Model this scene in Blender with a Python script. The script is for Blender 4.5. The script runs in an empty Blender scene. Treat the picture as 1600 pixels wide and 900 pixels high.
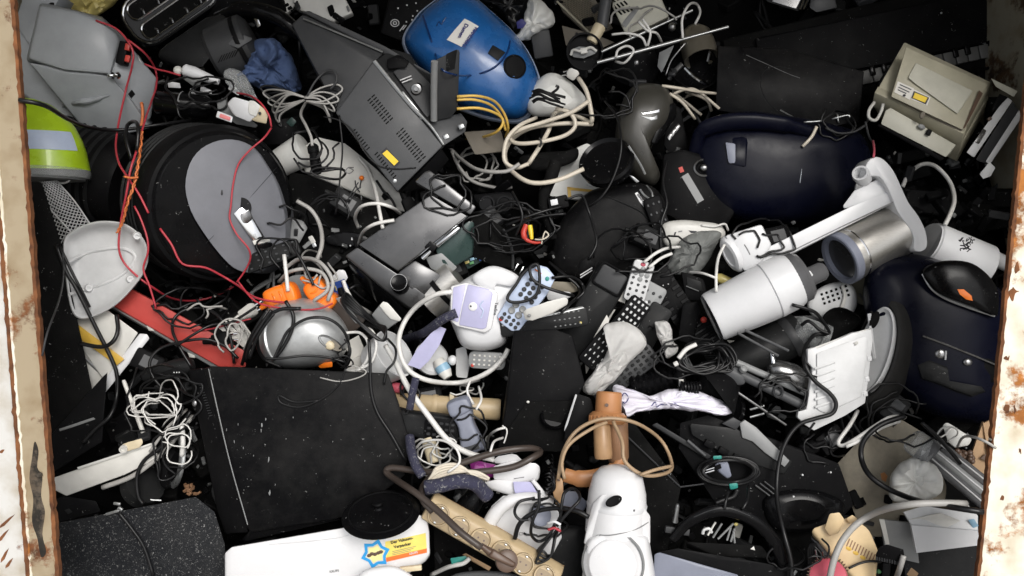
import bpy, bmesh, math, random
from mathutils import Vector, Matrix, noise
from mathutils.bvhtree import BVHTree
random.seed(7)
SC = bpy.context.scene
COL = SC.collection
V = Vector
rad = math.radians
# ---------------------------------------------------------------- camera
F = 1386.0                       # focal length in photograph pixels (1600 wide)
PITCH = 30.0
CAM = V((0.0, 0.0, 1.75))
CR = V((1, 0, 0))
CU = V((0, math.sin(rad(PITCH)), math.cos(rad(PITCH))))
CBK = V((0, -math.cos(rad(PITCH)), math.sin(rad(PITCH))))
CB = Matrix((CR, CU, CBK)).transposed()
cd = bpy.data.cameras.new('camera')
cd.sensor_width = 36.0
cd.lens = 36.0 * F / 1600.0
cd.clip_start = 0.02
cd.clip_end = 500
cam = bpy.data.objects.new('camera', cd)
cam.matrix_world = Matrix.Translation(CAM) @ CB.to_4x4()
COL.objects.link(cam)
SC.camera = cam
# ---------------------------------------------------------------- light: bright overcast day, sun veiled behind the camera
SUN_EL, SUN_ROT = 50.0, 155.0
w = bpy.data.worlds.new('World')
SC.world = w
w.use_nodes = True
sky = w.node_tree.nodes.new('ShaderNodeTexSky')
sky.sky_type = 'NISHITA'
sky.sun_disc = False
sky.sun_elevation = rad(SUN_EL)
sky.sun_rotation = rad(SUN_ROT)
sky.air_density = 1.0
sky.dust_density = 4.0
bg = w.node_tree.nodes['Background']
bg.inputs['Strength'].default_value = 0.13
hsv = w.node_tree.nodes.new('ShaderNodeHueSaturation')     # cloud cover: the dome keeps little of its blue
hsv.inputs['Saturation'].default_value = 0.22
w.node_tree.links.new(sky.outputs[0], hsv.inputs['Color'])
w.node_tree.links.new(hsv.outputs[0], bg.inputs['Color'])
sl = bpy.data.lights.new('sun', 'SUN')
sl.energy = 1.5
sl.angle = rad(28)
sl.color = (1.0, 0.965, 0.92)
so = bpy.data.objects.new('sun', sl)
sd = V((math.sin(rad(SUN_ROT)) * math.cos(rad(SUN_EL)), math.cos(rad(SUN_ROT)) * math.cos(rad(SUN_EL)), math.sin(rad(SUN_EL))))
so.rotation_euler = sd.to_track_quat('Z', 'Y').to_euler()
so.location = (-2, -3, 6)
COL.objects.link(so)
SC.view_settings.view_transform = 'Standard'
SC.view_settings.look = 'None'
SC.view_settings.exposure = 0.25
SC.view_settings.gamma = 1.0
ROOF_Y = 1.25  # front edge of the unseen roof, drawn forward to darken the upper heap
SC.render.engine = 'CYCLES'
SC.cycles.max_bounces = 6

# ---------------------------------------------------------------- materials
MATS = {}
def mat(name, col, rough=0.5, metal=0.0, bump=0.0, bscale=300.0, var=0.12, dust=0.0, alpha=1.0, rvar=0.12, vscale=14.0, speck=0.0, coat=0.0, sscale=120, dcol=(0.30, 0.29, 0.27), aniso=None, spec=None, trans=0.0):
    m = bpy.data.materials.new(name)
    m.use_nodes = True
    nt = m.node_tree
    N, L = nt.nodes, nt.links
    b = N['Principled BSDF']
    tc = N.new('ShaderNodeTexCoord')
    oi = N.new('ShaderNodeObjectInfo')
    ad = N.new('ShaderNodeVectorMath'); ad.operation = 'ADD'
    mu = N.new('ShaderNodeMath'); mu.operation = 'MULTIPLY'; mu.inputs[1].default_value = 17.0
    L.new(oi.outputs['Random'], mu.inputs[0])
    L.new(tc.outputs['Object'], ad.inputs[0]); L.new(mu.outputs[0], ad.inputs[1])
    n1 = N.new('ShaderNodeTexNoise'); n1.inputs['Scale'].default_value = vscale; n1.inputs['Detail'].default_value = 6; n1.inputs['Roughness'].default_value = 0.65
    if aniso:
        sc = N.new('ShaderNodeVectorMath'); sc.operation = 'MULTIPLY'; sc.inputs[1].default_value = aniso
        L.new(ad.outputs[0], sc.inputs[0]); L.new(sc.outputs[0], n1.inputs['Vector'])
    else:
        L.new(ad.outputs[0], n1.inputs['Vector'])
    rp = N.new('ShaderNodeMapRange')
    rp.inputs['From Min'].default_value = 0.3; rp.inputs['From Max'].default_value = 0.7
    rp.inputs['To Min'].default_value = 1 - var; rp.inputs['To Max'].default_value = 1 + var
    L.new(n1.outputs['Fac'], rp.inputs['Value'])
    mx = N.new('ShaderNodeMix'); mx.data_type = 'RGBA'; mx.blend_type = 'MULTIPLY'; mx.inputs['Factor'].default_value = 1.0
    mx.inputs[6].default_value = (*col, 1)
    L.new(rp.outputs[0], mx.inputs[7])
    out = mx.outputs[2]
    if dust > 0:
        n2 = N.new('ShaderNodeTexNoise'); n2.inputs['Scale'].default_value = 9; n2.inputs['Detail'].default_value = 8; n2.inputs['Roughness'].default_value = 0.75
        L.new(ad.outputs[0], n2.inputs['Vector'])
        r2 = N.new('ShaderNodeMapRange'); r2.inputs['From Min'].default_value = 0.42; r2.inputs['From Max'].default_value = 0.78; r2.inputs['To Max'].default_value = dust
        L.new(n2.outputs['Fac'], r2.inputs['Value'])
        m2 = N.new('ShaderNodeMix'); m2.data_type = 'RGBA'; m2.inputs[7].default_value = (*dcol, 1)
        L.new(r2.outputs[0], m2.inputs['Factor']); L.new(out, m2.inputs[6])
        out = m2.outputs[2]
    if speck > 0:                                      # chips and crumbs lying on the surface
        n3 = N.new('ShaderNodeTexNoise'); n3.inputs['Scale'].default_value = sscale; n3.inputs['Detail'].default_value = 3; n3.inputs['Distortion'].default_value = 1.5
        L.new(ad.outputs[0], n3.inputs['Vector'])
        r3 = N.new('ShaderNodeMapRange'); r3.inputs['From Min'].default_value = 0.72 - 0.12 * speck; r3.inputs['From Max'].default_value = 0.78
        L.new(n3.outputs['Fac'], r3.inputs['Value'])
        m3 = N.new('ShaderNodeMix'); m3.data_type = 'RGBA'; m3.inputs[7].default_value = (0.32, 0.32, 0.31, 1)
        L.new(r3.outputs[0], m3.inputs['Factor']); L.new(out, m3.inputs[6])
        out = m3.outputs[2]
    L.new(out, b.inputs['Base Color'])
    rr = N.new('ShaderNodeMapRange'); rr.inputs['From Min'].default_value = 0.25; rr.inputs['From Max'].default_value = 0.75
    rr.inputs['To Min'].default_value = max(0.02, rough - rvar); rr.inputs['To Max'].default_value = min(1, rough + rvar)
    L.new(n1.outputs['Fac'], rr.inputs['Value']); L.new(rr.outputs[0], b.inputs['Roughness'])
    b.inputs['Metallic'].default_value = metal
    if spec is not None:
        b.inputs['Specular IOR Level'].default_value = spec
    if coat:
        b.inputs['Coat Weight'].default_value = coat; b.inputs['Coat Roughness'].default_value = 0.08
    if bump > 0:
        n4 = N.new('ShaderNodeTexNoise'); n4.inputs['Scale'].default_value = bscale; n4.inputs['Detail'].default_value = 4
        L.new(ad.outputs[0], n4.inputs['Vector'])
        bp = N.new('ShaderNodeBump'); bp.inputs['Strength'].default_value = bump; bp.inputs['Distance'].default_value = 0.002
        L.new(n4.outputs['Fac'], bp.inputs['Height']); L.new(bp.outputs[0], b.inputs['Normal'])
    if trans > 0:                                      # thin film: lets light through with little bending
        b.inputs['Transmission Weight'].default_value = trans; b.inputs['IOR'].default_value = 1.14
    MATS[name] = m
    return m
mat('black', (0.005, 0.005, 0.0055), 0.5, bump=0.12, dust=0.015, speck=0.15, spec=0.06)
mat('black_gloss', (0.004, 0.004, 0.0045), 0.2, dust=0.01, speck=0.08, spec=0.16)
mat('black_flat', (0.005, 0.005, 0.005), 0.75, bump=0.2, dust=0.02, speck=0.2, spec=0.06)
mat('black_vinyl', (0.0045, 0.0045, 0.005), 0.36, bump=0.15, bscale=500, dust=0.05, speck=0.1, spec=0.06)
mat('speckled', (0.009, 0.010, 0.012), 0.6, bump=0.6, bscale=260, dust=0.05, speck=1.0, spec=0.15, sscale=240)
mat('core_black', (0.004, 0.004, 0.004), 0.9, bump=0.5, bscale=60, spec=0.05)  # near-black plastic mass under the scrap
mat('dark_grey', (0.012, 0.0125, 0.013), 0.48, bump=0.1, dust=0.035, speck=0.15, spec=0.14)
mat('taupe', (0.040, 0.038, 0.032), 0.34, dust=0.04, spec=0.4)
mat('charcoal', (0.034, 0.035, 0.037), 0.46, bump=0.08, dust=0.06, spec=0.25)
mat('slate', (0.062, 0.064, 0.067), 0.46, bump=0.08, dust=0.04, spec=0.35)
mat('grey', (0.27, 0.285, 0.30), 0.42, bump=0.08, dust=0.05)
mat('plate_grey', (0.165, 0.17, 0.19), 0.5, bump=0.06, dust=0.06)
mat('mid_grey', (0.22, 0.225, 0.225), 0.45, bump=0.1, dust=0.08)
mat('light_grey', (0.58, 0.585, 0.585), 0.42, bump=0.06, dust=0.06)
mat('off_white', (0.62, 0.61, 0.57), 0.42, bump=0.05, dust=0.08)
mat('white', (0.66, 0.665, 0.675), 0.36, bump=0.04, dust=0.08, var=0.05)
mat('white_gloss', (0.71, 0.71, 0.715), 0.24, dust=0.07, var=0.05, dcol=(0.42, 0.39, 0.33))
mat('white_old', (0.66, 0.66, 0.63), 0.5, bump=0.06, dust=0.16, dcol=(0.42, 0.38, 0.3))
mat('cream', (0.62, 0.53, 0.36), 0.42, bump=0.06, dust=0.08)
mat('tan', (0.47, 0.36, 0.21), 0.45, bump=0.06, dust=0.08)
mat('beige', (0.40, 0.375, 0.28), 0.48, bump=0.08, dust=0.10)
mat('beige_light', (0.50, 0.49, 0.41), 0.48, bump=0.08, dust=0.10)
mat('beige_shell', (0.66, 0.50, 0.29), 0.40, bump=0.05, dust=0.05)
mat('navy', (0.0024, 0.003, 0.0095), 0.30, dust=0.02, spec=0.12)
mat('blue', (0.012, 0.10, 0.31), 0.27, dust=0.09, coat=0.2, var=0.16)
mat('blue_dark', (0.006, 0.03, 0.12), 0.3)
mat('blue_cloth', (0.055, 0.09, 0.19), 0.85, bump=0.5, bscale=500, var=0.2)
mat('navy_cloth', (0.030, 0.030, 0.058), 0.85, bump=0.9, bscale=420, var=0.4, speck=1.2)
mat('royal', (0.02, 0.06, 0.26), 0.4)
mat('lime', (0.42, 0.62, 0.02), 0.28, coat=0.3, dust=0.03)
mat('pale_blue', (0.50, 0.58, 0.74), 0.4)
mat('lavender', (0.44, 0.43, 0.62), 0.35, dust=0.03)
mat('blue_grey', (0.20, 0.215, 0.27), 0.45, dust=0.05)
mat('sky_blue', (0.25, 0.42, 0.55), 0.4)
mat('red', (0.50, 0.045, 0.03), 0.45, dust=0.05)
mat('red_panel', (0.46, 0.055, 0.045), 0.5, dust=0.07)
mat('red_wire', (0.42, 0.035, 0.05), 0.4)
mat('pink', (0.55, 0.10, 0.14), 0.5)
mat('coral', (0.72, 0.22, 0.22), 0.5)
mat('magenta', (0.30, 0.025, 0.24), 0.4)
mat('orange', (0.90, 0.20, 0.012), 0.38, dust=0.03)
mat('orange_wire', (0.62, 0.17, 0.05), 0.5)
mat('yellow', (0.80, 0.58, 0.03), 0.4)
mat('yellow_wire', (0.72, 0.47, 0.10), 0.4)
mat('straw', (0.55, 0.46, 0.16), 0.35)
mat('ochre', (0.62, 0.39, 0.06), 0.45)
mat('teal', (0.03, 0.26, 0.22), 0.45)
mat('green', (0.10, 0.32, 0.12), 0.5)
mat('brown', (0.10, 0.06, 0.04), 0.42, dust=0.05)
mat('brown_mid', (0.24, 0.13, 0.07), 0.42, dust=0.05)
mat('brown_orange', (0.42, 0.19, 0.075), 0.40, dust=0.04)
mat('brown_tan', (0.40, 0.24, 0.12), 0.40, dust=0.04)
mat('brown_cable', (0.055, 0.042, 0.035), 0.4)
mat('tan_cable', (0.36, 0.25, 0.15), 0.45)
mat('cream_cable', (0.62, 0.56, 0.46), 0.45)
mat('white_cable', (0.68, 0.67, 0.64), 0.42)
mat('grey_cable', (0.36, 0.35, 0.33), 0.45)
mat('black_cable', (0.008, 0.008, 0.0085), 0.36, spec=0.35)
mat('chrome', (0.72, 0.73, 0.74), 0.13, metal=1.0, rvar=0.06, dust=0.03)
mat('steel', (0.62, 0.60, 0.56), 0.34, metal=0.9, aniso=(4, 40, 40), rvar=0.08)
mat('silver', (0.42, 0.43, 0.43), 0.36, metal=0.85, bump=0.15, bscale=120, dust=0.10, var=0.18)
mat('cast_metal', (0.45, 0.46, 0.46), 0.42, metal=0.45, bump=0.12, bscale=90, dust=0.14, var=0.2)
mat('pewter', (0.30, 0.30, 0.30), 0.28, metal=0.9, dust=0.06)
mat('dark_steel', (0.11, 0.11, 0.112), 0.30, metal=0.7, dust=0.05, rvar=0.1, var=0.2)
mat('tan_shaded', (0.27, 0.20, 0.115), 0.5)  # tan darkened so the socket recesses carry their shade in the colour
mat('key_dim', (0.12, 0.12, 0.115), 0.5)
mat('brass_dim', (0.34, 0.31, 0.25), 0.35, metal=0.8)
mat('paper', (0.72, 0.70, 0.65), 0.8, var=0.05)
mat('label_yellow', (0.80, 0.56, 0.02), 0.45)
mat('print_yellow', (0.86, 0.70, 0.16), 0.45)
mat('print_pale', (0.88, 0.80, 0.35), 0.45)
mat('print_blue', (0.03, 0.36, 0.78), 0.45)
mat('print_orange', (0.86, 0.19, 0.04), 0.45)
mat('ink', (0.02, 0.02, 0.025), 0.6)
mat('ink_blue', (0.03, 0.03, 0.16), 0.6)
mat('ink_grey', (0.22, 0.22, 0.22), 0.6)
mat('ink_white', (0.6, 0.6, 0.6), 0.6)
mat('white_fabric', (0.72, 0.70, 0.78), 0.9, bump=0.3, bscale=700, var=0.05)
mat('cardboard', (0.42, 0.27, 0.15), 0.8, bump=0.2, dust=0.1)
mat('card_dark', (0.17, 0.15, 0.12), 0.8, bump=0.2, dust=0.1)
mat('stained_board', (0.24, 0.215, 0.165), 0.72, bump=0.3, bscale=120, dust=0.35, dcol=(0.12, 0.09, 0.06), var=0.3)
mat('rubber', (0.014, 0.0135, 0.013), 0.55, bump=0.2, dust=0.05, spec=0.25)
mat('clear', (0.86, 0.88, 0.88), 0.16, trans=0.80, rvar=0.02)
mat('clear_bag', (0.80, 0.79, 0.77), 0.20, trans=0.50, rvar=0.03)
mat('smoke_bag', (0.30, 0.31, 0.30), 0.20, trans=0.45, rvar=0.03)
mat('smoke_clear', (0.16, 0.16, 0.165), 0.16, trans=0.40, rvar=0.02)
mat('leaf_green', (0.10, 0.12, 0.02), 0.5)
mat('ground', (0.16, 0.15, 0.14), 0.9, bump=0.5, bscale=30, dust=0.2)
mat('teal_smoke', (0.03, 0.055, 0.05), 0.3)

def rust_mat(name, paint, amount, rust=(0.16, 0.055, 0.018), black=0.0, vs=7.0):
    """painted steel, chipped to rust along worn blotches"""
    m = bpy.data.materials.new(name); m.use_nodes = True
    N, L = m.node_tree.nodes, m.node_tree.links
    b = N['Principled BSDF']
    tc = N.new('ShaderNodeTexCoord')
    n1 = N.new('ShaderNodeTexNoise'); n1.inputs['Scale'].default_value = vs; n1.inputs['Detail'].default_value = 9; n1.inputs['Roughness'].default_value = 0.68
    L.new(tc.outputs['Object'], n1.inputs['Vector'])
    r1 = N.new('ShaderNodeValToRGB')
    r1.color_ramp.elements[0].position = 0.56 - amount * 0.3; r1.color_ramp.elements[0].color = (0, 0, 0, 1)
    r1.color_ramp.elements[1].position = 0.62 - amount * 0.3; r1.color_ramp.elements[1].color = (1, 1, 1, 1)
    L.new(n1.outputs['Fac'], r1.inputs[0])
    n2 = N.new('ShaderNodeTexNoise'); n2.inputs['Scale'].default_value = 30; n2.inputs['Detail'].default_value = 8
    L.new(tc.outputs['Object'], n2.inputs['Vector'])
    rr = N.new('ShaderNodeValToRGB')
    rr.color_ramp.elements[0].position = 0.3; rr.color_ramp.elements[0].color = (rust[0] * 0.35, rust[1] * 0.35, rust[2] * 0.4, 1)
    rr.color_ramp.elements[1].position = 0.7; rr.color_ramp.elements[1].color = (rust[0] * 1.7, rust[1] * 1.9, rust[2] * 2.0, 1)
    L.new(n2.outputs['Fac'], rr.inputs[0])
    pv = N.new('ShaderNodeMix'); pv.data_type = 'RGBA'
    pv.inputs[6].default_value = (*paint, 1); pv.inputs[7].default_value = (paint[0] * 0.66, paint[1] * 0.58, paint[2] * 0.46, 1)
    n3 = N.new('ShaderNodeTexNoise'); n3.inputs['Scale'].default_value = 16; n3.inputs['Detail'].default_value = 7
    L.new(tc.outputs['Object'], n3.inputs['Vector'])
    r3 = N.new('ShaderNodeMapRange'); r3.inputs['From Min'].default_value = 0.45; r3.inputs['From Max'].default_value = 0.75
    L.new(n3.outputs['Fac'], r3.inputs['Value']); L.new(r3.outputs[0], pv.inputs['Factor'])
    mx = N.new('ShaderNodeMix'); mx.data_type = 'RGBA'
    L.new(r1.outputs[0], mx.inputs['Factor']); L.new(pv.outputs[2], mx.inputs[6]); L.new(rr.outputs[0], mx.inputs[7])
    out = mx.outputs[2]
    L.new(out, b.inputs['Base Color'])
    r4 = N.new('ShaderNodeMapRange'); r4.inputs['To Min'].default_value = 0.45; r4.inputs['To Max'].default_value = 0.9
    L.new(r1.outputs[0], r4.inputs['Value']); L.new(r4.outputs[0], b.inputs['Roughness'])
    bp = N.new('ShaderNodeBump'); bp.inputs['Strength'].default_value = 0.5; bp.inputs['Distance'].default_value = 0.003
    ma = N.new('ShaderNodeMath'); ma.operation = 'MULTIPLY'
    L.new(r1.outputs[0], ma.inputs[0]); L.new(n2.outputs['Fac'], ma.inputs[1])
    L.new(ma.outputs[0], bp.inputs['Height']); L.new(bp.outputs[0], b.inputs['Normal'])
    MATS[name] = m
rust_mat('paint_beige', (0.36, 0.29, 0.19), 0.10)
rust_mat('paint_white', (0.62, 0.61, 0.58), -0.12)
rust_mat('paint_pale_sunlit', (0.80, 0.76, 0.64), 0.10, rust=(0.30, 0.10, 0.02))  # pale paint with the right post's sun glare put into its colour
rust_mat('rust', (0.20, 0.09, 0.04), 0.85)
rust_mat('paint_wall', (0.30, 0.28, 0.22), -0.02, rust=(0.07, 0.035, 0.015))
rust_mat('oily', (0.10, 0.075, 0.05), 0.4, rust=(0.02, 0.015, 0.01))

# ---------------------------------------------------------------- placing: pixels of the photograph -> points on the slope of the heap
C20, S20 = math.cos(rad(20)), math.sin(rad(20))
def depth(px, py, w=0.0):
    return (2.1 * C20 - w) / (C20 - (450 - py) / F * S20)
def ray(px, py):
    return CR * ((px - 800) / F) + CU * ((450 - py) / F) - CBK
def world(px, py, w=0.0):
    return CAM + ray(px, py) * depth(px, py, w)

BV = []            # (x0,y0,x1,y1, bvh) of everything built, so that cables can be laid over it
def proj(p):
    d = p - CAM
    z = -d.dot(CBK)
    if z < 0.05:
        z = 0.05
    return 800 + F * d.dot(CR) / z, 450 - F * d.dot(CU) / z
def register(verts, faces):
    if not faces:
        return
    ps = [proj(v) for v in verts]
    BV.append((min(p[0] for p in ps), min(p[1] for p in ps), max(p[0] for p in ps), max(p[1] for p in ps),
               BVHTree.FromPolygons(verts, faces)))
def surf(px, py, default=None):
    """depth of the nearest built surface seen at this pixel"""
    r = ray(px, py)
    best = None
    for x0, y0, x1, y1, t in BV:
        if x0 <= px <= x1 and y0 <= py <= y1:
            h = t.ray_cast(CAM, r)
            if h[0] is not None:
                d = -(h[0] - CAM).dot(CBK)
                if d > 0.4 and (best is None or d < best):
                    best = d
    return best if best is not None else (default if default is not None else depth(px, py, -0.12))

def spline(pts, n=6, closed=False):
    P = [V(p) for p in pts]
    m = len(P)
    out = []
    rng = m if closed else m - 1
    for i in range(rng):
        if closed:
            p0, p1, p2, p3 = P[(i - 1) % m], P[i], P[(i + 1) % m], P[(i + 2) % m]
        else:
            p1, p2 = P[i], P[i + 1]
            p0 = P[i - 1] if i > 0 else p1 * 2 - p2
            p3 = P[i + 2] if i + 2 < m else p2 * 2 - p1
        for k in range(n):
            t = k / n
            out.append(0.5 * ((2 * p1) + (p2 - p0) * t + (2 * p0 - 5 * p1 + 4 * p2 - p3) * t * t + (3 * p1 - p0 - 3 * p2 + p3) * t ** 3))
    if not closed:
        out.append(P[-1])
    return out

class MB:
    """collects shapes, in photograph pixels, into one mesh"""
    def __init__(s, t=None):
        s.bm = bmesh.new()
        s.c = (lambda p: t.a(*p)) if t else (lambda p: V((p[0], p[1], p[2] if len(p) > 2 else 0)))
        s.t = t
    def _merge(s, b, bev=0, seg=2, dissolve=False):
        if dissolve:
            bmesh.ops.dissolve_limit(b, angle_limit=rad(4), verts=b.verts[:], edges=b.edges[:])
        bmesh.ops.recalc_face_normals(b, faces=b.faces[:])
        if bev > 0:
            ed = [e for e in b.edges if len(e.link_faces) == 2 and e.calc_face_angle(0) > 0.45]
            if ed:
                bmesh.ops.bevel(b, geom=ed, offset=bev, segments=seg, affect='EDGES', profile=0.5, clamp_overlap=True)
        me = bpy.data.meshes.new('tmp')
        b.to_mesh(me)
        b.free()
        s.bm.from_mesh(me)
        bpy.data.meshes.remove(me)
        return s
    def box(s, c, size, rot=(0, 0, 0), bev=0, seg=2):
        b = bmesh.new()
        bmesh.ops.create_cube(b, size=1)
        R = (Matrix.Rotation(rad(rot[2]), 4, 'Z') @ Matrix.Rotation(rad(rot[1]), 4, 'Y') @ Matrix.Rotation(rad(rot[0]), 4, 'X'))
        M = Matrix.Translation(s.c(c)) @ R @ Matrix.Diagonal((*size, 1))
        bmesh.ops.transform(b, matrix=M, verts=b.verts[:])
        return s._merge(b, bev, seg)
    def hull(s, pts, bev=0, seg=2):
        b = bmesh.new()
        for p in pts:
            b.verts.new(s.c(p))
        r = bmesh.ops.convex_hull(b, input=b.verts[:])
        junk = list({g for g in r['geom_interior'] + r['geom_unused'] if isinstance(g, bmesh.types.BMVert)})
        if junk:
            bmesh.ops.delete(b, geom=junk, context='VERTS')
        return s._merge(b, bev, seg, dissolve=True)
    def prism(s, poly, z0, z1, bev=0, seg=2, smooth=0):
        """polygon with its face at z1, going straight back to z0"""
        if smooth:
            poly = [tuple(p) for p in spline([(p[0], p[1], p[2] if len(p) > 2 else 0) for p in poly], smooth, True)]
        b = bmesh.new()
        f, k = [], []
        for p in poly:
            q = s.c((p[0], p[1], z1 + (p[2] if len(p) > 2 else 0)))
            f.append(b.verts.new(q)); k.append(b.verts.new((q.x, q.y, z0)))
        n = len(f)
        b.faces.new(f); b.faces.new(k[::-1])
        for i in range(n):
            b.faces.new((f[i], k[i], k[(i + 1) % n], f[(i + 1) % n]))
        return s._merge(b, bev, seg)
    def rings(s, R, cap0=True, cap1=True, closed_u=True, closed_v=False):
        """R: list of rings of points already in local px"""
        b = bmesh.new()
        vs = [[b.verts.new(p) for p in r] for r in R]
        n = len(R[0])
        m = len(vs)
        for i in range(m if closed_v else m - 1):
            i2 = (i + 1) % m
            for j in range(n if closed_u else n - 1):
                j2 = (j + 1) % n
                try:
                    b.faces.new((vs[i][j], vs[i][j2], vs[i2][j2], vs[i2][j]))
                except ValueError:
                    pass
        if closed_u and not closed_v:
            if cap0: b.faces.new(vs[0][::-1])
            if cap1: b.faces.new(vs[-1])
        return s._merge(b)
    def pillow(s, outline, prof, center=None, n=6, wr=None, poly=False):
        """rings of the outline scaled about its centre, each at its own height: prof = [(scale, z), ...]"""
        o = [V((p[0], p[1], 0)) for p in outline] if poly else spline([(p[0], p[1], 0) for p in outline], n, True)
        c = V((*center, 0)) if center else sum(o, V()) / len(o)
        R = []
        for k, z in prof:
            ring = []
            for p in o:
                q = c + (p - c) * k
                zz = z
                if wr:
                    nz = noise.turbulence_vector(V((q.x / wr[1], q.y / wr[1], wr[2] + z * 0.01)), 3, False)
                    q = q + V((nz.x, nz.y, 0)) * wr[0] * 0.35
                    zz = z + (abs(nz.z) * 2 - 0.6) * wr[0] * (1 if k < 0.98 else 0.4)
                ring.append(s.c((q.x, q.y, zz)))
            R.append(ring)
        return s.rings(R)
    def lathe(s, c0, c1, prof, segs=32, arc=(0, 360), sq=1.0, local=False, caps=True):
        """prof = [(radius, t)], t 0..1 from c0 to c1; angle 0 faces the camera"""
        a, e = (V(c0), V(c1)) if local else (s.c(c0), s.c(c1))
        ax = e - a
        axn = ax.normalized()
        z = V((0, 0, 1))
        u = z - axn * z.dot(axn)
        if u.length < 0.05:
            u = V((0, 1, 0)) - axn * axn.y
        u.normalize()
        v = axn.cross(u)
        full = abs(arc[1] - arc[0]) >= 359.9
        k = segs if full else segs + 1
        R = []
        for r, t in prof:
            o = a + ax * t
            R.append([o + (u * math.cos(rad(arc[0] + (arc[1] - arc[0]) * j / segs)) * sq + v * math.sin(rad(arc[0] + (arc[1] - arc[0]) * j / segs))) * max(r, 0.01) for j in range(k)])
        return s.rings(R, caps, caps, closed_u=full)
    def tube(s, pts, r, segs=8, closed=False, n=5, raw=False, flat=1.0):
        P = [V(p) for p in pts] if raw else spline([s.c(p) for p in pts], n, closed) if n > 1 else [s.c(p) for p in pts]
        m = len(P)
        R = []
        up = None
        for i, p in enumerate(P):
            if closed:
                d = P[(i + 1) % m] - P[i - 1]
            else:
                d = P[min(i + 1, m - 1)] - P[max(i - 1, 0)]
            d.normalize()
            if up is None:
                up = V((0, 0, 1)) if abs(d.z) < 0.9 else V((0, 1, 0))
            up = up - d * up.dot(d)
            if up.length < 1e-4:
                up = d.orthogonal()
            up.normalize()
            sd_ = d.cross(up)
            rr = r[min(i * len(r) // m, len(r) - 1)] if isinstance(r, (list, tuple)) else r
            R.append([p + (up * math.cos(2 * math.pi * j / segs) * flat + sd_ * math.sin(2 * math.pi * j / segs)) * rr for j in range(segs)])
        return s.rings(R, closed_v=closed)
    def ell(s, c, r, rot=(0, 0, 0), seg=20, pw=None):
        b = bmesh.new()
        bmesh.ops.create_uvsphere(b, u_segments=seg, v_segments=max(8, seg // 2), radius=1)
        Rm = (Matrix.Rotation(rad(rot[2]), 4, 'Z') @ Matrix.Rotation(rad(rot[1]), 4, 'Y') @ Matrix.Rotation(rad(rot[0]), 4, 'X'))
        bmesh.ops.transform(b, matrix=Matrix.Translation(s.c(c)) @ Rm @ Matrix.Diagonal((*r, 1)), verts=b.verts[:])
        return s._merge(b)
    def slab(s, pts, thick, bev=0):
        """a flat plate through 3-D points, thickened backwards along its own normal"""
        P = [s.c(p) for p in pts]
        nrm = V()
        for i in range(len(P)):
            nrm += P[i].cross(P[(i + 1) % len(P)])
        nrm.normalize()
        if nrm.z < 0: nrm = -nrm
        b = bmesh.new()
        f = [b.verts.new(p) for p in P]; k = [b.verts.new(p - nrm * thick) for p in P]
        n = len(f)
        b.faces.new(f); b.faces.new(k[::-1])
        for i in range(n):
            b.faces.new((f[i], k[i], k[(i + 1) % n], f[(i + 1) % n]))
        return s._merge(b, bev)

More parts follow.
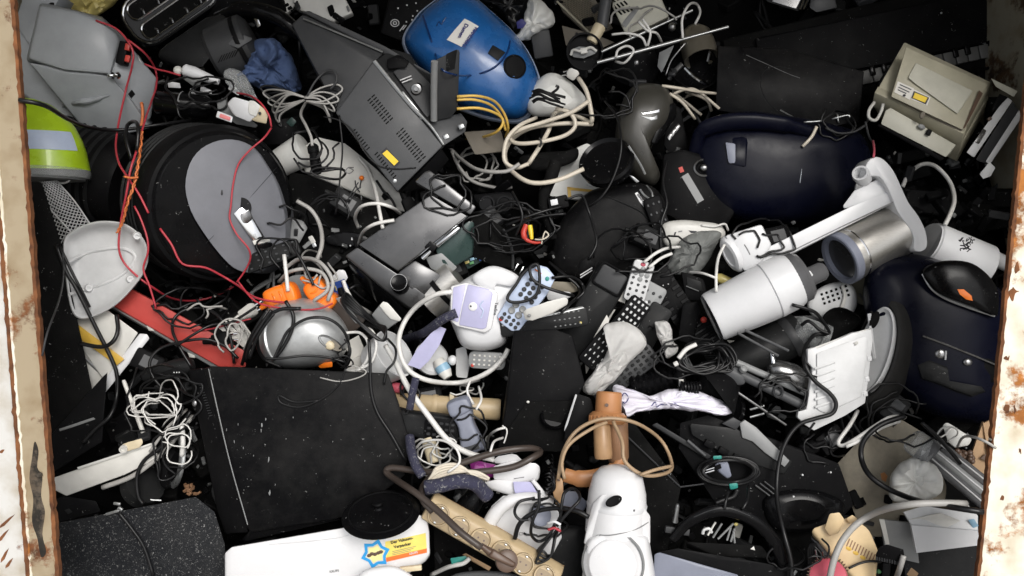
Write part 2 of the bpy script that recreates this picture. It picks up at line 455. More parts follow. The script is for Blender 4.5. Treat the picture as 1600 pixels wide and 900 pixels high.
USED = {}
class T:
    """one thing; its local unit is a photograph pixel at the thing's depth"""
    def __init__(s, name, ox, oy, w, label=None, cat=None, group=None, ang=0, tx=0, ty=0, kind=None):
        s.name, s.ox, s.oy = name, ox, oy
        s.D = depth(ox, oy, w)
        s.s = s.D / F
        R = CB @ Matrix.Rotation(rad(ang), 3, 'Z') @ Matrix.Rotation(rad(tx), 3, 'X') @ Matrix.Rotation(rad(ty), 3, 'Y')
        s.M = Matrix.Translation(CAM + ray(ox, oy) * s.D) @ R.to_4x4()
        s.Mi = s.M.inverted()
        s.props = dict(label=label, category=cat, group=group, kind=kind or 'thing')
        s.o = None
    zf = None                # optional slant: extra height as a function of the picture position
    def a(s, x, y, z=0.0):
        if s.zf: z += s.zf(x, y)
        return (s.Mi @ (CAM + ray(x, y) * (s.D - z * s.s))) / s.s
    def _root(s, o):
        s.o = o
        o.matrix_world = s.M
        for k, v in s.props.items():
            if v: o[k] = v
    def mesh(s, name, mb, mt, smooth=38, reg=True):
        bm = mb.bm
        bmesh.ops.scale(bm, vec=(s.s, s.s, s.s), verts=bm.verts[:])
        me = bpy.data.meshes.new(name)
        bm.to_mesh(me)
        bm.free()
        me.materials.append(MATS[mt])
        me.polygons.foreach_set('use_smooth', [True] * len(me.polygons))
        if smooth < 180:
            me.set_sharp_from_angle(angle=rad(smooth))
        if reg:
            register([s.M @ v.co for v in me.vertices], [list(p.vertices) for p in me.polygons])
        return me
    def solo(s, mb, mt, smooth=38, reg=True):
        o = bpy.data.objects.new(s.name, s.mesh(s.name, mb, mt, smooth, reg))
        COL.objects.link(o)
        s._root(o)
        return s
    def part(s, name, mb, mt, parent=None, smooth=38, label=None, kind=None, reg=True):
        if s.o is None:
            e = bpy.data.objects.new(s.name, None)
            e.empty_display_size = 0.03
            COL.objects.link(e)
            s._root(e)
        o = bpy.data.objects.new(name, s.mesh(name, mb, mt, smooth, reg))
        COL.objects.link(o)
        o.parent = parent or s.o
        if label: o['label'] = label
        if kind: o['kind'] = kind
        return o
    def inst(s, name, me, p, rotz=0, parent=None, rx=0, ry=0):
        """a copy of a small piece (mesh in px around its own origin, already scaled) at local px p"""
        o = bpy.data.objects.new(name, me)
        COL.objects.link(o)
        o.parent = parent or s.o
        o.location = V(p) * s.s
        o.rotation_euler = (rad(rx), rad(ry), rad(rotz))
        return o
    def on(s, x, y, eps=0.6):
        """abs pixel -> (x, y, z) lying on what is already built there"""
        d = surf(x, y, s.D)
        return (x, y, (s.D - d) / s.s + eps)
    def decal(s, name, poly, mt, parent=None, eps=0.8, thick=1.5, label=None, kind=None):
        """thin printed sheet or sticker laid on the surface below its outline"""
        mb = MB(s)
        c = (sum(p[0] for p in poly) / len(poly), sum(p[1] for p in poly) / len(poly))
        b = bmesh.new()
        n = len(poly)
        R = []
        for k in (1, .66, .33):
            R.append([b.verts.new(s.a(*s.on(c[0] + (x - c[0]) * k, c[1] + (y - c[1]) * k, eps))) for x, y in poly])
        cv = b.verts.new(s.a(*s.on(*c, eps)))
        for u, v in zip(R, R[1:]):
            for i in range(n):
                b.faces.new((u[i], u[(i + 1) % n], v[(i + 1) % n], v[i]))
        for i in range(n):
            b.faces.new((R[-1][i], R[-1][(i + 1) % n], cv))
        f = R[0]
        k = [b.verts.new((v.co.x, v.co.y, v.co.z - thick)) for v in f]
        for i in range(n):
            b.faces.new((f[i], k[i], k[(i + 1) % n], f[(i + 1) % n]))
        mb._merge(b)
        return s.part(name, mb, mt, parent, label=label, kind=kind)
    def text(s, string, x, y, size, ang, mt, parent=None, name='lettering', eps=1.2, plane=None, shear=0, z=None):
        """lettering of height size px at abs pixel (x, y) along ang degrees on the picture; plane = second/third abs point to lie in"""
        cu = bpy.data.curves.new(name, 'FONT')
        cu.body = string
        cu.size = size * s.s
        cu.extrude = 0.25 * s.s
        cu.shear = shear
        cu.offset = 0.02 * size * s.s
        cu.resolution_u = 2
        tmp = bpy.data.objects.new('tmp', cu)
        COL.objects.link(tmp)
        dg = bpy.context.evaluated_depsgraph_get()
        me = bpy.data.meshes.new_from_object(tmp.evaluated_get(dg))
        bpy.data.objects.remove(tmp)
        me.materials.clear(); me.materials.append(MATS[mt])
        o = bpy.data.objects.new(name, me)
        COL.objects.link(o)
        o.parent = parent or s.o
        ca, sa = math.cos(rad(ang)), math.sin(rad(ang))
        q = (lambda X, Y: s.a(*(s.on(X, Y, eps) if z is None else (X, Y, z))))
        L_ = max(size * 2.0, 6)
        p0 = q(x, y); px_ = q(x + ca * L_, y - sa * L_); py_ = q(x - sa * size, y - ca * size)
        ex = (px_ - p0).normalized()
        ez = ex.cross(py_ - p0)
        ez = ez.normalized() if ez.length > 1e-6 else V((0, 0, 1))
        if abs(ez.z) < 0.25: ez = V((0, 0, 1)); ez = (ez - ex * ez.dot(ex)).normalized()
        ey = ez.cross(ex)
        o.matrix_local = Matrix.Translation(p0 * s.s) @ Matrix((ex, ey, ez)).transposed().to_4x4()
        return o

def boxfit(corner, a, b, c):
    """three picture edges of a box at its nearest corner -> depth steps (z per edge)"""
    p, q, r = -(a[0] * b[0] + a[1] * b[1]), -(a[0] * c[0] + a[1] * c[1]), -(b[0] * c[0] + b[1] * c[1])
    p, q, r = max(p, 1), max(q, 1), max(r, 1)
    az = -math.sqrt(p * q / r)
    return az, p / az, q / az
def boxpts(corner, a, b, c, z=0):
    az, bz, cz = boxfit(corner, a, b, c)
    out = []
    for i in (0, 1):
        for j in (0, 1):
            for k in (0, 1):
                out.append((corner[0] + i * a[0] + j * b[0] + k * c[0], corner[1] + i * a[1] + j * b[1] + k * c[1], z + i * az + j * bz + k * cz))
    return out

def smooth_depth(ds, lo, it=3):
    n = len(ds)
    for _ in range(it):
        e = [min(ds[max(0, i - 3):i + 4]) for i in range(n)]
        g = []
        for i in range(n):
            sw = tot = 0
            for k in range(-5, 6):
                j = min(max(i + k, 0), n - 1)
                wt = math.exp(-k * k / 8)
                sw += wt; tot += wt * e[j]
            g.append(tot / sw)
        ds = [min(a, b) for a, b in zip(g, lo)] if _ < it - 1 else g
    return ds

def cable(name, label, cat, pts, r, mt, group=None, lift=0.0, segs=7, kind=None, parent=None, n=5, closed=False, sink=0.0, wob=0.0, reg=True):
    """a cable laid over whatever is already there: pts are picture pixels, the depth comes from the surfaces below"""
    multi = pts if isinstance(pts[0], list) else [pts]
    P_all = []
    base = None
    bm_ = MB()
    cen = world(*multi[0][0][:2])
    for seq in multi:
        P = spline([(p[0], p[1], p[2] if len(p) > 2 else 0) for p in seq], n, closed)
        if wob:
            P = [p + V((noise.noise(V((p.x * .05, p.y * .05, 3.1))) * wob, noise.noise(V((p.x * .05, p.y * .05, 9.7))) * wob, 0)) for p in P]
        lo = []
        for p in P:
            d = surf(p.x, p.y)
            d = min(d, depth(p.x, p.y, -0.14))
            lo.append(d - r * d / F * 1.05 - 0.001 - lift - p.z / 1000.0 + sink)
        ds = smooth_depth(lo[:], lo)
        W = [CAM + ray(p.x, p.y) * d for p, d in zip(P, ds)]
        rm = r * sum(ds) / len(ds) / F
        bm_.tube([q - cen for q in W], rm, segs, closed=closed, raw=True)
    me = bpy.data.meshes.new(name)
    bm_.bm.to_mesh(me); bm_.bm.free()
    me.materials.append(MATS[mt])
    me.polygons.foreach_set('use_smooth', [True] * len(me.polygons))
    if reg: register([v.co + cen for v in me.vertices], [list(p.vertices) for p in me.polygons])
    o = bpy.data.objects.new(name, me)
    COL.objects.link(o)
    o.location = cen
    for k, v in dict(label=label, category=cat, group=group, kind=kind or 'thing').items():
        if v: o[k] = v
    return o
# ================================================================ setting: ground, container, core of the heap
def plain(name, verts, faces, mt, kind='structure', smooth=True, label=None, cat=None):
    me = bpy.data.meshes.new(name)
    me.from_pydata([tuple(v) for v in verts], [], faces)
    me.materials.append(MATS[mt])
    me.polygons.foreach_set('use_smooth', [smooth] * len(me.polygons))
    o = bpy.data.objects.new(name, me)
    COL.objects.link(o)
    if kind: o['kind'] = kind
    if label: o['label'] = label
    if cat: o['category'] = cat
    register([v.co for v in me.vertices], [list(p.vertices) for p in me.polygons])
    return o
plain('ground', [(-60, -60, 0), (60, -60, 0), (60, 60, 0), (-60, 60, 0)], [(0, 1, 2, 3)], 'ground', smooth=False)

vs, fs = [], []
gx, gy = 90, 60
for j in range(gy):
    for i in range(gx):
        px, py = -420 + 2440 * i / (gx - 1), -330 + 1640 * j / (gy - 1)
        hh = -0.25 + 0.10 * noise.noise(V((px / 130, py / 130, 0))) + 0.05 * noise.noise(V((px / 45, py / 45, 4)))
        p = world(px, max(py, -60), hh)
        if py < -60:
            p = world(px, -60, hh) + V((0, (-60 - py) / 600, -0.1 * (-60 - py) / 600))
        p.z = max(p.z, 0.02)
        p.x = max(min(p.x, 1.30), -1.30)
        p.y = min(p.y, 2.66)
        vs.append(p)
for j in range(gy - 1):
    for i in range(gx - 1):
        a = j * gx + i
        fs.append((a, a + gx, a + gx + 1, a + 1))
plain('mound', vs, fs, 'core_black')

t = T('skip_container', 60, 450, 0.46, 'rusty painted steel skip container holding the whole heap of scrap', 'container')
def wl(p): return (t.Mi @ V(p)) / t.s
def wslab(name, quad, thick, mt, label=None):
    mb = MB(); P = [wl(p) for p in quad]
    n = (P[1] - P[0]).cross(P[2] - P[0]).normalized()
    b = bmesh.new()
    f = [b.verts.new(p) for p in P]; k = [b.verts.new(p + n * (thick / t.s)) for p in P]
    m = len(P)
    b.faces.new(f[::-1]); b.faces.new(k)
    for i in range(m):
        b.faces.new((f[i], f[(i + 1) % m], k[(i + 1) % m], k[i]))
    mb._merge(b)
    return t.part(name, mb, mt, label=label)
wslab('back_wall', [(-1.36, 2.75, 0), (-1.36, 2.75, 2.3), (1.36, 2.75, 2.3), (1.36, 2.75, 0)], -0.03, 'paint_wall')
wslab('side_wall', [(-1.36, 1.05, 0), (-1.36, 1.93, 2.3), (-1.36, 2.75, 2.3), (-1.36, 2.75, 0)], -0.03, 'paint_wall')
wslab('side_wall', [(1.36, 1.05, 0), (1.36, 1.93, 2.3), (1.36, 2.75, 2.3), (1.36, 2.75, 0)], 0.03, 'paint_wall')
wslab('roof', [(-1.40, ROOF_Y, 2.31), (1.40, ROOF_Y, 2.31), (1.40, 2.80, 2.31), (-1.40, 2.80, 2.31)], 0.03, 'paint_wall')
# corrugation of the back wall
for i in range(9):
    x = -1.2 + i * 0.3
    wslab('wall_rib', [(x - .05, 2.72, 0.3), (x - .05, 2.72, 2.29), (x + .05, 2.72, 2.29), (x + .05, 2.72, 0.3)], -0.03, 'paint_wall')

def edge_strip(name, fn_in, fn_out, z1, z0, mt, label=None, jig=0.0, seed=0, y0=-90, y1=1000, step=None):
    ys = [y0 + (y1 - y0) * i / (step or 12) for i in range((step or 12) + 1)]
    a = [(fn_in(y) + jig * (noise.noise(V((y / 9.0, seed, 0))) + 0.6 * noise.noise(V((y / 31.0, seed, 5)))), y) for y in ys]
    c = [(fn_out(y) + jig * (noise.noise(V((y / 11.0, seed, 3))) + 0.5 * noise.noise(V((y / 37.0, seed, 8)))), y) for y in ys]
    return t.part(name, MB(t).prism(a + c[::-1], z0, z1), mt, label=label)
li = lambda y: 20 + 0.0785 * y
lo_ = lambda y: -30 + 0.079 * y
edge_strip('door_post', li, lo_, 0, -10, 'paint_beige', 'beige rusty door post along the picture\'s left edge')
edge_strip('rust_edge', lambda y: li(y) + 1.5, lambda y: li(y) - 4, 1.2, -9, 'rust', jig=2.6, seed=1, step=150)
edge_strip('rust_edge', lambda y: lo_(y) + 5, lambda y: lo_(y) - 1, 2.0, -8, 'rust', jig=3.0, seed=2, step=150)
edge_strip('flaking_paint', lambda y: lo_(y) + 9, lambda y: lo_(y) + 3, 1.4, -8, 'paint_pale_sunlit', jig=3.6, seed=9, step=150)
edge_strip('door_panel', lambda y: lo_(y) - 1, lambda y: lo_(y) - 190, -6, -22, 'paint_white', 'grey white door panel scratched with rust')
for k, (x, y, L, a) in enumerate([(4, 838, 30, 50), (10, 815, 34, 42), (7, 868, 26, 62), (3, 705, 9, 40), (14, 880, 20, 55)]):
    ca, sa = math.cos(rad(a)), math.sin(rad(a))
    pl = [(x + ca * L * u + sa * wd, y - sa * L * u + ca * wd) for u, wd in ((-.5, 0), (-.2, 2.6), (.2, 1.6), (.5, .4), (.2, -1.8), (-.3, -2.2))]
    t.part('rust_scratch', MB(t).prism(pl, -7, -5.2), 'rust')
t.part('oil_stain', MB(t).prism([(54, 690), (60, 705), (58, 730), (66, 745), (64, 775), (70, 800), (66, 835), (72, 862), (64, 870), (58, 840), (50, 815), (52, 780), (46, 748), (50, 715)], -3, 0.5, smooth=4), 'oily')
t.part('bolt_head', MB(t).lathe((61, 742, 0), (61, 742, 5), [(5, 0), (5, .8), (3.5, 1)], 10), 'oily')
ri = lambda y: 1618 - 0.1 * y
edge_strip('door_post', lambda y: ri(y) + 150, ri, 0, -9, 'paint_pale_sunlit', 'pale sunlit door post along the picture\'s right edge')
edge_strip('rust_edge', lambda y: ri(y) + 4, lambda y: ri(y) - 1, 1.6, -8, 'rust', jig=2.6, seed=4, step=150)
for k, (x, y, r) in enumerate([(1588, 318, 7), (1583, 352, 6), (1590, 420, 10), (1583, 455, 12), (1575, 560, 7), (1572, 640, 8), (1594, 705, 5), (1566, 780, 6), (1586, 640, 6)]):
    pl = [(x + r * (0.45 + 0.8 * noise.noise(V((k * 1.7 + .3, j * .9 + .2, .5)))) * math.cos(j * .785), y + 1.4 * r * (0.6 + 0.9 * noise.noise(V((k * 1.7 + .3, j * .9 + .2, 2.5)))) * math.sin(j * .785)) for j in range(8)]
    t.part('rust_spot', MB(t).prism(pl, -3, 1.0, smooth=3), 'rust')

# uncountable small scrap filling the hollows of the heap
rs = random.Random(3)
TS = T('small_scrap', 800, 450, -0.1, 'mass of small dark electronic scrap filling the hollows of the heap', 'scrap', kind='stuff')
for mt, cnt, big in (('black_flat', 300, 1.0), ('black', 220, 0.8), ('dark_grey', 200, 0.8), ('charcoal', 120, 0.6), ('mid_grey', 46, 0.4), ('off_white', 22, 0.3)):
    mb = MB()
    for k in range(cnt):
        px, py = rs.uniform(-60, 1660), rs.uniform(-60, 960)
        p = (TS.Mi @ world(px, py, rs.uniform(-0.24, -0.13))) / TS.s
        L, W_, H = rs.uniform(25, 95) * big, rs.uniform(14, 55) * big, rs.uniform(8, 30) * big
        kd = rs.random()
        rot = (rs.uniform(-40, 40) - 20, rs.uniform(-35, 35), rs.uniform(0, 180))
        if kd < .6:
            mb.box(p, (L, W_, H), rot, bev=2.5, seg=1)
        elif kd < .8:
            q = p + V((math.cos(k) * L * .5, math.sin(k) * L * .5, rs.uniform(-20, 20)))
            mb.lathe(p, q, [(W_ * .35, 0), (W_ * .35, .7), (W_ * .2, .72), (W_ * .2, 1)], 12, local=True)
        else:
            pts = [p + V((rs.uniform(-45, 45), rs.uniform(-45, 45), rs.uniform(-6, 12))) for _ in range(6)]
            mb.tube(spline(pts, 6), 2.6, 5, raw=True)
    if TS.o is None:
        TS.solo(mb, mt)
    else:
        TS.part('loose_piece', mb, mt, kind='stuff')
# ================================================================ helpers for recurring kinds
DOME = lambda h, z0=0.0, rim=0.0: [(1, z0 - 30), (1, z0)] + [(math.cos(rad(a)) ** (0.75), z0 + rim + h * math.sin(rad(a))) for a in (8, 18, 30, 42, 54, 66, 76, 84)] + [(0.02, z0 + rim + h)]
def soft(h, z0=0.0, back=30, e=0.12):
    """flat-topped block with rounded shoulders"""
    return [(1, z0 - back), (1, z0 + h * .45), (1 - e * .12, z0 + h * .72), (1 - e * .45, z0 + h * .9), (1 - e, z0 + h), (0.5, z0 + h * 1.02), (0.02, z0 + h * 1.03)]
def rrect(L, W_, r, n=4):
    o = []
    for sx, sy, a0 in ((1, 1, 0), (-1, 1, 90), (-1, -1, 180), (1, -1, 270)):
        for k in range(n + 1):
            a = rad(a0 + 90 * k / n)
            o.append((sx * (L / 2 - r) + r * math.cos(a), sy * (W_ / 2 - r) + r * math.sin(a)))
    return o
def slots(t, p0, u, v, nu, nv, lw, mt='black_flat', name='vent_slots', parent=None, z=0.9, eps=0.5):
    """rows of narrow openings lying on a face: p0 abs pixel, u step between slots, v step between rows"""
    mb = MB(t)
    nv_ = math.hypot(*v); vv = (v[0] / nv_, v[1] / nv_); un = math.hypot(*u); uu = (u[0] / un, u[1] / un)
    for j in range(nv):
        for i in range(nu):
            x, y = p0[0] + u[0] * i + v[0] * j, p0[1] + u[1] * i + v[1] * j
            q = [(x + uu[0] * a * lw[0] / 2 + vv[0] * b_ * lw[1] / 2, y + uu[1] * a * lw[0] / 2 + vv[1] * b_ * lw[1] / 2) for a, b_ in ((-1, -1), (1, -1), (1, 1), (-1, 1))]
            P = [t.on(*p, eps) for p in q]
            mb.hull([*P, *[(p[0], p[1], p[2] - 3) for p in P]])
    return t.part(name, mb, mt, parent, kind='stuff' if nu * nv > 300 else None)
def screws(t, pts, r=2.2, mt='pewter', parent=None):
    for x, y in pts:
        p = t.on(x, y, 0)
        t.part('screw', MB(t).lathe(p, (p[0], p[1], p[2] + 1.4), [(r, 0), (r, .6), (r * .6, 1)], 8), mt, parent)
def laser_sticker(t, quad, parent=None, mt='label_yellow'):
    o = t.decal('warning_label', quad, 'ink', parent, eps=0.5)
    c = (sum(p[0] for p in quad) / 4, sum(p[1] for p in quad) / 4)
    t.decal('label_face', [(c[0] + (p[0] - c[0]) * .82, c[1] + (p[1] - c[1]) * .74) for p in quad], mt, o, eps=0.9)
    return o

# ================================================================ top left
t = T('appliance_housing', 130, 110, 0.02, 'big moulded grey plastic appliance housing beside the left door post', 'appliance housing')
t.part('upper_shell', MB(t).hull([(62, 8, 70), (120, 18, 74), (160, 33, 70), (182, 52, 60), (188, 68, 55), (181, 90, 62), (172, 116, 66), (100, 110, 74), (44, 92, 70), (40, 96, 10), (172, 120, 0), (200, 62, -5), (160, 26, 0), (62, 2, 0)], 5), 'grey')
t.part('lower_shell', MB(t).hull([(46, 98, 64), (100, 113, 68), (172, 118, 60), (200, 150, 40), (235, 200, 10), (148, 222, 18), (100, 165, 40), (48, 100, -20), (148, 224, -40), (240, 190, -30)], 4), 'grey')
t.part('side_cover', MB(t).hull([(186, 66, 52), (204, 72, 46), (245, 122, 20), (236, 186, 6), (205, 200, 12), (172, 118, 58), (190, 70, -40), (240, 130, -40), (200, 196, -40)], 3), 'grey')
t.part('flap', MB(t).hull([(20, 28, 14), (42, 92, 14), (150, 222, 4), (148, 236, 2), (100, 204, 2), (30, 140, 10), (20, 28, -10), (148, 236, -16), (30, 150, -10)], 3), 'grey')
t.part('back_panel', MB(t).prism([(38, -12), (96, -8), (84, 12), (66, 6), (46, 70), (22, 36)], -20, 22, 2), 'grey')
t.part('round_hole', MB(t).ell((80, 7, 22), (5, 3, 1.5), (0, 0, 20)), 'black_flat')
mb = MB(t)
mb.tube([(98, 166, t.on(98, 166)[2]), (120, 160, t.on(120, 160)[2] + 1), (145, 156, t.on(145, 156)[2] + 1), (170, 149, t.on(170, 149)[2])], [1.5, 4, 5, 4, 1.5], 8)
t.part('moulded_ridge', mb, 'grey')
mb = MB(t).box((194, 84, 58), (14, 34, 18), (0, 0, -12), 2)
o = t.part('terminal_block', mb, 'black')
for y in (74, 92):
    t.part('terminal', MB(t).box((200, y, 66), (7, 10, 7), (0, 0, -12), 1), 'red', o)
t.part('bolt', MB(t).lathe((172, 118, 62), (186, 118, 74), [(5, 0), (5, .3), (2.4, .3), (2.4, .7), (5, .72), (5, .9), (3, 1)], 10), 'chrome')
t.decal('diamond_hole', [(206, 140), (211, 147), (205, 154), (200, 147)], 'black_flat')
t.decal('white_scrape', [(214, 84), (220, 90), (222, 100), (217, 94)], 'white_old')

t = T('storage_dome', 60, 215, 0.10, 'lime green plastic dome with a pale blue window beside the door post', 'plastic dome')
pr = [(98, 0), (96, .1), (93, .25), (87, .42), (77, .6), (62, .77), (42, .91), (18, .985), (1, 1)]
t.part('shell', MB(t).lathe((40, 266, 0), (36, 153, 8), pr, 40, sq=.62), 'lime')
def lp(f):
    for (r0, a0), (r1, a1) in zip(pr, pr[1:]):
        if a0 <= f <= a1: return r0 + (r1 - r0) * (f - a0) / (a1 - a0)
o = t.part('window', MB(t).lathe((40, 266, 0), (36, 153, 8), [(lp(.26) - 3, .26), (lp(.26) + 1.2, .26), (lp(.32) + 1.3, .32), (lp(.4) + 1.3, .4), (lp(.48) + 1.3, .48), (lp(.52) + 1.2, .52), (lp(.52) - 3, .52)], 20, arc=(12, 74), sq=.62, caps=False), 'pale_blue')
t.part('rim', MB(t).lathe((40, 279, 0), (40, 264, 0), [(97, 0), (99, .2), (99.5, .6), (97, 1)], 40, sq=.62), 'clear')
t.part('base', MB(t).lathe((40, 282, -2), (40, 266, -2), [(90, 0), (94, 1)], 40, sq=.6), 'mid_grey')

t = T('wrapped_parcel', 140, 5, -0.02, 'yellowed translucent bag above the grey appliance housing', 'bag')
t.solo(MB(t).pillow([(92, -20), (180, -30), (188, -4), (160, 20), (140, 30), (112, 16)], DOME(30), wr=(9, 22, 1)), 'straw')

# toaster: rounded body on its side, slot plate towards the camera
t = T('toaster', 265, 4, 0.0, 'black two-slot toaster with chrome-edged slots lying on its side', 'toaster', ang=35, tx=8, ty=0)
mb = MB(); mb.prism(rrect(162, 86, 34, 6), -120, 0, 6)
t.part('body', mb, 'black_gloss')
t.part('chrome_trim', MB().tube([(x, y, 1) for x, y in rrect(150, 76, 30, 5)], 1.9, 6, True, 1), 'chrome')
t.part('slot_plate', MB().prism(rrect(144, 70, 28, 6), -4, 1.2), 'charcoal')
for yy in (-17.5, 17.5):
    t.part('slot', MB().prism([(x - 2, y + yy) for x, y in rrect(118, 25, 11, 5)], -2, 2.0), 'black_flat')
    t.part('slot_frame', MB().tube([(x - 2, y + yy, 2.5) for x, y in rrect(120, 27, 12, 5)], 1.7, 6, True, 1), 'chrome')
    for xx in (-42, -14, 14, 40):
        t.part('bread_guide', MB().tube([(xx, yy - 11, 3), (xx + 2, yy - 5, 4), (xx, yy - 2, 2)], 1.6, 5), 'pewter')

t = T('hand_vacuum', 330, 90, -0.02, 'dark grey cordless hand vacuum with a vented motor housing', 'hand vacuum')
t.part('nozzle_block', MB(t).hull([(246, 82, 34), (262, 68, 36), (322, 26, 30), (348, 22, 26), (368, 44, 36), (318, 104, 46), (296, 112, 40), (250, 94, 20), (246, 84, -40), (360, 30, -40), (300, 112, -40)], 5), 'dark_grey')
t.part('motor_housing', MB(t).lathe((334, 88, 8), (396, 62, 8), [(38, 0), (43, .08), (45, .5), (43, .9), (34, 1)], 28), 'charcoal')
t.part('end_ring', MB(t).lathe((378, 72, 8), (384, 69.5, 8), [(46, 0), (46.5, .5), (46, 1)], 28), 'black')
slots(t, (344, 92), (4.2, -1.6), (-6, 12), 7, 1, (2.0, 13))
t.part('front_lens', MB(t).hull([(338, 62, 50), (362, 46, 50), (398, 60, 46), (372, 76, 54), (340, 64, 46), (372, 78, 46)], 2), 'slate')

t = T('crumpled_cloth', 425, 105, 0.0, 'crumpled dark blue cloth between the hand vacuum and the grey radio', 'cloth')
t.solo(MB(t).pillow([(383, 88), (400, 66), (430, 62), (452, 88), (470, 132), (464, 142), (430, 142), (400, 138), (378, 128), (372, 112)], [(1, -20), (1, 0), (.93, 10), (.84, 17), (.72, 22), (.6, 23), (.48, 24), (.36, 25), (.24, 24), (.12, 23), (.02, 22)], wr=(17, 26, 3), n=10), 'blue_cloth', smooth=70)

t = T('curved_grip', 425, 30, 0.03, 'black curved appliance handle above the blue cloth', 'handle')
t.solo(MB(t).tube([(340, 28, -20), (375, 14, 0), (410, 18, 10), (440, 30, 12), (462, 50, 8), (468, 58, 0)], [9, 12, 13, 13, 12, 10, 7], 12), 'black_gloss')
t = T('steel_clip', 404, 34, 0.06, 'small bright steel clip on the black appliances at the top', 'clip')
t.solo(MB(t).hull([(396, 28, 4), (404, 30, 8), (408, 40, 4), (402, 44, 2), (398, 38, 0), (400, 30, 0)], 1), 'chrome')
t = T('black_bowl', 390, 40, -0.10, 'dark rounded bin behind the hand vacuum', 'bin')
t.solo(MB(t).lathe((400, 50, -20), (360, -40, -20), [(66, 0), (72, .3), (70, 1)], 28), 'black')

t = T('white_plastic_sheet', 500, 5, -0.05, 'white plastic panel with rounded corners at the top of the heap', 'panel')
t.solo(MB(t).prism([(452, -20), (528, -24), (551, 20), (520, 34), (496, 24), (462, 14)], -18, 0, 2.5), 'off_white')
t = T('white_keypad', 430, 4, -0.07, 'white keypad with dark keys behind the black curved handle', 'keypad')
t.part('case', MB(t).prism([(405, -12), (452, -16), (462, 8), (446, 22), (410, 6)], -14, 0, 2), 'off_white')
for i in range(4):
    t.part('key', MB(t).box((448 + i * 5, 8 + i * 4.5, 1), (7, 4, 5), (0, 0, 30), 1), 'black')

# grey radio with cassette deck
t = T('cassette_radio', 600, 180, 0.06, 'large slate grey radio cassette player with its lid standing open', 'radio')
t.part('vented_case', MB(t).hull([(583, 95, 58), (692, 228, 58), (621, 300, 58), (524, 176, 58), (590, 90, -40), (697, 226, -40), (622, 302, -40), (526, 176, -40)], 3), 'slate')
t.part('speaker_case', MB(t).hull([(456, 38, 40), (474, 22, 40), (600, 82, 44), (585, 97, 55), (528, 176, 55), (520, 152, 44), (468, 62, 38), (456, 40, -40), (600, 84, -40), (524, 174, -40)], 3), 'charcoal')
t.part('carry_ridge', MB(t).hull([(470, 18, 44), (484, 17, 46), (602, 72, 48), (690, 124, 34), (690, 140, 20), (600, 84, 46), (472, 24, -20), (690, 140, -30)], 2), 'charcoal')
t.part('ridge_line', MB(t).tube([(474, 29, 46), (530, 52, 49), (598, 81, 50)], 1.4, 6), 'silver')
t.part('deck_well', MB(t).hull([(586, 95, 50), (612, 76, 44), (640, 84, 40), (718, 190, 30), (726, 206, 28), (693, 228, 50), (600, 90, -30), (720, 200, -30)], 2), 'dark_grey')
t.part('deck_edge', MB(t).tube([(585, 96, 58), (640, 163, 59), (672, 196, 59), (693, 226, 58)], [3.4, 3, 2, 2], 8), 'silver')
t.part('cassette_bay', MB(t).hull([(614, 112, 56), (640, 96, 50), (690, 150, 44), (668, 186, 52), (614, 112, 40), (690, 150, 30)], 1.5), 'charcoal')
t.part('bay_hole', MB(t).ell((651, 139, 54), (8, 10, 3), (0, 0, -35)), 'black_flat')
t.part('spool', MB(t).lathe((651, 139, 54), (650, 139, 62), [(7.5, 0), (7.5, .6), (4.5, .7), (4.5, .4), (3, .4), (3, 1)], 16), 'pewter')
t.part('tape_head', MB(t).hull([(604, 92, 60), (622, 84, 58), (640, 96, 58), (634, 106, 60), (606, 108, 60), (606, 108, 44), (640, 96, 40)], 2), 'black')
t.part('guide_rail', MB(t).hull([(624, 144, 57), (630, 142, 57), (662, 182, 55), (658, 188, 55), (624, 144, 50), (660, 186, 48)], 1), 'silver')
t.part('bay_text', MB(t).box((634, 122, 58.5), (18, 1.6, 1), (0, 0, 22)).box((636, 126, 58.5), (16, 1.6, 1), (0, 0, 22)), 'ink_white')
t.part('control_end', MB(t).hull([(693, 228, 52), (727, 206, 36), (730, 190, 32), (720, 176, 30), (680, 188, 44), (672, 192, 50), (700, 220, -30), (726, 200, -30)], 4), 'slate')
for x, y in ((697, 214), (721, 198)):
    t.part('socket', MB(t).box((x, y, 47), (9, 8, 8), (0, 0, 25), 1.5), 'silver')
lid = t.part('cassette_lid', MB(t).hull([(676, 96, 110), (717, 76, 100), (719, 82, 94), (716, 170, 44), (704, 184, 44), (676, 190, 52), (684, 92, 100), (678, 186, 44)], 1.5), 'charcoal')
t.part('lid_edge', MB(t).tube([(679, 96, 111), (678, 140, 84), (678, 188, 56)], 5.2, 10), 'mid_grey', lid)
t.part('lid_recess', MB(t).hull([(697, 84, 107), (715, 76, 102), (711, 108, 86), (697, 112, 92), (698, 86, 100)], 1), 'dark_grey', lid)
for p0, n_ in (((583, 150), 10), ((553, 204), 8), ((628, 202), 12), ((588, 240), 10)):
    slots(t, p0, (3.15, 4.0), (-6.2, 5.6), n_, 2, (1.9, 6.6))
laser_sticker(t, [(603.5, 230), (625.5, 254), (617, 263), (594.5, 238)])
screws(t, [(539, 202), (617, 283)], 3.2, 'silver')
t.part('foot', MB(t).hull([(690, 232, 50), (702, 250, 30), (660, 296, 20), (625, 300, 40), (690, 236, -30), (630, 300, -30)], 2), 'black')

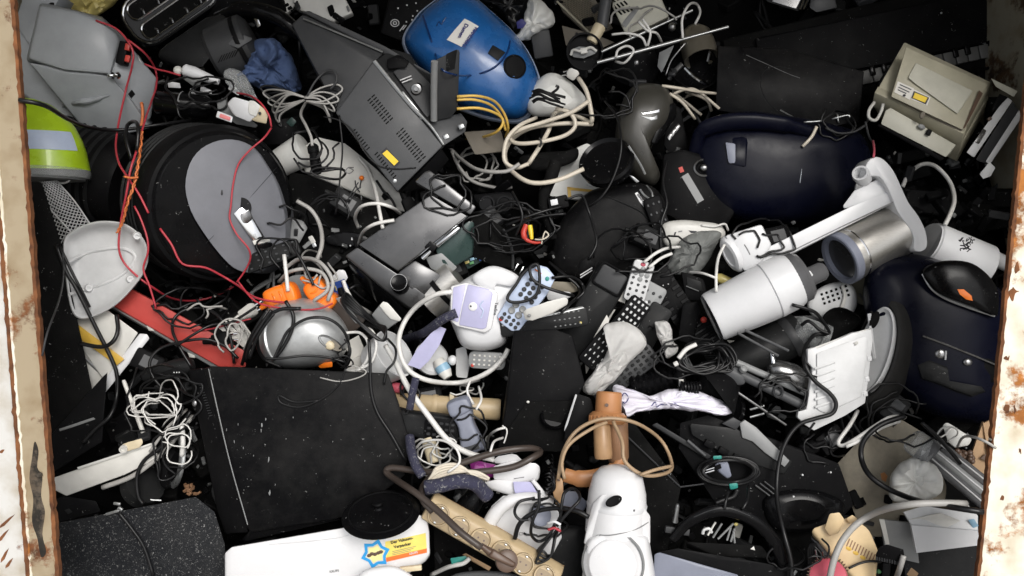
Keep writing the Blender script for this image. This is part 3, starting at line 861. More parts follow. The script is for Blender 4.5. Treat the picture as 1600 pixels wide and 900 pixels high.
# player with round logo
t = T('black_player', 650, 25, -0.04, 'flat black player with a white ring logo tucked under the blue vacuum cleaner', 'player')
t.part('case', MB(t).hull([(612, -20, 10), (700, -30, 10), (690, 5, 10), (636, 68, 10), (594, 52, 10), (612, -20, -40), (700, -30, -40), (636, 70, -40), (594, 54, -40)], 3), 'black')
t.part('ring_logo', MB(t).tube([(617 + 6.5 * math.cos(k * .524), 36 - 5.5 * math.sin(k * .524), 11) for k in range(12)], .8, 6, True, 1), 'ink_white')
t.part('ring_logo', MB(t).tube([(617 + 2.8 * math.cos(k * .785), 36 - 2.4 * math.sin(k * .785), 11) for k in range(8)], .9, 6, True, 1), 'ink_white')
t.part('print', MB(t).box((628, 44, 11), (12, 1.6, .8), (0, 0, 52)).box((632, 43, 11), (9, 1.4, .8), (0, 0, 52)), 'ink_white')
for k, (x, y) in enumerate([(622, 13), (636, 8), (650, 5), (645, 25), (652, 17), (644, 31), (635, 34)]):
    t.part('print_dot', MB(t).box((x, y, 11), (2.2, 2.2, .8)), 'ink_white')

# blue cylinder vacuum cleaner
t = T('blue_vacuum_cleaner', 745, 95, 0.02, 'glossy blue cylinder vacuum cleaner with a handwritten paper note taped on', 'vacuum cleaner')
BO = [(632, 66), (652, 26), (676, 4), (705, -14), (738, -6), (768, 18), (800, 48), (824, 80), (840, 116), (842, 142), (832, 166), (812, 186), (772, 184), (732, 172), (700, 156), (664, 116)]
o = t.part('body', MB(t).pillow(BO, [(1, -40), (1, 6), (.985, 18), (.95, 32), (.88, 45), (.78, 55), (.64, 63), (.46, 69), (.26, 72), (.1, 73), (.02, 73)], center=(735, 88), n=6), 'blue', smooth=60)
t.part('bumper', MB(t).pillow([((x - 742) * 1.035 + 742, (y - 92) * 1.035 + 95) for x, y in BO], [(1, -46), (1.0, -8), (.97, -2), (.9, -2)], center=(735, 92)), 'pale_blue')
t.part('lid_seam', MB(t).tube([t.on(x, y, 1.3) for x, y in [(661, 24), (666, 40), (673, 60), (681, 86), (690, 108), (712, 117), (734, 118), (756, 113), (774, 104), (786, 92), (794, 78), (797, 64)]], 1.5, 6), 'blue_dark')
p = t.on(803, 105, 0)
t.part('round_button', MB(t).lathe((803, 105, p[2] - 3), (805, 104, p[2] + 2.5), [(18, 0), (18, .8), (16, .95), (15, .8), (1, .9)], 28), 'black')
t.part('square_button', MB(t).hull([(*q, t.on(*q, 0)[2] + dz) for q in ((770, 70), (790, 82), (778, 95), (762, 83)) for dz in (-4, 2.2)], 1), 'dark_grey')
note = t.decal('paper_note', [(726, 29), (737, 34.5), (748, 41), (735, 57), (721, 73), (709, 67), (698, 62), (711, 46)], 'paper', eps=1.2)
for w_, x, y, sz in (('VACUUM RK', 744, 43, 6.5), ('Damen', 731, 35, 8)):
    pass
t.text('Damen', 727, 36, 8.5, -118, 'ink_blue', note, eps=2.0)
t.text('WAHLEKRO', 743, 41, 7.2, -125, 'ink_blue', note, eps=2.0)
t.text('miele', 684, 42, 13, 50, 'blue_dark', o, eps=.5, shear=.3) if False else t.part('script_emblem', MB(t).tube([t.on(x, y, .3) for x, y in [(682, 41), (686, 34), (690, 38), (694, 29), (692, 34), (697, 27)]], .9, 5), 'blue_dark', o)

t = T('plastic_sack', 830, 40, -0.02, 'white plastic sack squeezed behind the blue vacuum cleaner', 'sack')
t.solo(MB(t).pillow([(802, 58), (816, 40), (826, 4), (836, -6), (860, 16), (866, 34), (850, 48), (826, 60), (808, 66)], DOME(28), wr=(10, 20, 5), n=8), 'white_old', smooth=70)
t = T('dark_bin_bag', 795, 20, -0.04, 'black bag bulging above the blue vacuum cleaner', 'bag')
t.solo(MB(t).pillow([(738, -10), (790, -30), (836, -20), (822, 30), (805, 60), (780, 24)], DOME(30), wr=(7, 24, 6), n=8), 'black_gloss', smooth=70)
t = T('purple_clip', 813, 36, 0.02, 'small dark purple clip against the white sack', 'clip')
t.solo(MB(t).hull([(806, 34, 10), (816, 28, 12), (824, 36, 10), (818, 44, 8), (808, 46, 6), (812, 38, -10)], 2), 'ink_blue')
t = T('grey_battery_pack', 846, 70, -0.04, 'small dark grey battery pack beside the blue vacuum cleaner', 'battery pack')
t.solo(MB(t).box((846, 70, 0), (30, 42, 24), (10, 0, 10), 3), 'charcoal')

t = T('white_kettle', 868, 150, 0.0, 'white plastic jug lying below the blue vacuum cleaner with black wire on it', 'jug')
t.solo(MB(t).pillow([(822, 160), (834, 132), (858, 114), (884, 122), (912, 148), (918, 162), (900, 176), (862, 182), (832, 180)], soft(38, e=.5), n=6), 'white_old', smooth=60)
t = T('wire_hank', 858, 152, 0.06, 'hank of thin black wire lying on the white jug', 'cable')
mb = MB(t)
rr_ = random.Random(5)
for k in range(9):
    y = 143 + k * 2.2
    mb.tube([(830 + rr_.uniform(-4, 4), y, 42), (842, y - 4 + rr_.uniform(-2, 2), 47), (858, y + rr_.uniform(-2, 3), 48), (878 + rr_.uniform(-6, 6), y + rr_.uniform(4, 10), 42)], 1.5, 5)
mb.tube([(862, 146, 48), (870, 140, 48), (872, 136, 46), (868, 134, 46)], 2.2, 6)
t.solo(mb, 'black_cable')

# lamp parts and rods
t = T('ceiling_lamp', 910, 86, 0.0, 'round black lamp base with white wiring clips inside', 'lamp')
t.part('base', MB(t).lathe((910, 84, -10), (914, 80, 14), [(26, 0), (29, .8), (29, 1), (26, 1), (25, .5), (1, .5)], 28), 'black')
t.part('bracket', MB(t).hull([(890, 78, 14), (905, 72, 14), (930, 74, 14), (932, 84, 12), (912, 92, 10), (895, 90, 10), (905, 76, 4)], 1.5), 'mid_grey')
t.part('wiring_clip', MB(t).box((912, 80, 18), (11, 9, 8), (0, 0, 10), 1.5), 'off_white')
t.part('clip_arm', MB(t).tube([(892, 86, 14), (896, 78, 18), (908, 80, 20), (922, 74, 18), (932, 80, 14)], 2.2, 6), 'off_white')
t = T('grey_lamp_tube', 940, 40, 0.03, 'grey lamp stem with a cream sleeve at its lower end', 'lamp stem')
t.part('tube', MB(t).lathe((940, 44, 0), (950, -20, 0), [(9, 0), (9, 1)], 16), 'slate')
t.part('sleeve', MB(t).lathe((924, 66, 2), (938, 40, 2), [(8, 0), (9.5, .1), (10, .9), (9, 1)], 18), 'cream')
t = T('mesh_heater', 905, 25, -0.06, 'heater panel covered with brown expanded mesh at the top', 'heater panel')
o = t.part('back_plate', MB(t).prism([(862, -20), (916, -24), (958, 44), (924, 58), (880, 18)], -12, -4, 1), 'card_dark')
mb = MB(t)
P00, P10, P11, P01 = V((866, -12)), V((912, -16)), V((952, 44)), V((924, 54))
def qp(u, v): return (P00 * (1 - u) + P10 * u) * (1 - v) + (P01 * (1 - u) + P11 * u) * v
def lattice(mb, q, nu, nv, r, z, zf=None):
    for k in range(-nv, nu):
        for sgn in (1, -1):
            pts = []
            for j in range(nv + 1):
                u = (k + j if sgn > 0 else k + nv - j) / nu
                if 0 <= u <= 1:
                    p = q(u, j / nv); pts.append((p.x, p.y, z + (zf(u, j / nv) if zf else 0) + sgn * r * .6))
            if len(pts) > 1:
                mb.tube(pts, r, 4, n=1)
lattice(mb, qp, 9, 12, .75, 0)
t.part('mesh', mb, 'brass_dim', kind='stuff')
t.part('frame', MB(t).tube([(870, 2, 2), (895, 26, 2), (924, 54, 2)], 1.6, 6), 'beige')
t = T('fan_heater', 1000, 20, -0.03, 'pale grey fan heater with black slots at the top of the heap', 'fan heater')
t.part('case', MB(t).hull([(958, -20, 20), (1024, -24, 20), (1046, 26, 20), (1010, 44, 24), (978, 56, 24), (956, 10, 20), (960, -20, -40), (1046, 30, -40), (980, 58, -40)], 4), 'beige_light')
slots(t, (953, 2), (5.5, -2.2), (8, 9), 4, 3, (3.2, 8))
t.part('recess', MB(t).hull([(970, 38, 25), (995, 8, 23), (1001, 12, 23), (978, 44, 25), (985, 20, 20)], 1), 'mid_grey')
for i, (p, q, r_, lab) in enumerate([((940, 81, 20), (1082, 16, 26), 2.4, 'upper of two thin chrome rods crossing at the top'), ((933, 98, 26), (1138, 42, 34), 2.9, 'long bright chrome rod pointing at the piano')]):
    t = T('chrome_rod', 1010 + 20 * i, 50 + 20 * i, 0.03, lab, 'rod', 'chrome rods near the top')
    t.solo(MB(t).lathe(p, q, [(r_, 0), (r_, .62), (r_ * .8, .63), (r_ * .8, 1)], 10), 'silver')
t = T('brass_lamp', 1088, 64, -0.05, 'dull brass lamp head behind the chrome rods', 'lamp')
t.part('shade', MB(t).lathe((1082, 42, 0), (1096, 92, 18), [(4, 0), (14, .06), (24, .25), (27, .6), (27, 1), (25, 1), (22, .6), (2, .5)], 26), 'brass_dim')
t.part('hinge', MB(t).tube([(1112, 56, 10), (1110, 76, 14), (1106, 96, 8)], 2.4, 6), 'pewter')
t = T('dark_pan', 1082, 112, -0.07, 'black pan with a shiny rim below the brass lamp head', 'pan')
t.part('bowl', MB(t).lathe((1080, 118, -10), (1086, 104, 14), [(20, 0), (36, .3), (40, 1), (38, 1), (34, .4), (1, .2)], 28), 'black_gloss')
t.part('rim', MB(t).tube([(1070, 106, 24), (1082, 118, 26), (1096, 128, 26), (1108, 134, 20)], 2.6, 6), 'chrome')
t.part('handle', MB(t).tube([(1066, 100, 16), (1054, 112, 12), (1046, 124, 4)], 4, 8), 'pewter')
t = T('silver_bracket', 1040, 88, -0.02, 'bent pale metal bracket under the chrome rods', 'bracket')
t.solo(MB(t).hull([(1030, 82, 10), (1054, 70, 14), (1044, 92, 10), (1034, 114, 4), (1027, 104, 4), (1034, 88, -4)], 1), 'mid_grey')
t = T('dark_lamp', 990, 100, -0.08, 'dark lamp shade with small bulbs under the chrome rods', 'lamp shade')
t.part('shade', MB(t).lathe((985, 110, -20), (1000, 70, 14), [(44, 0), (40, .5), (22, 1)], 24), 'black')
for x, y in ((994, 98), (1050, 42)):
    t.part('bulb', MB(t).ell((x, y, 22), (6, 7, 6)), 'pewter')
t = T('paper_scrap', 905, 55, -0.09, 'folded brown card behind the round lamp base', 'card')
t.solo(MB(t).slab([(878, 40, 0), (930, 54, 4), (960, 66, 0), (930, 80, 6), (884, 70, -4)], 3), 'card_dark')
# ================================================================ upper right: piano, hob, printer, navy vacuum
t = T('electric_piano', 1420, 70, -0.14, 'long black electric piano leaning across the back with only two runs of keys showing', 'piano')
t.part('case', MB(t).hull([(1128, 62, 0), (1330, 12, 0), (1590, -46, 0), (1640, -50, 0), (1625, 120, 0), (1480, 150, 0), (1340, 172, 0), (1150, 150, 0), (1128, 62, -50), (1640, -50, -50), (1625, 124, -50), (1340, 176, -50)], 4), 'black_flat')
t.part('fallboard', MB(t).hull([(1180, 60, 8), (1560, -20, 8), (1572, 60, 8), (1330, 112, 8), (1190, 118, 8), (1180, 60, -5), (1572, 60, -5), (1190, 118, -5)], 3), 'black')
t.part('key_bed', MB(t).hull([(1338, 128, 3), (1582, 72, 3), (1590, 118, 3), (1342, 152, 3), (1338, 128, -3), (1590, 118, -3)], 1), 'black_flat')
kb = bmesh.new()
mk = MB(); mk.box((0, 4, 4), (17.2, 21, 9), (0, 0, 0), 1.2)
km = t.mesh('white_key', mk, 'key_dim', reg=False)
mk = MB(); mk.box((0, 4, 8), (8, 15, 9), (0, 0, 0), 1.2)
kbm = t.mesh('black_key', mk, 'black_gloss', reg=False)
for i in range(13):
    x, y = 1352 + 18.4 * i, 126 - 4.0 * i
    p = t.a(x, y, 3)
    t.inst('white_key', km, p, 12)
    if i % 7 not in (2, 6):
        p = t.a(x + 8, y - 9, 3)
        t.inst('black_key', kbm, p, 12)
t.part('emblem', MB(t).ell((1541, 65, 4), (9, 4, 1.5), (0, 0, 6)), 'mid_grey')
t.part('screw', MB(t).ell((1471, 20, 9), (2, 2, 1)), 'pewter')

t = T('glass_hob', 1240, 150, -0.05, 'black glass ceramic hob with faint cooking rings in the dark upper right', 'hob')
o = t.part('glass', MB(t).hull([(1122, 72, 6), (1230, 76, 8), (1350, 112, 8), (1342, 190, 4), (1290, 200, 4), (1118, 172, 4), (1122, 72, -10), (1350, 112, -10), (1342, 192, -10), (1118, 174, -10)], 1.5), 'black_vinyl')
t.part('cooking_ring', MB(t).tube([t.on(x, y, -.2) for x, y in [(1236, 108), (1214, 104), (1196, 110), (1188, 126), (1192, 146), (1204, 164), (1222, 178), (1246, 186), (1270, 186)]], .6, 5), 'dark_grey', o)
t.part('scratch', MB(t).tube([t.on(x, y, -.1) for x, y in [(1166, 86), (1200, 101), (1231, 115), (1250, 122)]], .45, 4), 'mid_grey', o)
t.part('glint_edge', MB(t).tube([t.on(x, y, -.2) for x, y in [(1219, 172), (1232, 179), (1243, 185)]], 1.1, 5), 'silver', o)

t = T('hifi_rack_unit', 1228, 4, -0.12, 'silver fronted hi-fi unit at the very top of the heap', 'hi-fi unit')
t.part('case', MB(t).hull([(1150, -40, 10), (1240, -44, 10), (1262, 10, 10), (1246, 18, 10), (1200, 4, 10), (1150, -40, -30), (1262, 12, -30)], 2), 'dark_grey')
t.part('front_strip', MB(t).hull([(1206, 2, 12), (1244, 14, 12), (1262, -20, 12), (1224, -30, 12), (1206, 2, 6), (1262, -20, 6)], 1), 'pewter')
for k in range(2):
    t.part('trim_bar', MB(t).tube([(1250 + 6 * k, 15, 13), (1264 + 6 * k, -18, 13)], 2.0, 6), 'chrome')
t = T('grey_plastic_block', 1290, 4, -0.10, 'dull grey plastic block beside the silver hi-fi unit', 'block')
t.solo(MB(t).hull([(1272, -20, 6), (1300, -26, 6), (1308, 12, 6), (1276, 20, 6), (1264, 12, 6), (1272, -20, -20), (1306, 14, -20)], 2), 'slate')

# laser printer
t = T('laser_printer', 1470, 165, 0.0, 'beige desktop printer with a yellow warning sticker lying on the piano', 'printer')
K = (1504, 207, 40)
A_, B_, C_ = (-136, -63), (45, -79), (-11, 49)
az, bz, cz = boxfit(K, A_, B_, C_)
az, bz, cz = az * .8, bz * .8, cz * .8
def pk(i, j, k, dz=0): return (K[0] + A_[0] * i + B_[0] * j + C_[0] * k, K[1] + A_[1] * i + B_[1] * j + C_[1] * k, K[2] + az * i + bz * j + cz * k + dz)
t.part('top_shell', MB(t).hull([pk(i, j, k) for i in (0, 1) for j in (0, 1) for k in (0, .42)], 2.5), 'beige')
t.part('body', MB(t).hull([pk(i, j, k) for i in (-.01, .99) for j in (.03, .98) for k in (.42, .5)] + [pk(i, j, 1.0) for i in (.0, .12) for j in (.05, .95)] + [pk(i, j, 1.35, -10) for i in (.4, .9) for j in (.3, .95)], 2), 'beige')
t.part('paper_tray', MB(t).hull([(1384, 172, 32), (1392, 168, 32), (1494, 226, 36), (1478, 246, 36), (1376, 194, 34), (1384, 174, 10), (1486, 240, 10)], 1.5), 'beige_light')
t.part('tray_edge', MB(t).hull([(1370, 196, 36), (1374, 194, 38), (1476, 247, 40), (1470, 252, 38), (1372, 198, 20), (1472, 250, 20)], 1), 'black')
t.part('front_lip', MB(t).hull([pk(-.02, 0, .02, 5), pk(1.01, 0, .02, 5), pk(1.01, 0, .46, 8), pk(-.02, 0, .44, 8), pk(-.02, .12, .0, 0), pk(1.01, .12, 0, 0)], 2), 'beige')
o = t.part('output_slot', MB(t).hull([(1392, 150, 34), (1398, 147, 34), (1505, 203, 42), (1500, 207, 42), (1392, 152, 28), (1500, 206, 36)], .5), 'card_dark')
t.part('lid_plate', MB(t).hull([(1416, 73, 27), (1544, 131, 24), (1504, 203, 47), (1392, 151, 42), (1416, 75, 20), (1542, 132, 18), (1502, 203, 40), (1394, 151, 34)], 1.5), 'beige')
t.part('lid_hollow', MB(t).hull([(1431, 98, 33), (1520, 142, 35), (1496, 178, 46), (1418, 122, 40), (1431, 99, 24), (1520, 143, 26), (1496, 179, 36)], 1.5), 'beige_light')
t.part('finger_notch', MB(t).ell((1441, 180, 47), (4, 6, 3), (0, 0, -25)), 'card_dark')
t.part('finger_notch', MB(t).ell((1440, 198, 38), (6, 4, 2), (0, 0, -25)), 'mid_grey')
t.part('latch', MB(t).box((1451, 207, 38), (7, 9, 5), (0, 0, -25), 1), 'black')
t.part('hinge_gap', MB(t).hull([(1504, 202, 48), (1530, 141, 34), (1536, 146, 33), (1508, 200, 47), (1530, 141, 26)], .5), 'brown')
t.part('port_plate', MB(t).hull([(1574, 152, 10), (1582, 158, 10), (1522, 246, 24), (1510, 238, 24), (1560, 168, 14), (1574, 152, -20), (1520, 246, -20)], 1), 'light_grey')
t.part('port_cover', MB(t).hull([(1562, 146, 12), (1576, 152, 12), (1556, 172, 16), (1548, 172, 16), (1560, 150, 0)], 1), 'black')
t.part('serial_port', MB(t).hull([(1536, 200, 20), (1543, 204, 20), (1530, 226, 23), (1522, 222, 23), (1536, 204, 15), (1528, 222, 15)], 1.5), 'pewter')
t.part('small_port', MB(t).box((1546, 186, 17), (6, 5, 4), (0, 0, 35), .8), 'brown')
t.part('rear_case', MB(t).hull([(1582, 158, 4), (1594, 176, 0), (1540, 256, 10), (1524, 250, 20), (1582, 158, -40), (1594, 176, -40), (1540, 256, -40)], 2), 'charcoal')
t.part('rear_edge', MB(t).hull([(1592, 172, 4), (1599, 180, 2), (1546, 258, 12), (1540, 252, 14), (1592, 174, -30), (1544, 258, -30)], 1), 'light_grey')
t.part('rear_flange', MB(t).hull([(1548, 122, 20), (1590, 142, 8), (1584, 152, 8), (1556, 136, 16), (1550, 124, -10), (1590, 144, -14)], 1.5), 'beige_light')
lb = t.decal('data_label', [(1403, 127), (1428, 138), (1422, 156), (1397, 144)], 'paper', eps=.8)
for (x0, y0, x1, y1) in ((1406, 132, 1424, 140), (1404, 136, 1421, 144), (1403, 140, 1416, 146)):
    t.part('print_line', MB(t).tube([t.on(x0, y0, .8), t.on(x1, y1, .8)], .8, 4, n=1), 'ink_grey', lb)
t.part('print_mark', MB(t).ell(t.on(1413, 149, .8), (2.4, 1.8, .6)), 'ink', lb)
t.decal('white_strip', [(1427, 139), (1454, 152), (1449, 165), (1423, 155)], 'paper', eps=.4)
laser_sticker(t, [(1428, 142), (1452, 152.5), (1447, 163), (1424, 153)])
t = T('door_closer', 1548, 258, -0.02, 'white metal bracket with a screw under the beige printer', 'bracket')
t.solo(MB(t).hull([(1546, 252, 6), (1556, 262, 8), (1548, 276, 6), (1536, 280, 6), (1530, 272, 4), (1542, 264, 0)], 1), 'light_grey')

# navy vacuum, upper
t = T('navy_vacuum_cleaner', 1215, 255, -0.04, 'shiny dark navy vacuum cleaner with a carrying arch below the black hob', 'vacuum cleaner', 'navy vacuum cleaners')
NO = [(1082, 214), (1094, 192), (1130, 178), (1180, 174), (1250, 184), (1310, 196), (1350, 215), (1362, 262), (1352, 320), (1300, 344), (1220, 350), (1140, 340), (1096, 300), (1080, 250)]
t.part('body', MB(t).pillow(NO, [(1, -40), (1, 4), (.98, 18), (.92, 32), (.82, 42), (.66, 50), (.45, 54), (.2, 56), (.02, 56)], n=6), 'navy', smooth=60)
t.part('carrying_arch', MB(t).tube([(1086, 236, 30), (1096, 206, 48), (1130, 192, 58), (1180, 190, 62), (1230, 196, 60), (1264, 206, 52)], [10, 13, 13, 12, 9], 12, flat=.6), 'navy')
t.part('dust_cover', MB(t).hull([(1142, 214, 52), (1170, 212, 56), (1166, 262, 58), (1140, 258, 54), (1142, 216, 30), (1166, 262, 30)], 4), 'navy')
t.part('bright_reflection', MB(t).hull([(1133, 222, 56), (1150, 224, 57), (1150, 256, 58), (1138, 256, 56), (1134, 224, 40)], 2), 'blue_grey')  # pale blue grey piece in place of a reflection on the shell
mb = MB(t).tube([(1250, 286, 54), (1252, 272, 56), (1253, 264, 56)], .8, 5)
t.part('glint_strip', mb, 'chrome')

# dark stuff between
t = T('coffee_maker_body', 1075, 290, -0.05, 'dark appliance casing with a torn grey adhesive strip in the shadow', 'appliance casing')
t.part('case', MB(t).hull([(1036, 240, 26), (1070, 232, 30), (1130, 250, 30), (1150, 330, 30), (1130, 362, 30), (1060, 344, 30), (1028, 330, 26), (1036, 240, -30), (1150, 330, -30), (1060, 350, -30)], 6), 'black')
t.decal('grey_strip', [(1065, 276), (1075, 270), (1087, 290), (1100, 312), (1090, 318), (1078, 298)], 'mid_grey', eps=1)
t.decal('red_tag', [(1060, 262), (1066, 260), (1069, 268), (1063, 270)], 'red', eps=1)
for r_ in (15, 11, 6):
    t.part('coil', MB(t).tube([(1100 + r_ * math.cos(k * .524), 262 - r_ * .85 * math.sin(k * .524), 34 - r_ * .2) for k in range(12)], 1.6, 6, True, 2), 'pewter' if r_ == 15 else 'black_gloss')
t.part('metal_button', MB(t).ell((1100, 262, 33), (6, 5, 3)), 'pewter')

t = T('brown_kettle', 1003, 200, 0.0, 'glossy grey brown vacuum cleaner tube housing with a small metal emblem', 'vacuum housing')
t.part('body', MB(t).pillow([(962, 200), (972, 160), (988, 136), (1012, 130), (1040, 136), (1052, 160), (1046, 190), (1022, 222), (1016, 245), (1032, 272), (1020, 290), (990, 276), (964, 240)], [(1, -40), (1, 8), (.96, 24), (.86, 36), (.7, 44), (.48, 49), (.24, 51), (.02, 51)], n=6, center=(1000, 196)), 'taupe', smooth=60)
t.part('side_grip', MB(t).hull([(1044, 162, 34), (1058, 160, 28), (1060, 180, 26), (1026, 226, 40), (1016, 224, 44), (1044, 164, 0), (1020, 226, 0)], 4), 'black_gloss')
em = [(1002, 175), (1022, 174), (1030, 171), (1030, 175), (1020, 177), (1004, 178)]
t.decal('emblem', em, 'chrome', eps=1)
t.decal('emblem', [(1001, 181), (1022, 184), (1027, 180), (1027, 186), (1018, 188)], 'silver', eps=1)
t = T('black_grille_box', 1060, 195, -0.05, 'black plastic grille with small bright gaps beside the grey brown housing', 'grille')
t.part('frame', MB(t).hull([(1046, 160, 10), (1064, 168, 10), (1078, 240, 10), (1060, 262, 10), (1036, 226, 10), (1046, 160, -20), (1078, 244, -20), (1040, 230, -20)], 3), 'black')
for k in range(3):
    t.part('bright_slat', MB(t).hull([(1042 + k * 5, 214 - k * 6, 12), (1050 + k * 5, 204 - k * 6, 12), (1054 + k * 5, 210 - k * 6, 12), (1046 + k * 5, 220 - k * 6, 12), (1044 + k * 5, 214 - k * 6, 8)], .5), 'pewter')

# black round flat lid and the big black bag
t = T('black_case', 960, 335, -0.05, 'large black soft case with a white name strip in the middle of the heap', 'case')
t.part('body', MB(t).pillow([(862, 390), (880, 340), (920, 300), (960, 290), (1000, 286), (1030, 300), (1042, 340), (1020, 392), (980, 430), (920, 440), (872, 430)], soft(36, e=.3), n=6), 'black_vinyl', smooth=60)
lb = t.decal('name_strip', [(992, 302), (996, 300), (1004, 311), (1013, 323), (1009, 327), (1000, 316)], 'white', eps=1)
t.text('SIEMENS', 995, 304, 4.4, -51, 'ink', lb, eps=1.6)
for q in ([(1000, 296), (1006, 304), (1016, 312)], [(1010, 290), (1018, 300), (1020, 312)]):
    t.part('clasp', MB(t).tube([t.on(*p, 1) for p in q], 1.6, 6), 'silver')
t.part('piping', MB(t).tube([t.on(*p, .6) for p in [(946, 306), (975, 318), (1000, 330), (1012, 342)]], 1.2, 6), 'dark_grey')
t = T('round_black_cover', 950, 258, 0.04, 'round black lid tilted above the black soft case', 'lid')
t.part('disc', MB(t).lathe((952, 262, 6), (946, 248, 24), [(36, 0), (42, .2), (44, .8), (41, 1), (36, .82), (1, .8)], 36), 'black_gloss')
t.part('silver_lip', MB(t).tube([(982, 228, 34), (990, 240, 32), (1000, 256, 26), (1008, 272, 20)], 1.8, 6), 'mid_grey')
t.part('cross_slot', MB(t).hull([(982, 272, 24), (990, 276, 24), (1000, 284, 22), (994, 286, 22), (984, 278, 16)], .8), 'silver')
t = T('white_board', 895, 270, -0.05, 'white board with an orange square outline half under black plastic', 'board')
o = t.part('board', MB(t).hull([(884, 240, 6), (918, 222, 6), (962, 252, 6), (930, 316, 6), (858, 306, 6), (868, 268, 6), (884, 240, -6), (960, 254, -6), (930, 318, -6), (858, 308, -6)], 2), 'white_old')
t.part('orange_bracket', MB(t).hull([(886, 292, 8), (891, 292, 8), (893, 308, 8), (888, 310, 8), (886, 292, 6)], 0), 'ochre', o)
t.part('orange_bracket', MB(t).hull([(886, 292, 8), (930, 297, 8), (930, 301, 8), (890, 297, 8), (888, 292, 6)], 0), 'ochre', o)
t = T('black_sock_adapter', 858, 250, 0.0, 'dark cloth pouch above the white board with orange marks', 'pouch')
t.solo(MB(t).pillow([(812, 246), (842, 238), (880, 236), (902, 232), (900, 250), (872, 262), (840, 268), (818, 262)], soft(20, e=.4), wr=(3, 20, 4)), 'black_flat', smooth=60)
t = T('black_tube_pair', 852, 300, 0.05, 'bent black hose lying over the white board', 'hose')
t.solo(MB(t).tube([(868, 254, 10), (860, 280, 16), (850, 305, 18), (850, 330, 14), (858, 350, 12), (864, 372, 6)], [10, 9, 8, 8, 7], 12), 'black_flat')
t = T('small_display_clock', 873, 316, 0.07, 'small black gadget with a white display on the bent hose', 'gadget')
o = t.solo(MB(t).box((872, 317, 0), (32, 20, 12), (0, 0, 12), 3), 'black').o
t.part('display', MB(t).box((866, 316, 6.5), (11, 9, 1.4), (0, 0, 12), .4), 'white', o)
t = T('black_connector', 915, 420, 0.03, 'black multi-pin connector end above the charcoal tray case', 'connector')
o = t.solo(MB(t).hull([(905, 408, 10), (918, 400, 12), (932, 414, 10), (924, 426, 8), (906, 434, 8), (902, 424, 8), (910, 410, -8), (922, 428, -8)], 3), 'black').o
for k in range(2):
    t.part('pin_row', MB(t).box((916, 424 + k * 4, 11), (22, 1.6, 2), (0, 0, 32)), 'pewter', o)
t = T('white_appliance_base', 1078, 368, -0.02, 'white plastic appliance part with black slots beside the grey bag', 'appliance part')
o = t.solo(MB(t).pillow([(1034, 352), (1060, 344), (1096, 346), (1126, 352), (1132, 370), (1100, 384), (1062, 388), (1038, 382)], soft(24, e=.35), n=6), 'off_white', smooth=60).o
t.decal('slot', [(1054, 363), (1057, 362), (1055, 368), (1053, 368)], 'ink', o)
t.decal('slot', [(1076, 360), (1088, 361), (1092, 364), (1080, 364)], 'ink', o)
t.decal('print', [(1060, 361), (1066, 360), (1066, 362), (1060, 363)], 'ink_grey', o)
t = T('grey_plastic_bag', 1080, 396, 0.03, 'crumpled smoky grey plastic bag beside the white kitchen machine', 'bag')
t.solo(MB(t).pillow([(1044, 424), (1048, 400), (1066, 374), (1092, 362), (1126, 364), (1116, 390), (1096, 422), (1072, 430)], DOME(22), wr=(7, 16, 8), n=10), 'smoke_bag', smooth=60)

# white kitchen machine stand with arm (upper right)
t = T('kitchen_machine_stand', 1290, 345, 0.10, 'long white kitchen machine stand with a curved foot plate lying across dark vacuums', 'kitchen machine')
t.part('arm', MB(t).hull([(1166, 424, 30), (1180, 425, 32), (1404, 313, 36), (1398, 296, 36), (1330, 322, 36), (1204, 384, 34), (1170, 420, 10), (1182, 426, 10), (1402, 314, 8), (1206, 386, 8)], 2), 'white')
t.part('end_block', MB(t).hull([(1132, 368, 34), (1190, 350, 38), (1206, 383, 38), (1181, 424, 36), (1162, 424, 34), (1138, 372, 2), (1190, 352, 0), (1200, 396, 0), (1164, 424, 4)], 4), 'white')
t.part('end_cap', MB(t).lathe((1146, 396, 22), (1139, 400, 26), [(30, 0), (30, .5), (26, .9), (18, 1), (17, .8), (1, .8)], 28, sq=.55), 'white')
t.part('web', MB(t).hull([(1318, 326, 30), (1317, 321, 30), (1334, 298, 30), (1347, 291, 30), (1378, 276, 30), (1402, 300, 34), (1400, 314, 34), (1320, 326, 4), (1347, 292, 2), (1378, 278, 2), (1402, 314, 4)], 2), 'white')
t.part('foot_plate', MB(t).prism([(1352, 276), (1354, 256), (1366, 245), (1381, 249), (1396, 266), (1408, 290), (1420, 316), (1436, 338), (1447, 362), (1449, 384), (1440, 393), (1428, 390), (1428, 372), (1418, 352), (1402, 330), (1390, 300), (1374, 276)], -6, 44, 4, 2, smooth=3), 'white')
t.part('ring_socket', MB(t).lathe((1350, 280, 26), (1344, 270, 44), [(12, 0), (13, .6), (12, 1), (9, 1), (9, .1), (1, .1)], 24), 'white')
t.part('groove', MB(t).tube([t.on(x, y, 0.1) for x, y in [(1190, 416), (1260, 381), (1330, 347), (1395, 316)]], .9, 5, n=2), 'mid_grey')
t.part('scuff', MB(t).tube([t.on(x, y, .1) for x, y in [(1163, 382), (1168, 390), (1172, 398)]], .9, 5), 'ink_grey')

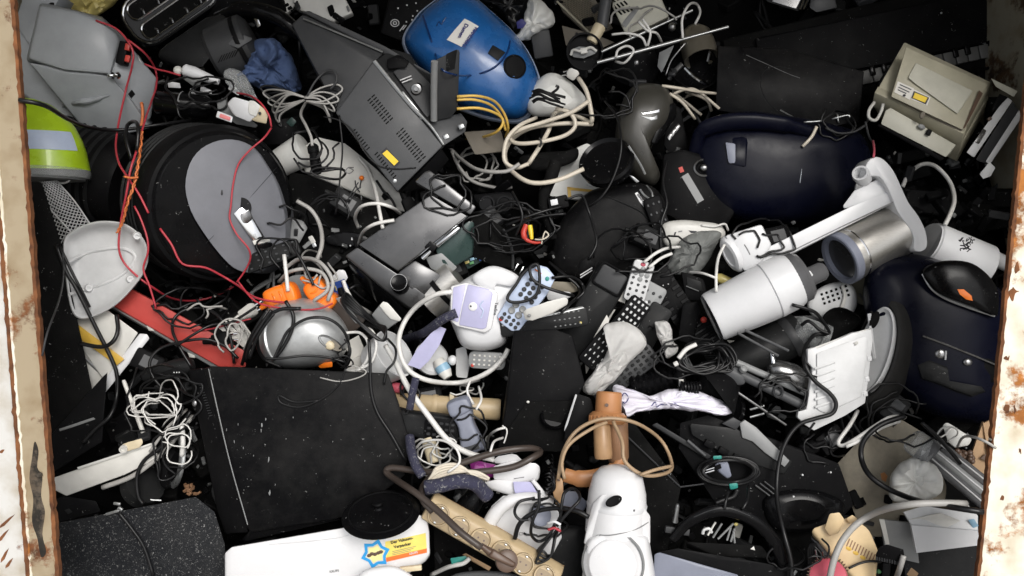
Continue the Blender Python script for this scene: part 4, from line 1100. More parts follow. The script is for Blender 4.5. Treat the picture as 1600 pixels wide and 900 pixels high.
t = T('steel_cylinder', 1365, 385, 0.07, 'brushed steel cylinder with a pale blue rim under the white foot plate', 'cylinder')
o = t.part('tube', MB(t).lathe((1318, 403, 28), (1408, 357, 8), [(38, 0), (40, .0), (40, .1), (40, .98), (38, 1)], 44), 'steel')
t.part('bead', MB(t).lathe((1330, 397, 25), (1334, 395, 24), [(40, 0), (41.2, .5), (40, 1)], 44, caps=False), 'chrome')
t.part('rim', MB(t).lathe((1322, 401, 27), (1311, 406.5, 30), [(37, 0), (41, 0), (41, .9), (39, 1), (33, .9), (31, 0)], 44, caps=False), 'blue_grey')
t.part('inside', MB(t).lathe((1316, 404, 28.5), (1324, 400, 27), [(32, 0), (1, .1)], 30), 'dark_steel')

t = T('white_canister', 1180, 466, 0.10, 'white plastic canister with a clear collar lying on remote controls', 'canister')
t.part('shell', MB(t).lathe((1113, 496, 10), (1246, 434, 24), [(36, .015), (38, .0), (39.5, .03), (44, .66), (43, .665), (45.5, .68), (44, .9), (38, 1)], 48), 'white')
t.part('open_end', MB(t).lathe((1110, 497.5, 9.6), (1120, 493, 11), [(36, 0), (1, .2)], 36), 'light_grey')
t.part('collar', MB(t).lathe((1236, 439, 23), (1258, 428, 25), [(38, 0), (40, .2), (40, .7), (34, 1)], 36), 'smoke_clear')
t.part('inner_sleeve', MB(t).lathe((1244, 442, 10), (1288, 422, 4), [(15, 0), (15, .9), (12, 1)], 24), 'smoke_clear')
t.part('tab', MB(t).hull([(1231, 468, 48), (1250, 462, 46), (1256, 466, 42), (1244, 480, 44), (1233, 472, 42), (1248, 470, 30)], 1.5), 'white_gloss')
t.part('tab', MB(t).hull([(1232, 410, 50), (1244, 398, 40), (1250, 410, 44), (1242, 416, 50), (1240, 404, 30)], 2), 'white')
t.part('tab', MB(t).hull([(1256, 426, 36), (1266, 422, 38), (1272, 430, 36), (1262, 438, 34), (1260, 430, 24)], 1.5), 'white')
t.part('side_rail', MB(t).tube([(1140, 524, 20), (1190, 506, 26), (1240, 484, 28), (1262, 468, 26)], 3.2, 8), 'mid_grey')

t = T('paper_towel_cover', 1495, 388, 0.0, 'white curved sheet with a dark printed emblem beside the right door post', 'cover')
pts = []
o = t.part('sheet', MB(t).lathe((1450, 380, -14), (1538, 418, -20), [(34, .0), (34, .02), (36, .04), (37, .98), (35, 1)], 36), 'white')
t.part('end_disc', MB(t).lathe((1452, 381, -14), (1447, 379, -13), [(33, 0), (33, .6), (1, 1)], 30), 'light_grey')
rr_ = random.Random(8)
mb = MB(t)
for k in range(16):
    x, y = 1509 + rr_.uniform(-10, 12), 382 + rr_.uniform(-9, 9)
    mb.tube([t.on(x + rr_.uniform(-4, 4), y + rr_.uniform(-4, 4), .5) for _ in range(4)], .8, 4, n=2)
t.part('printed_emblem', mb, 'ink', o)
t = T('white_roller', 1555, 400, -0.04, 'thin white roller behind the sheet with the printed emblem', 'roller')
t.solo(MB(t).lathe((1520, 388, -10), (1580, 416, -10), [(11, 0), (12, .05), (12, .95), (11, 1)], 20), 'light_grey')

# second navy vacuum, lower right
t = T('big_navy_vacuum', 1460, 520, 0.0, 'big navy blue vacuum cleaner with a black oval hatch and an orange sticker', 'vacuum cleaner', 'navy vacuum cleaners')
NO = [(1352, 430), (1370, 402), (1420, 396), (1480, 410), (1545, 440), (1585, 480), (1590, 560), (1570, 640), (1530, 662), (1460, 650), (1410, 620), (1372, 560), (1350, 480)]
body = t.part('body', MB(t).pillow(NO, [(1, -60), (1, 8), (.985, 24), (.94, 40), (.86, 52), (.72, 62), (.5, 68), (.25, 70), (.02, 70)], n=6, center=(1465, 520)), 'navy', smooth=60)
t.part('hatch', MB(t).pillow([(1440, 424), (1470, 408), (1520, 412), (1556, 446), (1560, 486), (1552, 494), (1520, 482), (1478, 466), (1456, 452)], [(1, 40), (1, 70), (.95, 76), (.8, 80), (.4, 83), (.02, 83)], n=6), 'black_gloss', smooth=60)
t.part('silver_trim', MB(t).tube([(1441, 428, 72), (1456, 452, 74), (1480, 468, 74), (1520, 483, 74), (1554, 494, 72)], 1.7, 6), 'silver')
t.decal('orange_sticker', [(1496, 452), (1506, 452), (1518, 462), (1520, 470), (1510, 468), (1500, 460)], 'orange')
t.part('front_grille', MB(t).hull([(1442, 526, 70), (1450, 522, 70), (1562, 566, 64), (1552, 600, 60), (1500, 584, 66), (1440, 560, 68), (1442, 528, 30), (1552, 600, 20)], 3), 'black')
t.part('chrome_line', MB(t).tube([(1442, 525, 73), (1480, 539, 73), (1530, 559, 70), (1560, 572, 66)], 1.3, 6), 'pewter')
for x, y, r_ in ((1470, 553, 9), (1512, 566, 7)):
    t.part('round_lamp', MB(t).ell((x, y, 70), (r_, r_ * .8, 3)), 'pewter')
t.part('white_divider', MB(t).tube([(1478, 548, 73), (1477, 562, 73)], 1.4, 6), 'light_grey')
t.part('bumper', MB(t).pillow([(1432, 570), (1450, 560), (1480, 572), (1470, 590), (1474, 600), (1500, 606), (1534, 604), (1540, 612), (1520, 620), (1494, 612), (1470, 602), (1440, 592)], soft(14, 58, e=.3), poly=True), 'dark_grey')
o = t.part('wheel', MB(t).lathe((1396, 556, 20), (1368, 548, 62), [(74, 0), (88, .2), (92, .5), (88, .82), (78, .98), (70, 1), (66, .9), (1, .9)], 44, sq=.42), 'rubber')
t.part('hub', MB(t).lathe((1374, 550, 54), (1365, 547, 66), [(64, 0), (67, .9), (64, 1), (58, .7), (1, .6)], 40, sq=.38), 'light_grey', o)
t.part('hub_slot', MB(t).ell((1366, 500, 68), (7, 14, 3), (0, 0, -22)), 'black_flat', o)
t.part('hub_spoke', MB(t).tube([(1358, 490, 66), (1362, 530, 68), (1366, 560, 68)], 3, 6), 'light_grey', o)
t.part('lower_shine', MB(t).hull([(1412, 520, 60), (1436, 540, 66), (1430, 580, 60), (1408, 566, 52), (1414, 524, 20)], 4), 'navy')
# ================================================================ left and lower left
t = T('ribbed_black_drum', 165, 270, -0.06, 'black ribbed plastic drum half hidden behind the big grey faced drum', 'drum')
t.part('drum', MB(t).lathe((90, 250, -20), (215, 290, 0), [(70, 0), (74, .05), (74, .95), (70, 1)], 40), 'black')
for k in range(5):
    t.part('rib', MB(t).lathe((132 + k * 12, 263.5 + k * 3.9, -13 + k * 1.8), (138 + k * 12, 265.5 + k * 3.9, -12 + k * 1.8), [(74, 0), (77, .3), (77, .7), (74, 1)], 40, caps=False), 'dark_grey')
t = T('drum_speaker', 340, 315, 0.03, 'big black drum shaped speaker with a flat grey face plate and chrome grip', 'drum speaker')
t.part('body', MB(t).lathe((302, 311, -40), (352, 321, 40), [(108, 0), (118, .06), (119, .5), (121, .84), (116, .95), (104, 1)], 56, sq=1.0), 'black')
for k in range(4):
    f0 = .12 + k * .13
    t.part('rib', MB(t).lathe((302 + 50 * f0, 311 + 10 * f0, -40 + 80 * f0), (302 + 50 * (f0 + .05), 311 + 10 * (f0 + .05), -40 + 80 * (f0 + .05)), [(118.5, 0), (121.5, .3), (121.5, .7), (119, 1)], 56, caps=False), 'dark_grey')
t.part('face', MB(t).lathe((349.5, 320.4, 37), (353.25, 321.2, 43), [(112, 0), (110, .6), (106, 1)], 56), 'black_gloss')
t.zf = lambda x, y: (352 - x) * .62 + (321 - y) * .12
GP = [(289, 292), (296, 256), (314, 232), (342, 219), (372, 219), (398, 232), (416, 258), (432, 286), (444, 330), (446, 372), (436, 402), (412, 422), (386, 426), (364, 418), (342, 396), (318, 364), (298, 330)]
t.part('face_plate', MB(t).prism(GP, -70, 50, 1.5, 2, smooth=3), 'plate_grey')
t.part('plate_seam', MB(t).tube([(322, 380, 50.2), (370, 332, 50.2), (432, 262, 50.2)], .45, 4, n=1), 'dark_grey')
t.part('dent', MB(t).ell((346, 300, 50), (2.2, 5, .8), (0, 0, 10)), 'charcoal')
t.part('recess', MB(t).lathe((377, 324, 49), (377, 324, 51.4), [(15, 0), (15, 1)], 28), 'black_gloss')
t.part('chrome_grip', MB(t).hull([(364, 334, 54), (378, 322, 58), (390, 330, 58), (423, 386, 60), (408, 394, 60), (372, 344, 54), (366, 336, 48), (422, 386, 50), (408, 394, 50)], 2), 'chrome')
t.part('grip_pad', MB(t).hull([(374, 334, 58), (390, 326, 62), (396, 340, 62), (388, 350, 60), (378, 350, 58), (376, 338, 54), (394, 342, 54)], 2.5), 'pewter')
t.part('grip_label', MB(t).hull([(394, 376, 60.5), (420, 371, 62), (423, 377, 62), (397, 383, 60.5), (396, 378, 58), (420, 376, 58)], .5), 'off_white')
t.part('grip_end', MB(t).hull([(397, 384, 60), (424, 378, 62), (437, 398, 60), (416, 416, 56), (410, 408, 56), (398, 386, 46), (434, 398, 44), (416, 414, 46)], 1.5), 'black_gloss')
t.part('end_trim', MB(t).tube([(415, 417, 56), (424, 410, 60), (437, 400, 60)], 1.6, 6), 'chrome')

# expanded metal
t = T('mesh_guard', 105, 325, 0.04, 'strip of curved grey expanded metal mesh under the lime green dome', 'mesh guard')
P00, P10, P11, P01 = V((62, 284)), V((88, 282)), V((142, 352)), V((88, 384))
mb = MB(t); lattice(mb, qp, 7, 14, .85, 0, lambda u, v: 18 * math.sin(math.pi * u) + 4)
t.part('mesh', mb, 'light_grey', kind='stuff')
t.part('edge_bar', MB(t).tube([(64, 286, 6), (76, 340, 8), (92, 384, 8)], 1.3, 6), 'light_grey')
t.part('edge_bar', MB(t).tube([(88, 282, 6), (116, 314, 8), (142, 352, 8)], 1.3, 6), 'light_grey')
t.part('cross_bar', MB(t).tube([(74, 322, 14), (94, 344, 26), (114, 366, 20)], 1.2, 6), 'light_grey')
t = T('white_wire_hook', 100, 282, 0.06, 'small white wire hook under the lime green dome', 'hook')
t.solo(MB(t).tube([(84, 280, 0), (94, 286, 4), (106, 284, 6), (112, 276, 4)], 1.6, 6), 'white_cable')

t = T('lamp_cover', 165, 420, 0.09, 'pale silver grey oval plastic lamp cover lying hollow side up', 'lamp cover')
LO = [(99, 378), (114, 360), (138, 349), (164, 345), (196, 350), (222, 370), (232, 396), (226, 424), (208, 450), (182, 476), (150, 494), (124, 498), (110, 480), (102, 430)]
o = t.part('shell', MB(t).pillow(LO, [(.9, -26), (.97, -6), (1, 12), (1, 16), (.975, 18), (.94, 16), (.9, 6), (.8, -4), (.62, -8), (.3, -10), (.02, -10)], n=8, center=(162, 418)), 'light_grey', smooth=60)
t.part('inner_ridge', MB(t).tube([t.on(x, y, .5) for x, y in [(103, 412), (130, 398), (160, 390), (190, 388), (210, 398), (206, 414), (186, 432), (160, 444), (128, 454), (108, 460)]], 2.6, 8), 'light_grey', o)
for x, y in ((214, 369), (204, 436), (139, 450)):
    p = t.on(x, y, 0)
    t.part('screw_boss', MB(t).lathe(p, (p[0], p[1], p[2] + 5), [(7, 0), (5.5, .6), (5, 1), (2.4, 1), (2.4, .5)], 14), 'light_grey', o)
t = T('clear_tab', 245, 372, 0.03, 'clear grey plastic tab between the lamp cover and the grey faced drum', 'tab piece')
t.solo(MB(t).hull([(228, 362, 4), (240, 364, 6), (264, 376, 4), (252, 386, 4), (232, 382, 2), (232, 366, -2), (256, 382, -2)], 1), 'mid_grey')

# red panel, cream drawer
t = T('red_panel_strip', 285, 510, 0.0, 'long flat red panel lying diagonally under tangled wires', 'red board')
t.part('board', MB(t).hull([(178, 478, 14), (206, 452, 14), (232, 470, 16), (386, 550, 22), (384, 574, 20), (342, 573, 18), (178, 482, 0), (342, 574, 2), (386, 560, 0), (210, 452, -4)], 1.5), 'red_panel')
t.part('grey_edge', MB(t).hull([(172, 478, 8), (180, 475, 10), (344, 572, 14), (332, 574, 10), (172, 482, -6), (334, 574, -6)], 1), 'mid_grey')
for x, y in ((234, 512), (298, 554)):
    t.part('clip', MB(t).hull([(x - 6, y - 4, 12), (x + 6, y + 1, 12), (x + 8, y + 6, 10), (x - 2, y + 5, 10), (x, y, 2)], 1), 'off_white')
t = T('cream_drawer_box', 165, 550, -0.01, 'cream white plastic housing with an orange yellow bar beside the black slab', 'plastic housing')
t.part('top_shell', MB(t).hull([(112, 502, 16), (165, 482, 20), (216, 520, 22), (186, 566, 22), (162, 594, 20), (120, 534, 16), (112, 504, -20), (214, 522, -20), (164, 596, -20)], 2), 'off_white')
t.part('lower_shell', MB(t).hull([(120, 536, 12), (176, 578, 14), (148, 614, 10), (138, 608, 8), (120, 540, -14), (150, 612, -16)], 2), 'off_white')
t.part('end_rail', MB(t).hull([(218, 521, 24), (230, 522, 24), (234, 529, 22), (163, 616, 18), (148, 612, 18), (176, 580, 20), (220, 522, 0), (232, 530, 0), (160, 616, -2)], 1.5), 'white')
t.part('yellow_bar', MB(t).hull([(118, 507, 22), (124, 508, 24), (195, 561, 27), (182, 572, 26), (121, 528, 22), (118, 508, 10), (192, 562, 10)], 2), 'ochre')
t.part('grey_groove', MB(t).hull([(132, 560, 18), (136, 560, 18), (178, 594, 18), (172, 598, 18), (134, 566, 8), (174, 596, 8)], .5), 'mid_grey')
t = T('black_slab', 95, 470, 0.07, 'tall flat black panel leaning beside the left door post', 'black board')
t.part('board', MB(t).hull([(40, 284, 10), (64, 284, 10), (96, 380, 10), (122, 510, 10), (151, 640, 10), (150, 656, 10), (72, 690, 10), (56, 560, 10), (40, 290, -14), (66, 286, -14), (150, 642, -14), (72, 690, -14)], 2), 'black_flat')
t = T('worn_black_slab', 120, 680, -0.02, 'scuffed black board with a pale worn edge below the tall black panel', 'black board')
t.solo(MB(t).hull([(70, 690, 6), (150, 656, 8), (160, 660, 8), (168, 580, 6), (150, 640, 6), (160, 690, 6), (80, 740, 4), (70, 700, -20), (160, 690, -20)], 2), 'black')
t = T('pale_trim_strip', 120, 665, 0.05, 'pale worn strip along the foot of the tall black panel', 'trim strip')
t.solo(MB(t).hull([(92, 670, 8), (146, 652, 10), (150, 655, 8), (118, 666, 8), (93, 674, 6), (100, 672, 2)], .5), 'mid_grey')

# white beam with knob
t = T('white_beam', 165, 735, 0.0, 'off-white plastic beam with a rounded end lying in the lower left', 'plastic beam')
t.part('beam', MB(t).hull([(82, 747, 16), (112, 736, 18), (225, 698, 20), (242, 690, 20), (247, 716, 18), (200, 740, 18), (104, 775, 16), (98, 772, 16), (84, 765, 14), (82, 748, -10), (244, 694, -10), (104, 775, -10)], 2), 'off_white')
t.part('raised_edge', MB(t).hull([(120, 730, 22), (236, 692, 24), (238, 695, 24), (122, 734, 22), (122, 732, 14), (236, 694, 14)], .8), 'white_old')
t.part('knob_block', MB(t).hull([(190, 694, 30), (200, 690, 32), (222, 684, 32), (224, 692, 32), (218, 700, 32), (198, 706, 30), (190, 700, 30), (196, 704, 14), (220, 694, 14)], 2), 'cream')
t.part('knob_ring', MB(t).lathe((194, 700, 30), (192, 703, 36), [(6, 0), (6, 1), (4, 1), (4, .5), (1, .5)], 16), 'off_white')
t = T('headphones', 255, 740, -0.02, 'black headphones with a silver band under the white beam', 'headphones')
t.part('headband', MB(t).tube([(280, 672, 18), (285, 700, 22), (283, 730, 24), (276, 752, 20), (268, 760, 12)], 5.0, 8, flat=.4), 'silver')
t.part('ear_cushion', MB(t).lathe((258, 730, 6), (272, 734, 14), [(24, 0), (32, .3), (32, .7), (27, 1), (1, .9)], 24, sq=.5), 'black')
t.part('ear_shell', MB(t).lathe((249, 736, 0), (258, 731, 6), [(14, 0), (22, .6), (25, 1)], 24, sq=.5), 'black_gloss')
t.part('second_cushion', MB(t).lathe((212, 770, -8), (228, 756, 8), [(20, 0), (32, .4), (31, 1), (1, .9)], 26), 'dark_grey')
t.part('chrome_ring', MB(t).tube([(202, 752, 12), (204, 768, 14), (216, 782, 14), (232, 784, 12)], 1.6, 6), 'chrome')
t.part('chrome_ring', MB(t).tube([(214, 768, 16), (232, 780, 16), (252, 782, 12)], 1.4, 6), 'silver')
t = T('copper_coil', 300, 765, -0.05, 'little heap of copper coloured parts beside the headphones', 'copper parts')
mb = MB(t)
rr_ = random.Random(4)
for k in range(16):
    mb.box((300 + rr_.uniform(-13, 13), 765 + rr_.uniform(-8, 8), rr_.uniform(0, 8)), (6, 3.5, 3), (rr_.uniform(0, 90), 0, rr_.uniform(0, 180)))
t.solo(mb, 'brown_mid')
t = T('dark_pipe_handle', 262, 580, 0.0, 'dark grey tapered handle with a bright worn side near the red board', 'handle grip')
t.solo(MB(t).lathe((225, 588, 6), (300, 570, 10), [(9, 0), (13, .2), (15, .7), (12, 1)], 18), 'dark_grey')
t = T('black_remote_dark', 262, 578, 0.03, 'black handset with tiny holes among wires left of the black cabinet', 'handset')
o = t.solo(MB(t).hull([(232, 588, 10), (278, 572, 12), (286, 580, 12), (282, 590, 10), (240, 598, 8), (236, 594, -6), (284, 584, -6)], 3), 'black').o
for x in (272, 276, 280):
    t.part('hole', MB(t).ell((x, 582, 12), (1.2, 1.2, .8)), 'light_grey', o)
t = T('thin_white_tube', 205, 640, 0.03, 'thin white plastic tube pointing down in the dark left hollow', 'tube')
t.part('tube', MB(t).lathe((193, 594, 10), (224, 676, 14), [(2.4, 0), (3.2, .05), (3.2, .33), (3.6, .4), (3.6, 1)], 12), 'off_white')
t.part('black_band', MB(t).lathe((199, 618, 11), (204, 636, 12), [(4, 0), (4, 1)], 12), 'black')

# black cabinet
t = T('black_cabinet', 480, 705, 0.05, 'large black computer case scuffed white in spots with cables across its top edge', 'computer case')
t.part('side_panel', MB(t).hull([(318, 576, 40), (330, 572, 44), (606, 583, 44), (622, 626, 44), (640, 690, 44), (632, 744, 44), (560, 800, 44), (524, 812, 44), (392, 832, 44), (384, 822, 42), (330, 600, 40), (330, 576, -20), (606, 586, -20), (640, 690, -20), (392, 830, -20)], 2.5), 'black_vinyl')
t.part('front_panel', MB(t).hull([(294, 578, 20), (322, 574, 36), (330, 600, 40), (388, 832, 40), (352, 834, 20), (340, 800, 18), (296, 590, 16), (296, 580, -40), (352, 834, -40), (386, 832, -20)], 2), 'black')
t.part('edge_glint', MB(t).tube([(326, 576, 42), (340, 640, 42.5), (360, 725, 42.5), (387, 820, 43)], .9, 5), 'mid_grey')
for k in range(13):
    t.part('vent_pip', MB(t).tube([(311 + k * 1.3, 602 + k * 4.0, 32 + k * .2), (316 + k * 1.3, 601 + k * 4.0, 34 + k * .2)], .8, 4, n=1), 'charcoal')
t.part('lower_ledge', MB(t).hull([(392, 826, 40), (520, 806, 42), (534, 812, 36), (384, 846, 30), (376, 844, 24), (394, 830, 20), (530, 812, 10), (384, 846, 0)], 2), 'black_gloss')
t.part('round_screw', MB(t).ell((304, 630, 26), (4, 5, 2)), 'pewter')
rr_ = random.Random(12)
for x, y, L in ((409, 665, 4), (408, 672, 3), (420, 717, 5), (421, 770, 4), (415, 655, 2.4), (372, 663, 2), (354, 672, 2), (430, 757, 2), (366, 690, 2.2), (380, 700, 1.6), (396, 712, 1.4), (458, 652, 1.5), (520, 690, 1.2), (570, 720, 1.4), (494, 740, 1.2)):
    pl = [(x + L * rr_.uniform(.15, .55) * math.cos(a), y + L * rr_.uniform(.4, 1.5) * math.sin(a)) for a in (0, 1.05, 2.1, 3.14, 4.2, 5.2)]
    t.decal('paint_chip', pl, 'mid_grey', eps=.4, thick=.8)

t = T('speckled_board', 220, 845, 0.02, 'black board sprinkled with grey dust in the bottom left corner', 'black board')
t.part('board', MB(t).hull([(84, 818, 10), (306, 776, 14), (336, 800, 14), (352, 850, 12), (352, 930, 12), (88, 940, 10), (84, 820, -16), (352, 930, -16), (306, 778, -16), (90, 938, -16)], 2), 'speckled')
t = T('black_tray_rim', 150, 790, -0.02, 'black tray edge with a small grey foot above the speckled board', 'tray')
t.part('rim', MB(t).hull([(84, 780, 6), (100, 774, 8), (150, 782, 8), (158, 800, 8), (90, 818, 6), (84, 790, -12), (156, 802, -12)], 2), 'black')
t.part('foot_pad', MB(t).hull([(100, 797, 9), (108, 794, 9), (114, 800, 9), (106, 804, 9), (106, 799, 6)], .6), 'dark_grey')
t = T('metal_clip', 182, 792, 0.06, 'bright little metal clip on the edge of the speckled board', 'clip')
t.solo(MB(t).box((183, 787, 4), (11, 4, 4), (0, 0, -8), 1).box((178, 800, 4), (26, 4, 4), (0, 0, 16), 1).box((188, 795, 4), (8, 5, 5), (0, 0, -30), 1), 'silver')

# white vacuum packer and lid at the bottom
t = T('vacuum_packer', 515, 875, 0.07, 'white vacuum packing machine with a yellow printed label at the bottom edge', 'kitchen appliance')
o = t.part('case', MB(t).hull([(351, 864, 30), (362, 854, 34), (400, 846, 34), (560, 826, 34), (654, 804, 34), (667, 808, 32), (671, 832, 30), (672, 866, 26), (664, 878, 20), (560, 900, 22), (500, 1000, 10), (352, 1000, 10), (354, 866, -50), (668, 810, -50), (672, 870, -50), (352, 1000, -40)], 4), 'white_gloss')
lb = t.decal('yellow_label', [(602, 846.5), (634, 840), (665, 833), (666, 845), (667, 862), (634, 870), (602, 877.5)], 'print_yellow', o, eps=.6)
t.decal('orange_band', [(602, 872), (634, 864.5), (667, 857), (667, 863.5), (634, 871), (602, 878.5)], 'print_orange', lb, eps=1.0)
t.text('Der Vakuum-', 611, 850, 6.4, 12.5, 'ink', lb, eps=1.6)
t.text('Verpacker', 616, 857, 6.4, 12.5, 'ink', lb, eps=1.6)
t.text('KRUPS', 640, 867.0, 4.4, 12.5, 'white', lb, eps=2.2)
for k in range(3):
    t.part('fine_print', MB(t).tube([t.on(613, 862 + k * 2.6, 1.0), t.on(650 - 4 * k, 853.5 + k * 3.4, 1.0)], .35, 4, n=1), 'ink_grey', lb)
def star(cx, cy, R0, R1, rot, n=6, sq=1.0):
    pts = []
    for k in range(n * 2):
        r_ = R0 if k % 2 == 0 else R1
        a = rad(rot + k * 180 / n)
        pts.append((cx + r_ * math.cos(a) * 1.0, cy - r_ * math.sin(a) * sq))
    return pts
st = t.decal('star_border', star(586.5, 865.5, 23.5, 16.5, 18), 'print_blue', o, eps=1.2)
t.decal('star_inner', star(586.5, 865.5, 16.5, 12.2, 18), 'white', st, eps=.8)
t.decal('star_centre', star(586.5, 865.5, 14.5, 10.6, 18), 'print_pale', st, eps=1.1)
for k, (x, y) in enumerate([(577, 868), (581, 865.5), (586, 866), (591, 864), (595, 862.5)]):
    t.part('printed_beans', MB(t).ell(t.on(x, y, 1.0), (3.6, 2.6, .7), (0, 0, 15)), 'brown', st)
t.text('KRUPS', 515, 895, 5, 8, 'ink_grey', o, eps=.6)
t.part('edge_line', MB(t).tube([t.on(x, y, .1) for x, y in [(420, 851), (480, 846), (530, 840), (545, 836)]], .5, 4), 'light_grey', o)
t = T('white_bowl', 612, 900, 0.13, 'white plastic cover overlapping the front of the packing machine', 'cover')
t.solo(MB(t).pillow([(560, 900), (600, 884), (630, 890), (655, 915), (650, 960), (560, 960)], soft(20, e=.3), n=6), 'white_gloss', smooth=60)
t = T('cream_switch_bar', 622, 888, 0.11, 'small cream bar in the slot of the packing machine', 'bar')
t.solo(MB(t).box((642, 888, 0), (34, 8, 8), (0, 0, 6), 1), 'cream')
t = T('black_pot_lid', 595, 803, 0.15, 'glossy black round lid with a knob lying on the packing machine', 'lid', tx=-66, ang=3)
mb = MB(); mb.lathe((0, 0, -4), (0, 0, 4), [(54, 0), (60, .35), (61, .5), (58, .72), (46, .95), (20, 1.1), (1, 1.15)], 52, local=True)
t.part('disc', mb, 'black_gloss', smooth=60)
t.part('knob', MB().lathe((-4, 8, 4), (-4, 8, 18), [(8, 0), (6, .3), (9, .8), (8, 1), (1, 1)], 22, local=True), 'black_gloss')
t.part('bead', MB().tube([(50 * math.cos(k * .262), 50 * math.sin(k * .262), 3.5) for k in range(24)], 1.4, 6, True, 1), 'black')
# ================================================================ centre
t = T('cream_casing', 560, 270, -0.05, 'broad cream white panel under the lower corner of the grey radio', 'panel sheet')
t.solo(MB(t).hull([(462, 238, 8), (496, 212, 10), (540, 222, 12), (588, 262, 12), (642, 318, 8), (634, 334, 8), (596, 318, 8), (530, 282, 8), (478, 270, 6), (464, 242, -14), (640, 322, -14), (600, 322, -14), (480, 274, -14)], 4), 'off_white')
t = T('white_cup', 455, 245, -0.02, 'white plastic cup on its side left of the cream panel', 'cup')
t.part('wall', MB(t).lathe((478, 232, 4), (432, 258, -6), [(24, 0), (26, .02), (22, .9), (19, 1), (1, 1)], 30), 'white_old')
t = T('car_charger', 489, 252, 0.06, 'black car charger plug with a ribbed grip hanging above the cream panel', 'charger')
t.part('plug', MB(t).lathe((488, 225, 8), (496, 272, 12), [(5, 0), (8, .06), (8, .3), (7, .32), (8.5, .5), (9, .9), (5, 1)], 16), 'black')
for k in range(4):
    f0 = .1 + k * .05
    t.part('grip_ring', MB(t).lathe((488 + 8 * f0, 225 + 47 * f0, 8 + 4 * f0), (488 + 8 * (f0 + .025), 225 + 47 * (f0 + .025), 8.5 + 4 * f0), [(8, 0), (9, .5), (8, 1)], 16), 'dark_grey')
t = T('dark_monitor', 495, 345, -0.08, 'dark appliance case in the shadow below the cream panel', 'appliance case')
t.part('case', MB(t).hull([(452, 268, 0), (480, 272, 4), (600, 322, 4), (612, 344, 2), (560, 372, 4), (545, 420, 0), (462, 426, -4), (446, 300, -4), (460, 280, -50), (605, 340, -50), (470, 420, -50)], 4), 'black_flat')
t.part('curved_lip', MB(t).pillow([(505, 372), (530, 362), (568, 366), (578, 376), (560, 384), (520, 384)], soft(8, 4), n=5), 'black_gloss')
t.part('white_chip', MB(t).box((552, 373, 14), (6, 4, 1.5), (0, 0, 5)), 'white')
t = T('grey_corner_piece', 468, 360, -0.06, 'pale grey plastic corner beside the grey faced drum', 'plastic piece')
t.solo(MB(t).hull([(456, 340, 4), (474, 344, 6), (482, 356, 4), (462, 392, 2), (446, 410, 0), (452, 370, 0), (458, 344, -12), (478, 358, -12)], 3), 'mid_grey')
t = T('usb_plug', 486, 376, 0.0, 'small white plug hanging in the gap right of the grey faced drum', 'plug')
t.part('shell', MB(t).hull([(481, 370, 2), (488, 367, 4), (494, 378, 4), (488, 384, 2), (482, 374, -4), (492, 380, -4)], 1), 'off_white')
t.part('tip', MB(t).box((491, 383, 2), (6, 7, 3), (0, 0, 30), .6), 'silver')

# coffee machine
t = T('coffee_machine', 640, 385, 0.06, 'dark grey coffee machine with a chrome front and round knob lying on its back', 'coffee machine')
t.part('top_plate', MB(t).hull([(560, 382, 52), (673, 304, 52), (731, 338, 52), (700, 364, 52), (622, 424, 52), (562, 386, 10), (730, 340, 10), (622, 424, 10)], 2), 'dark_steel')
t.part('rear_plate', MB(t).hull([(664, 268, 50), (672, 266, 50), (744, 323, 52), (735, 336, 52), (676, 300, 52), (648, 284, 50), (664, 270, 0), (744, 326, 0), (650, 288, 0)], 2.5), 'dark_steel')
t.part('front_plate', MB(t).hull([(539, 400, 50), (558, 386, 53), (618, 426, 54), (666, 462, 50), (650, 488, 44), (600, 452, 48), (541, 402, 0), (664, 464, 0), (610, 470, 0)], 2.5), 'dark_steel')
t.part('under_side', MB(t).hull([(540, 402, 46), (604, 456, 44), (640, 490, 38), (622, 502, 20), (600, 486, 10), (548, 424, 20), (540, 404, -10), (622, 500, -10)], 2), 'black_gloss')
t.part('chrome_front', MB(t).lathe((664, 472, 10), (716, 430, 14), [(24, 0), (34, .04), (34, .96), (24, 1)], 30, sq=1.1), 'steel')
t.part('front_housing', MB(t).hull([(622, 426, 53), (648, 406, 52), (694, 432, 46), (690, 446, 44), (664, 468, 46), (640, 450, 52), (624, 428, 10), (692, 440, 6)], 3), 'dark_steel')
t.part('band', MB(t).lathe((686, 454, 12), (692, 449, 12.5), [(36.5, 0), (36.5, 1)], 30, caps=False, sq=1.1), 'black')
k_ = t.part('knob', MB(t).lathe((626, 447, 48), (623, 441, 66), [(13.5, 0), (13.5, .75), (12.5, 1), (11, .95), (1, .95)], 26), 'black_gloss')
t.part('knob_ring', MB(t).lathe((623.4, 441.6, 64), (623, 441, 66.4), [(12.6, 0), (12.8, 1), (11.9, 1), (11.9, .3)], 26, caps=False), 'pewter', k_)
t.part('chrome_bar', MB(t).lathe((682, 384, 54), (718, 355, 56), [(3, 0), (4.2, .04), (4.2, .96), (3, 1)], 14), 'chrome')
t.part('chrome_lever', MB(t).lathe((660, 404, 54), (673, 392, 56), [(3.4, 0), (3, .5), (1.8, 1)], 12), 'chrome')
t.part('hinge_block', MB(t).hull([(662, 386, 54), (672, 376, 56), (684, 384, 56), (678, 394, 54), (668, 394, 46), (680, 380, 46)], 1.5), 'black_gloss')
t.part('plate_edge', MB(t).tube([(622, 424, 53.5), (662, 393, 54), (731, 337, 54)], .9, 5, n=1), 'chrome')
t.part('dark_window', MB(t).hull([(680, 390, 44), (732, 344, 48), (742, 346, 44), (738, 400, 30), (706, 420, 36), (690, 412, 40), (682, 394, 4), (740, 396, 0)], 3), 'teal_smoke')
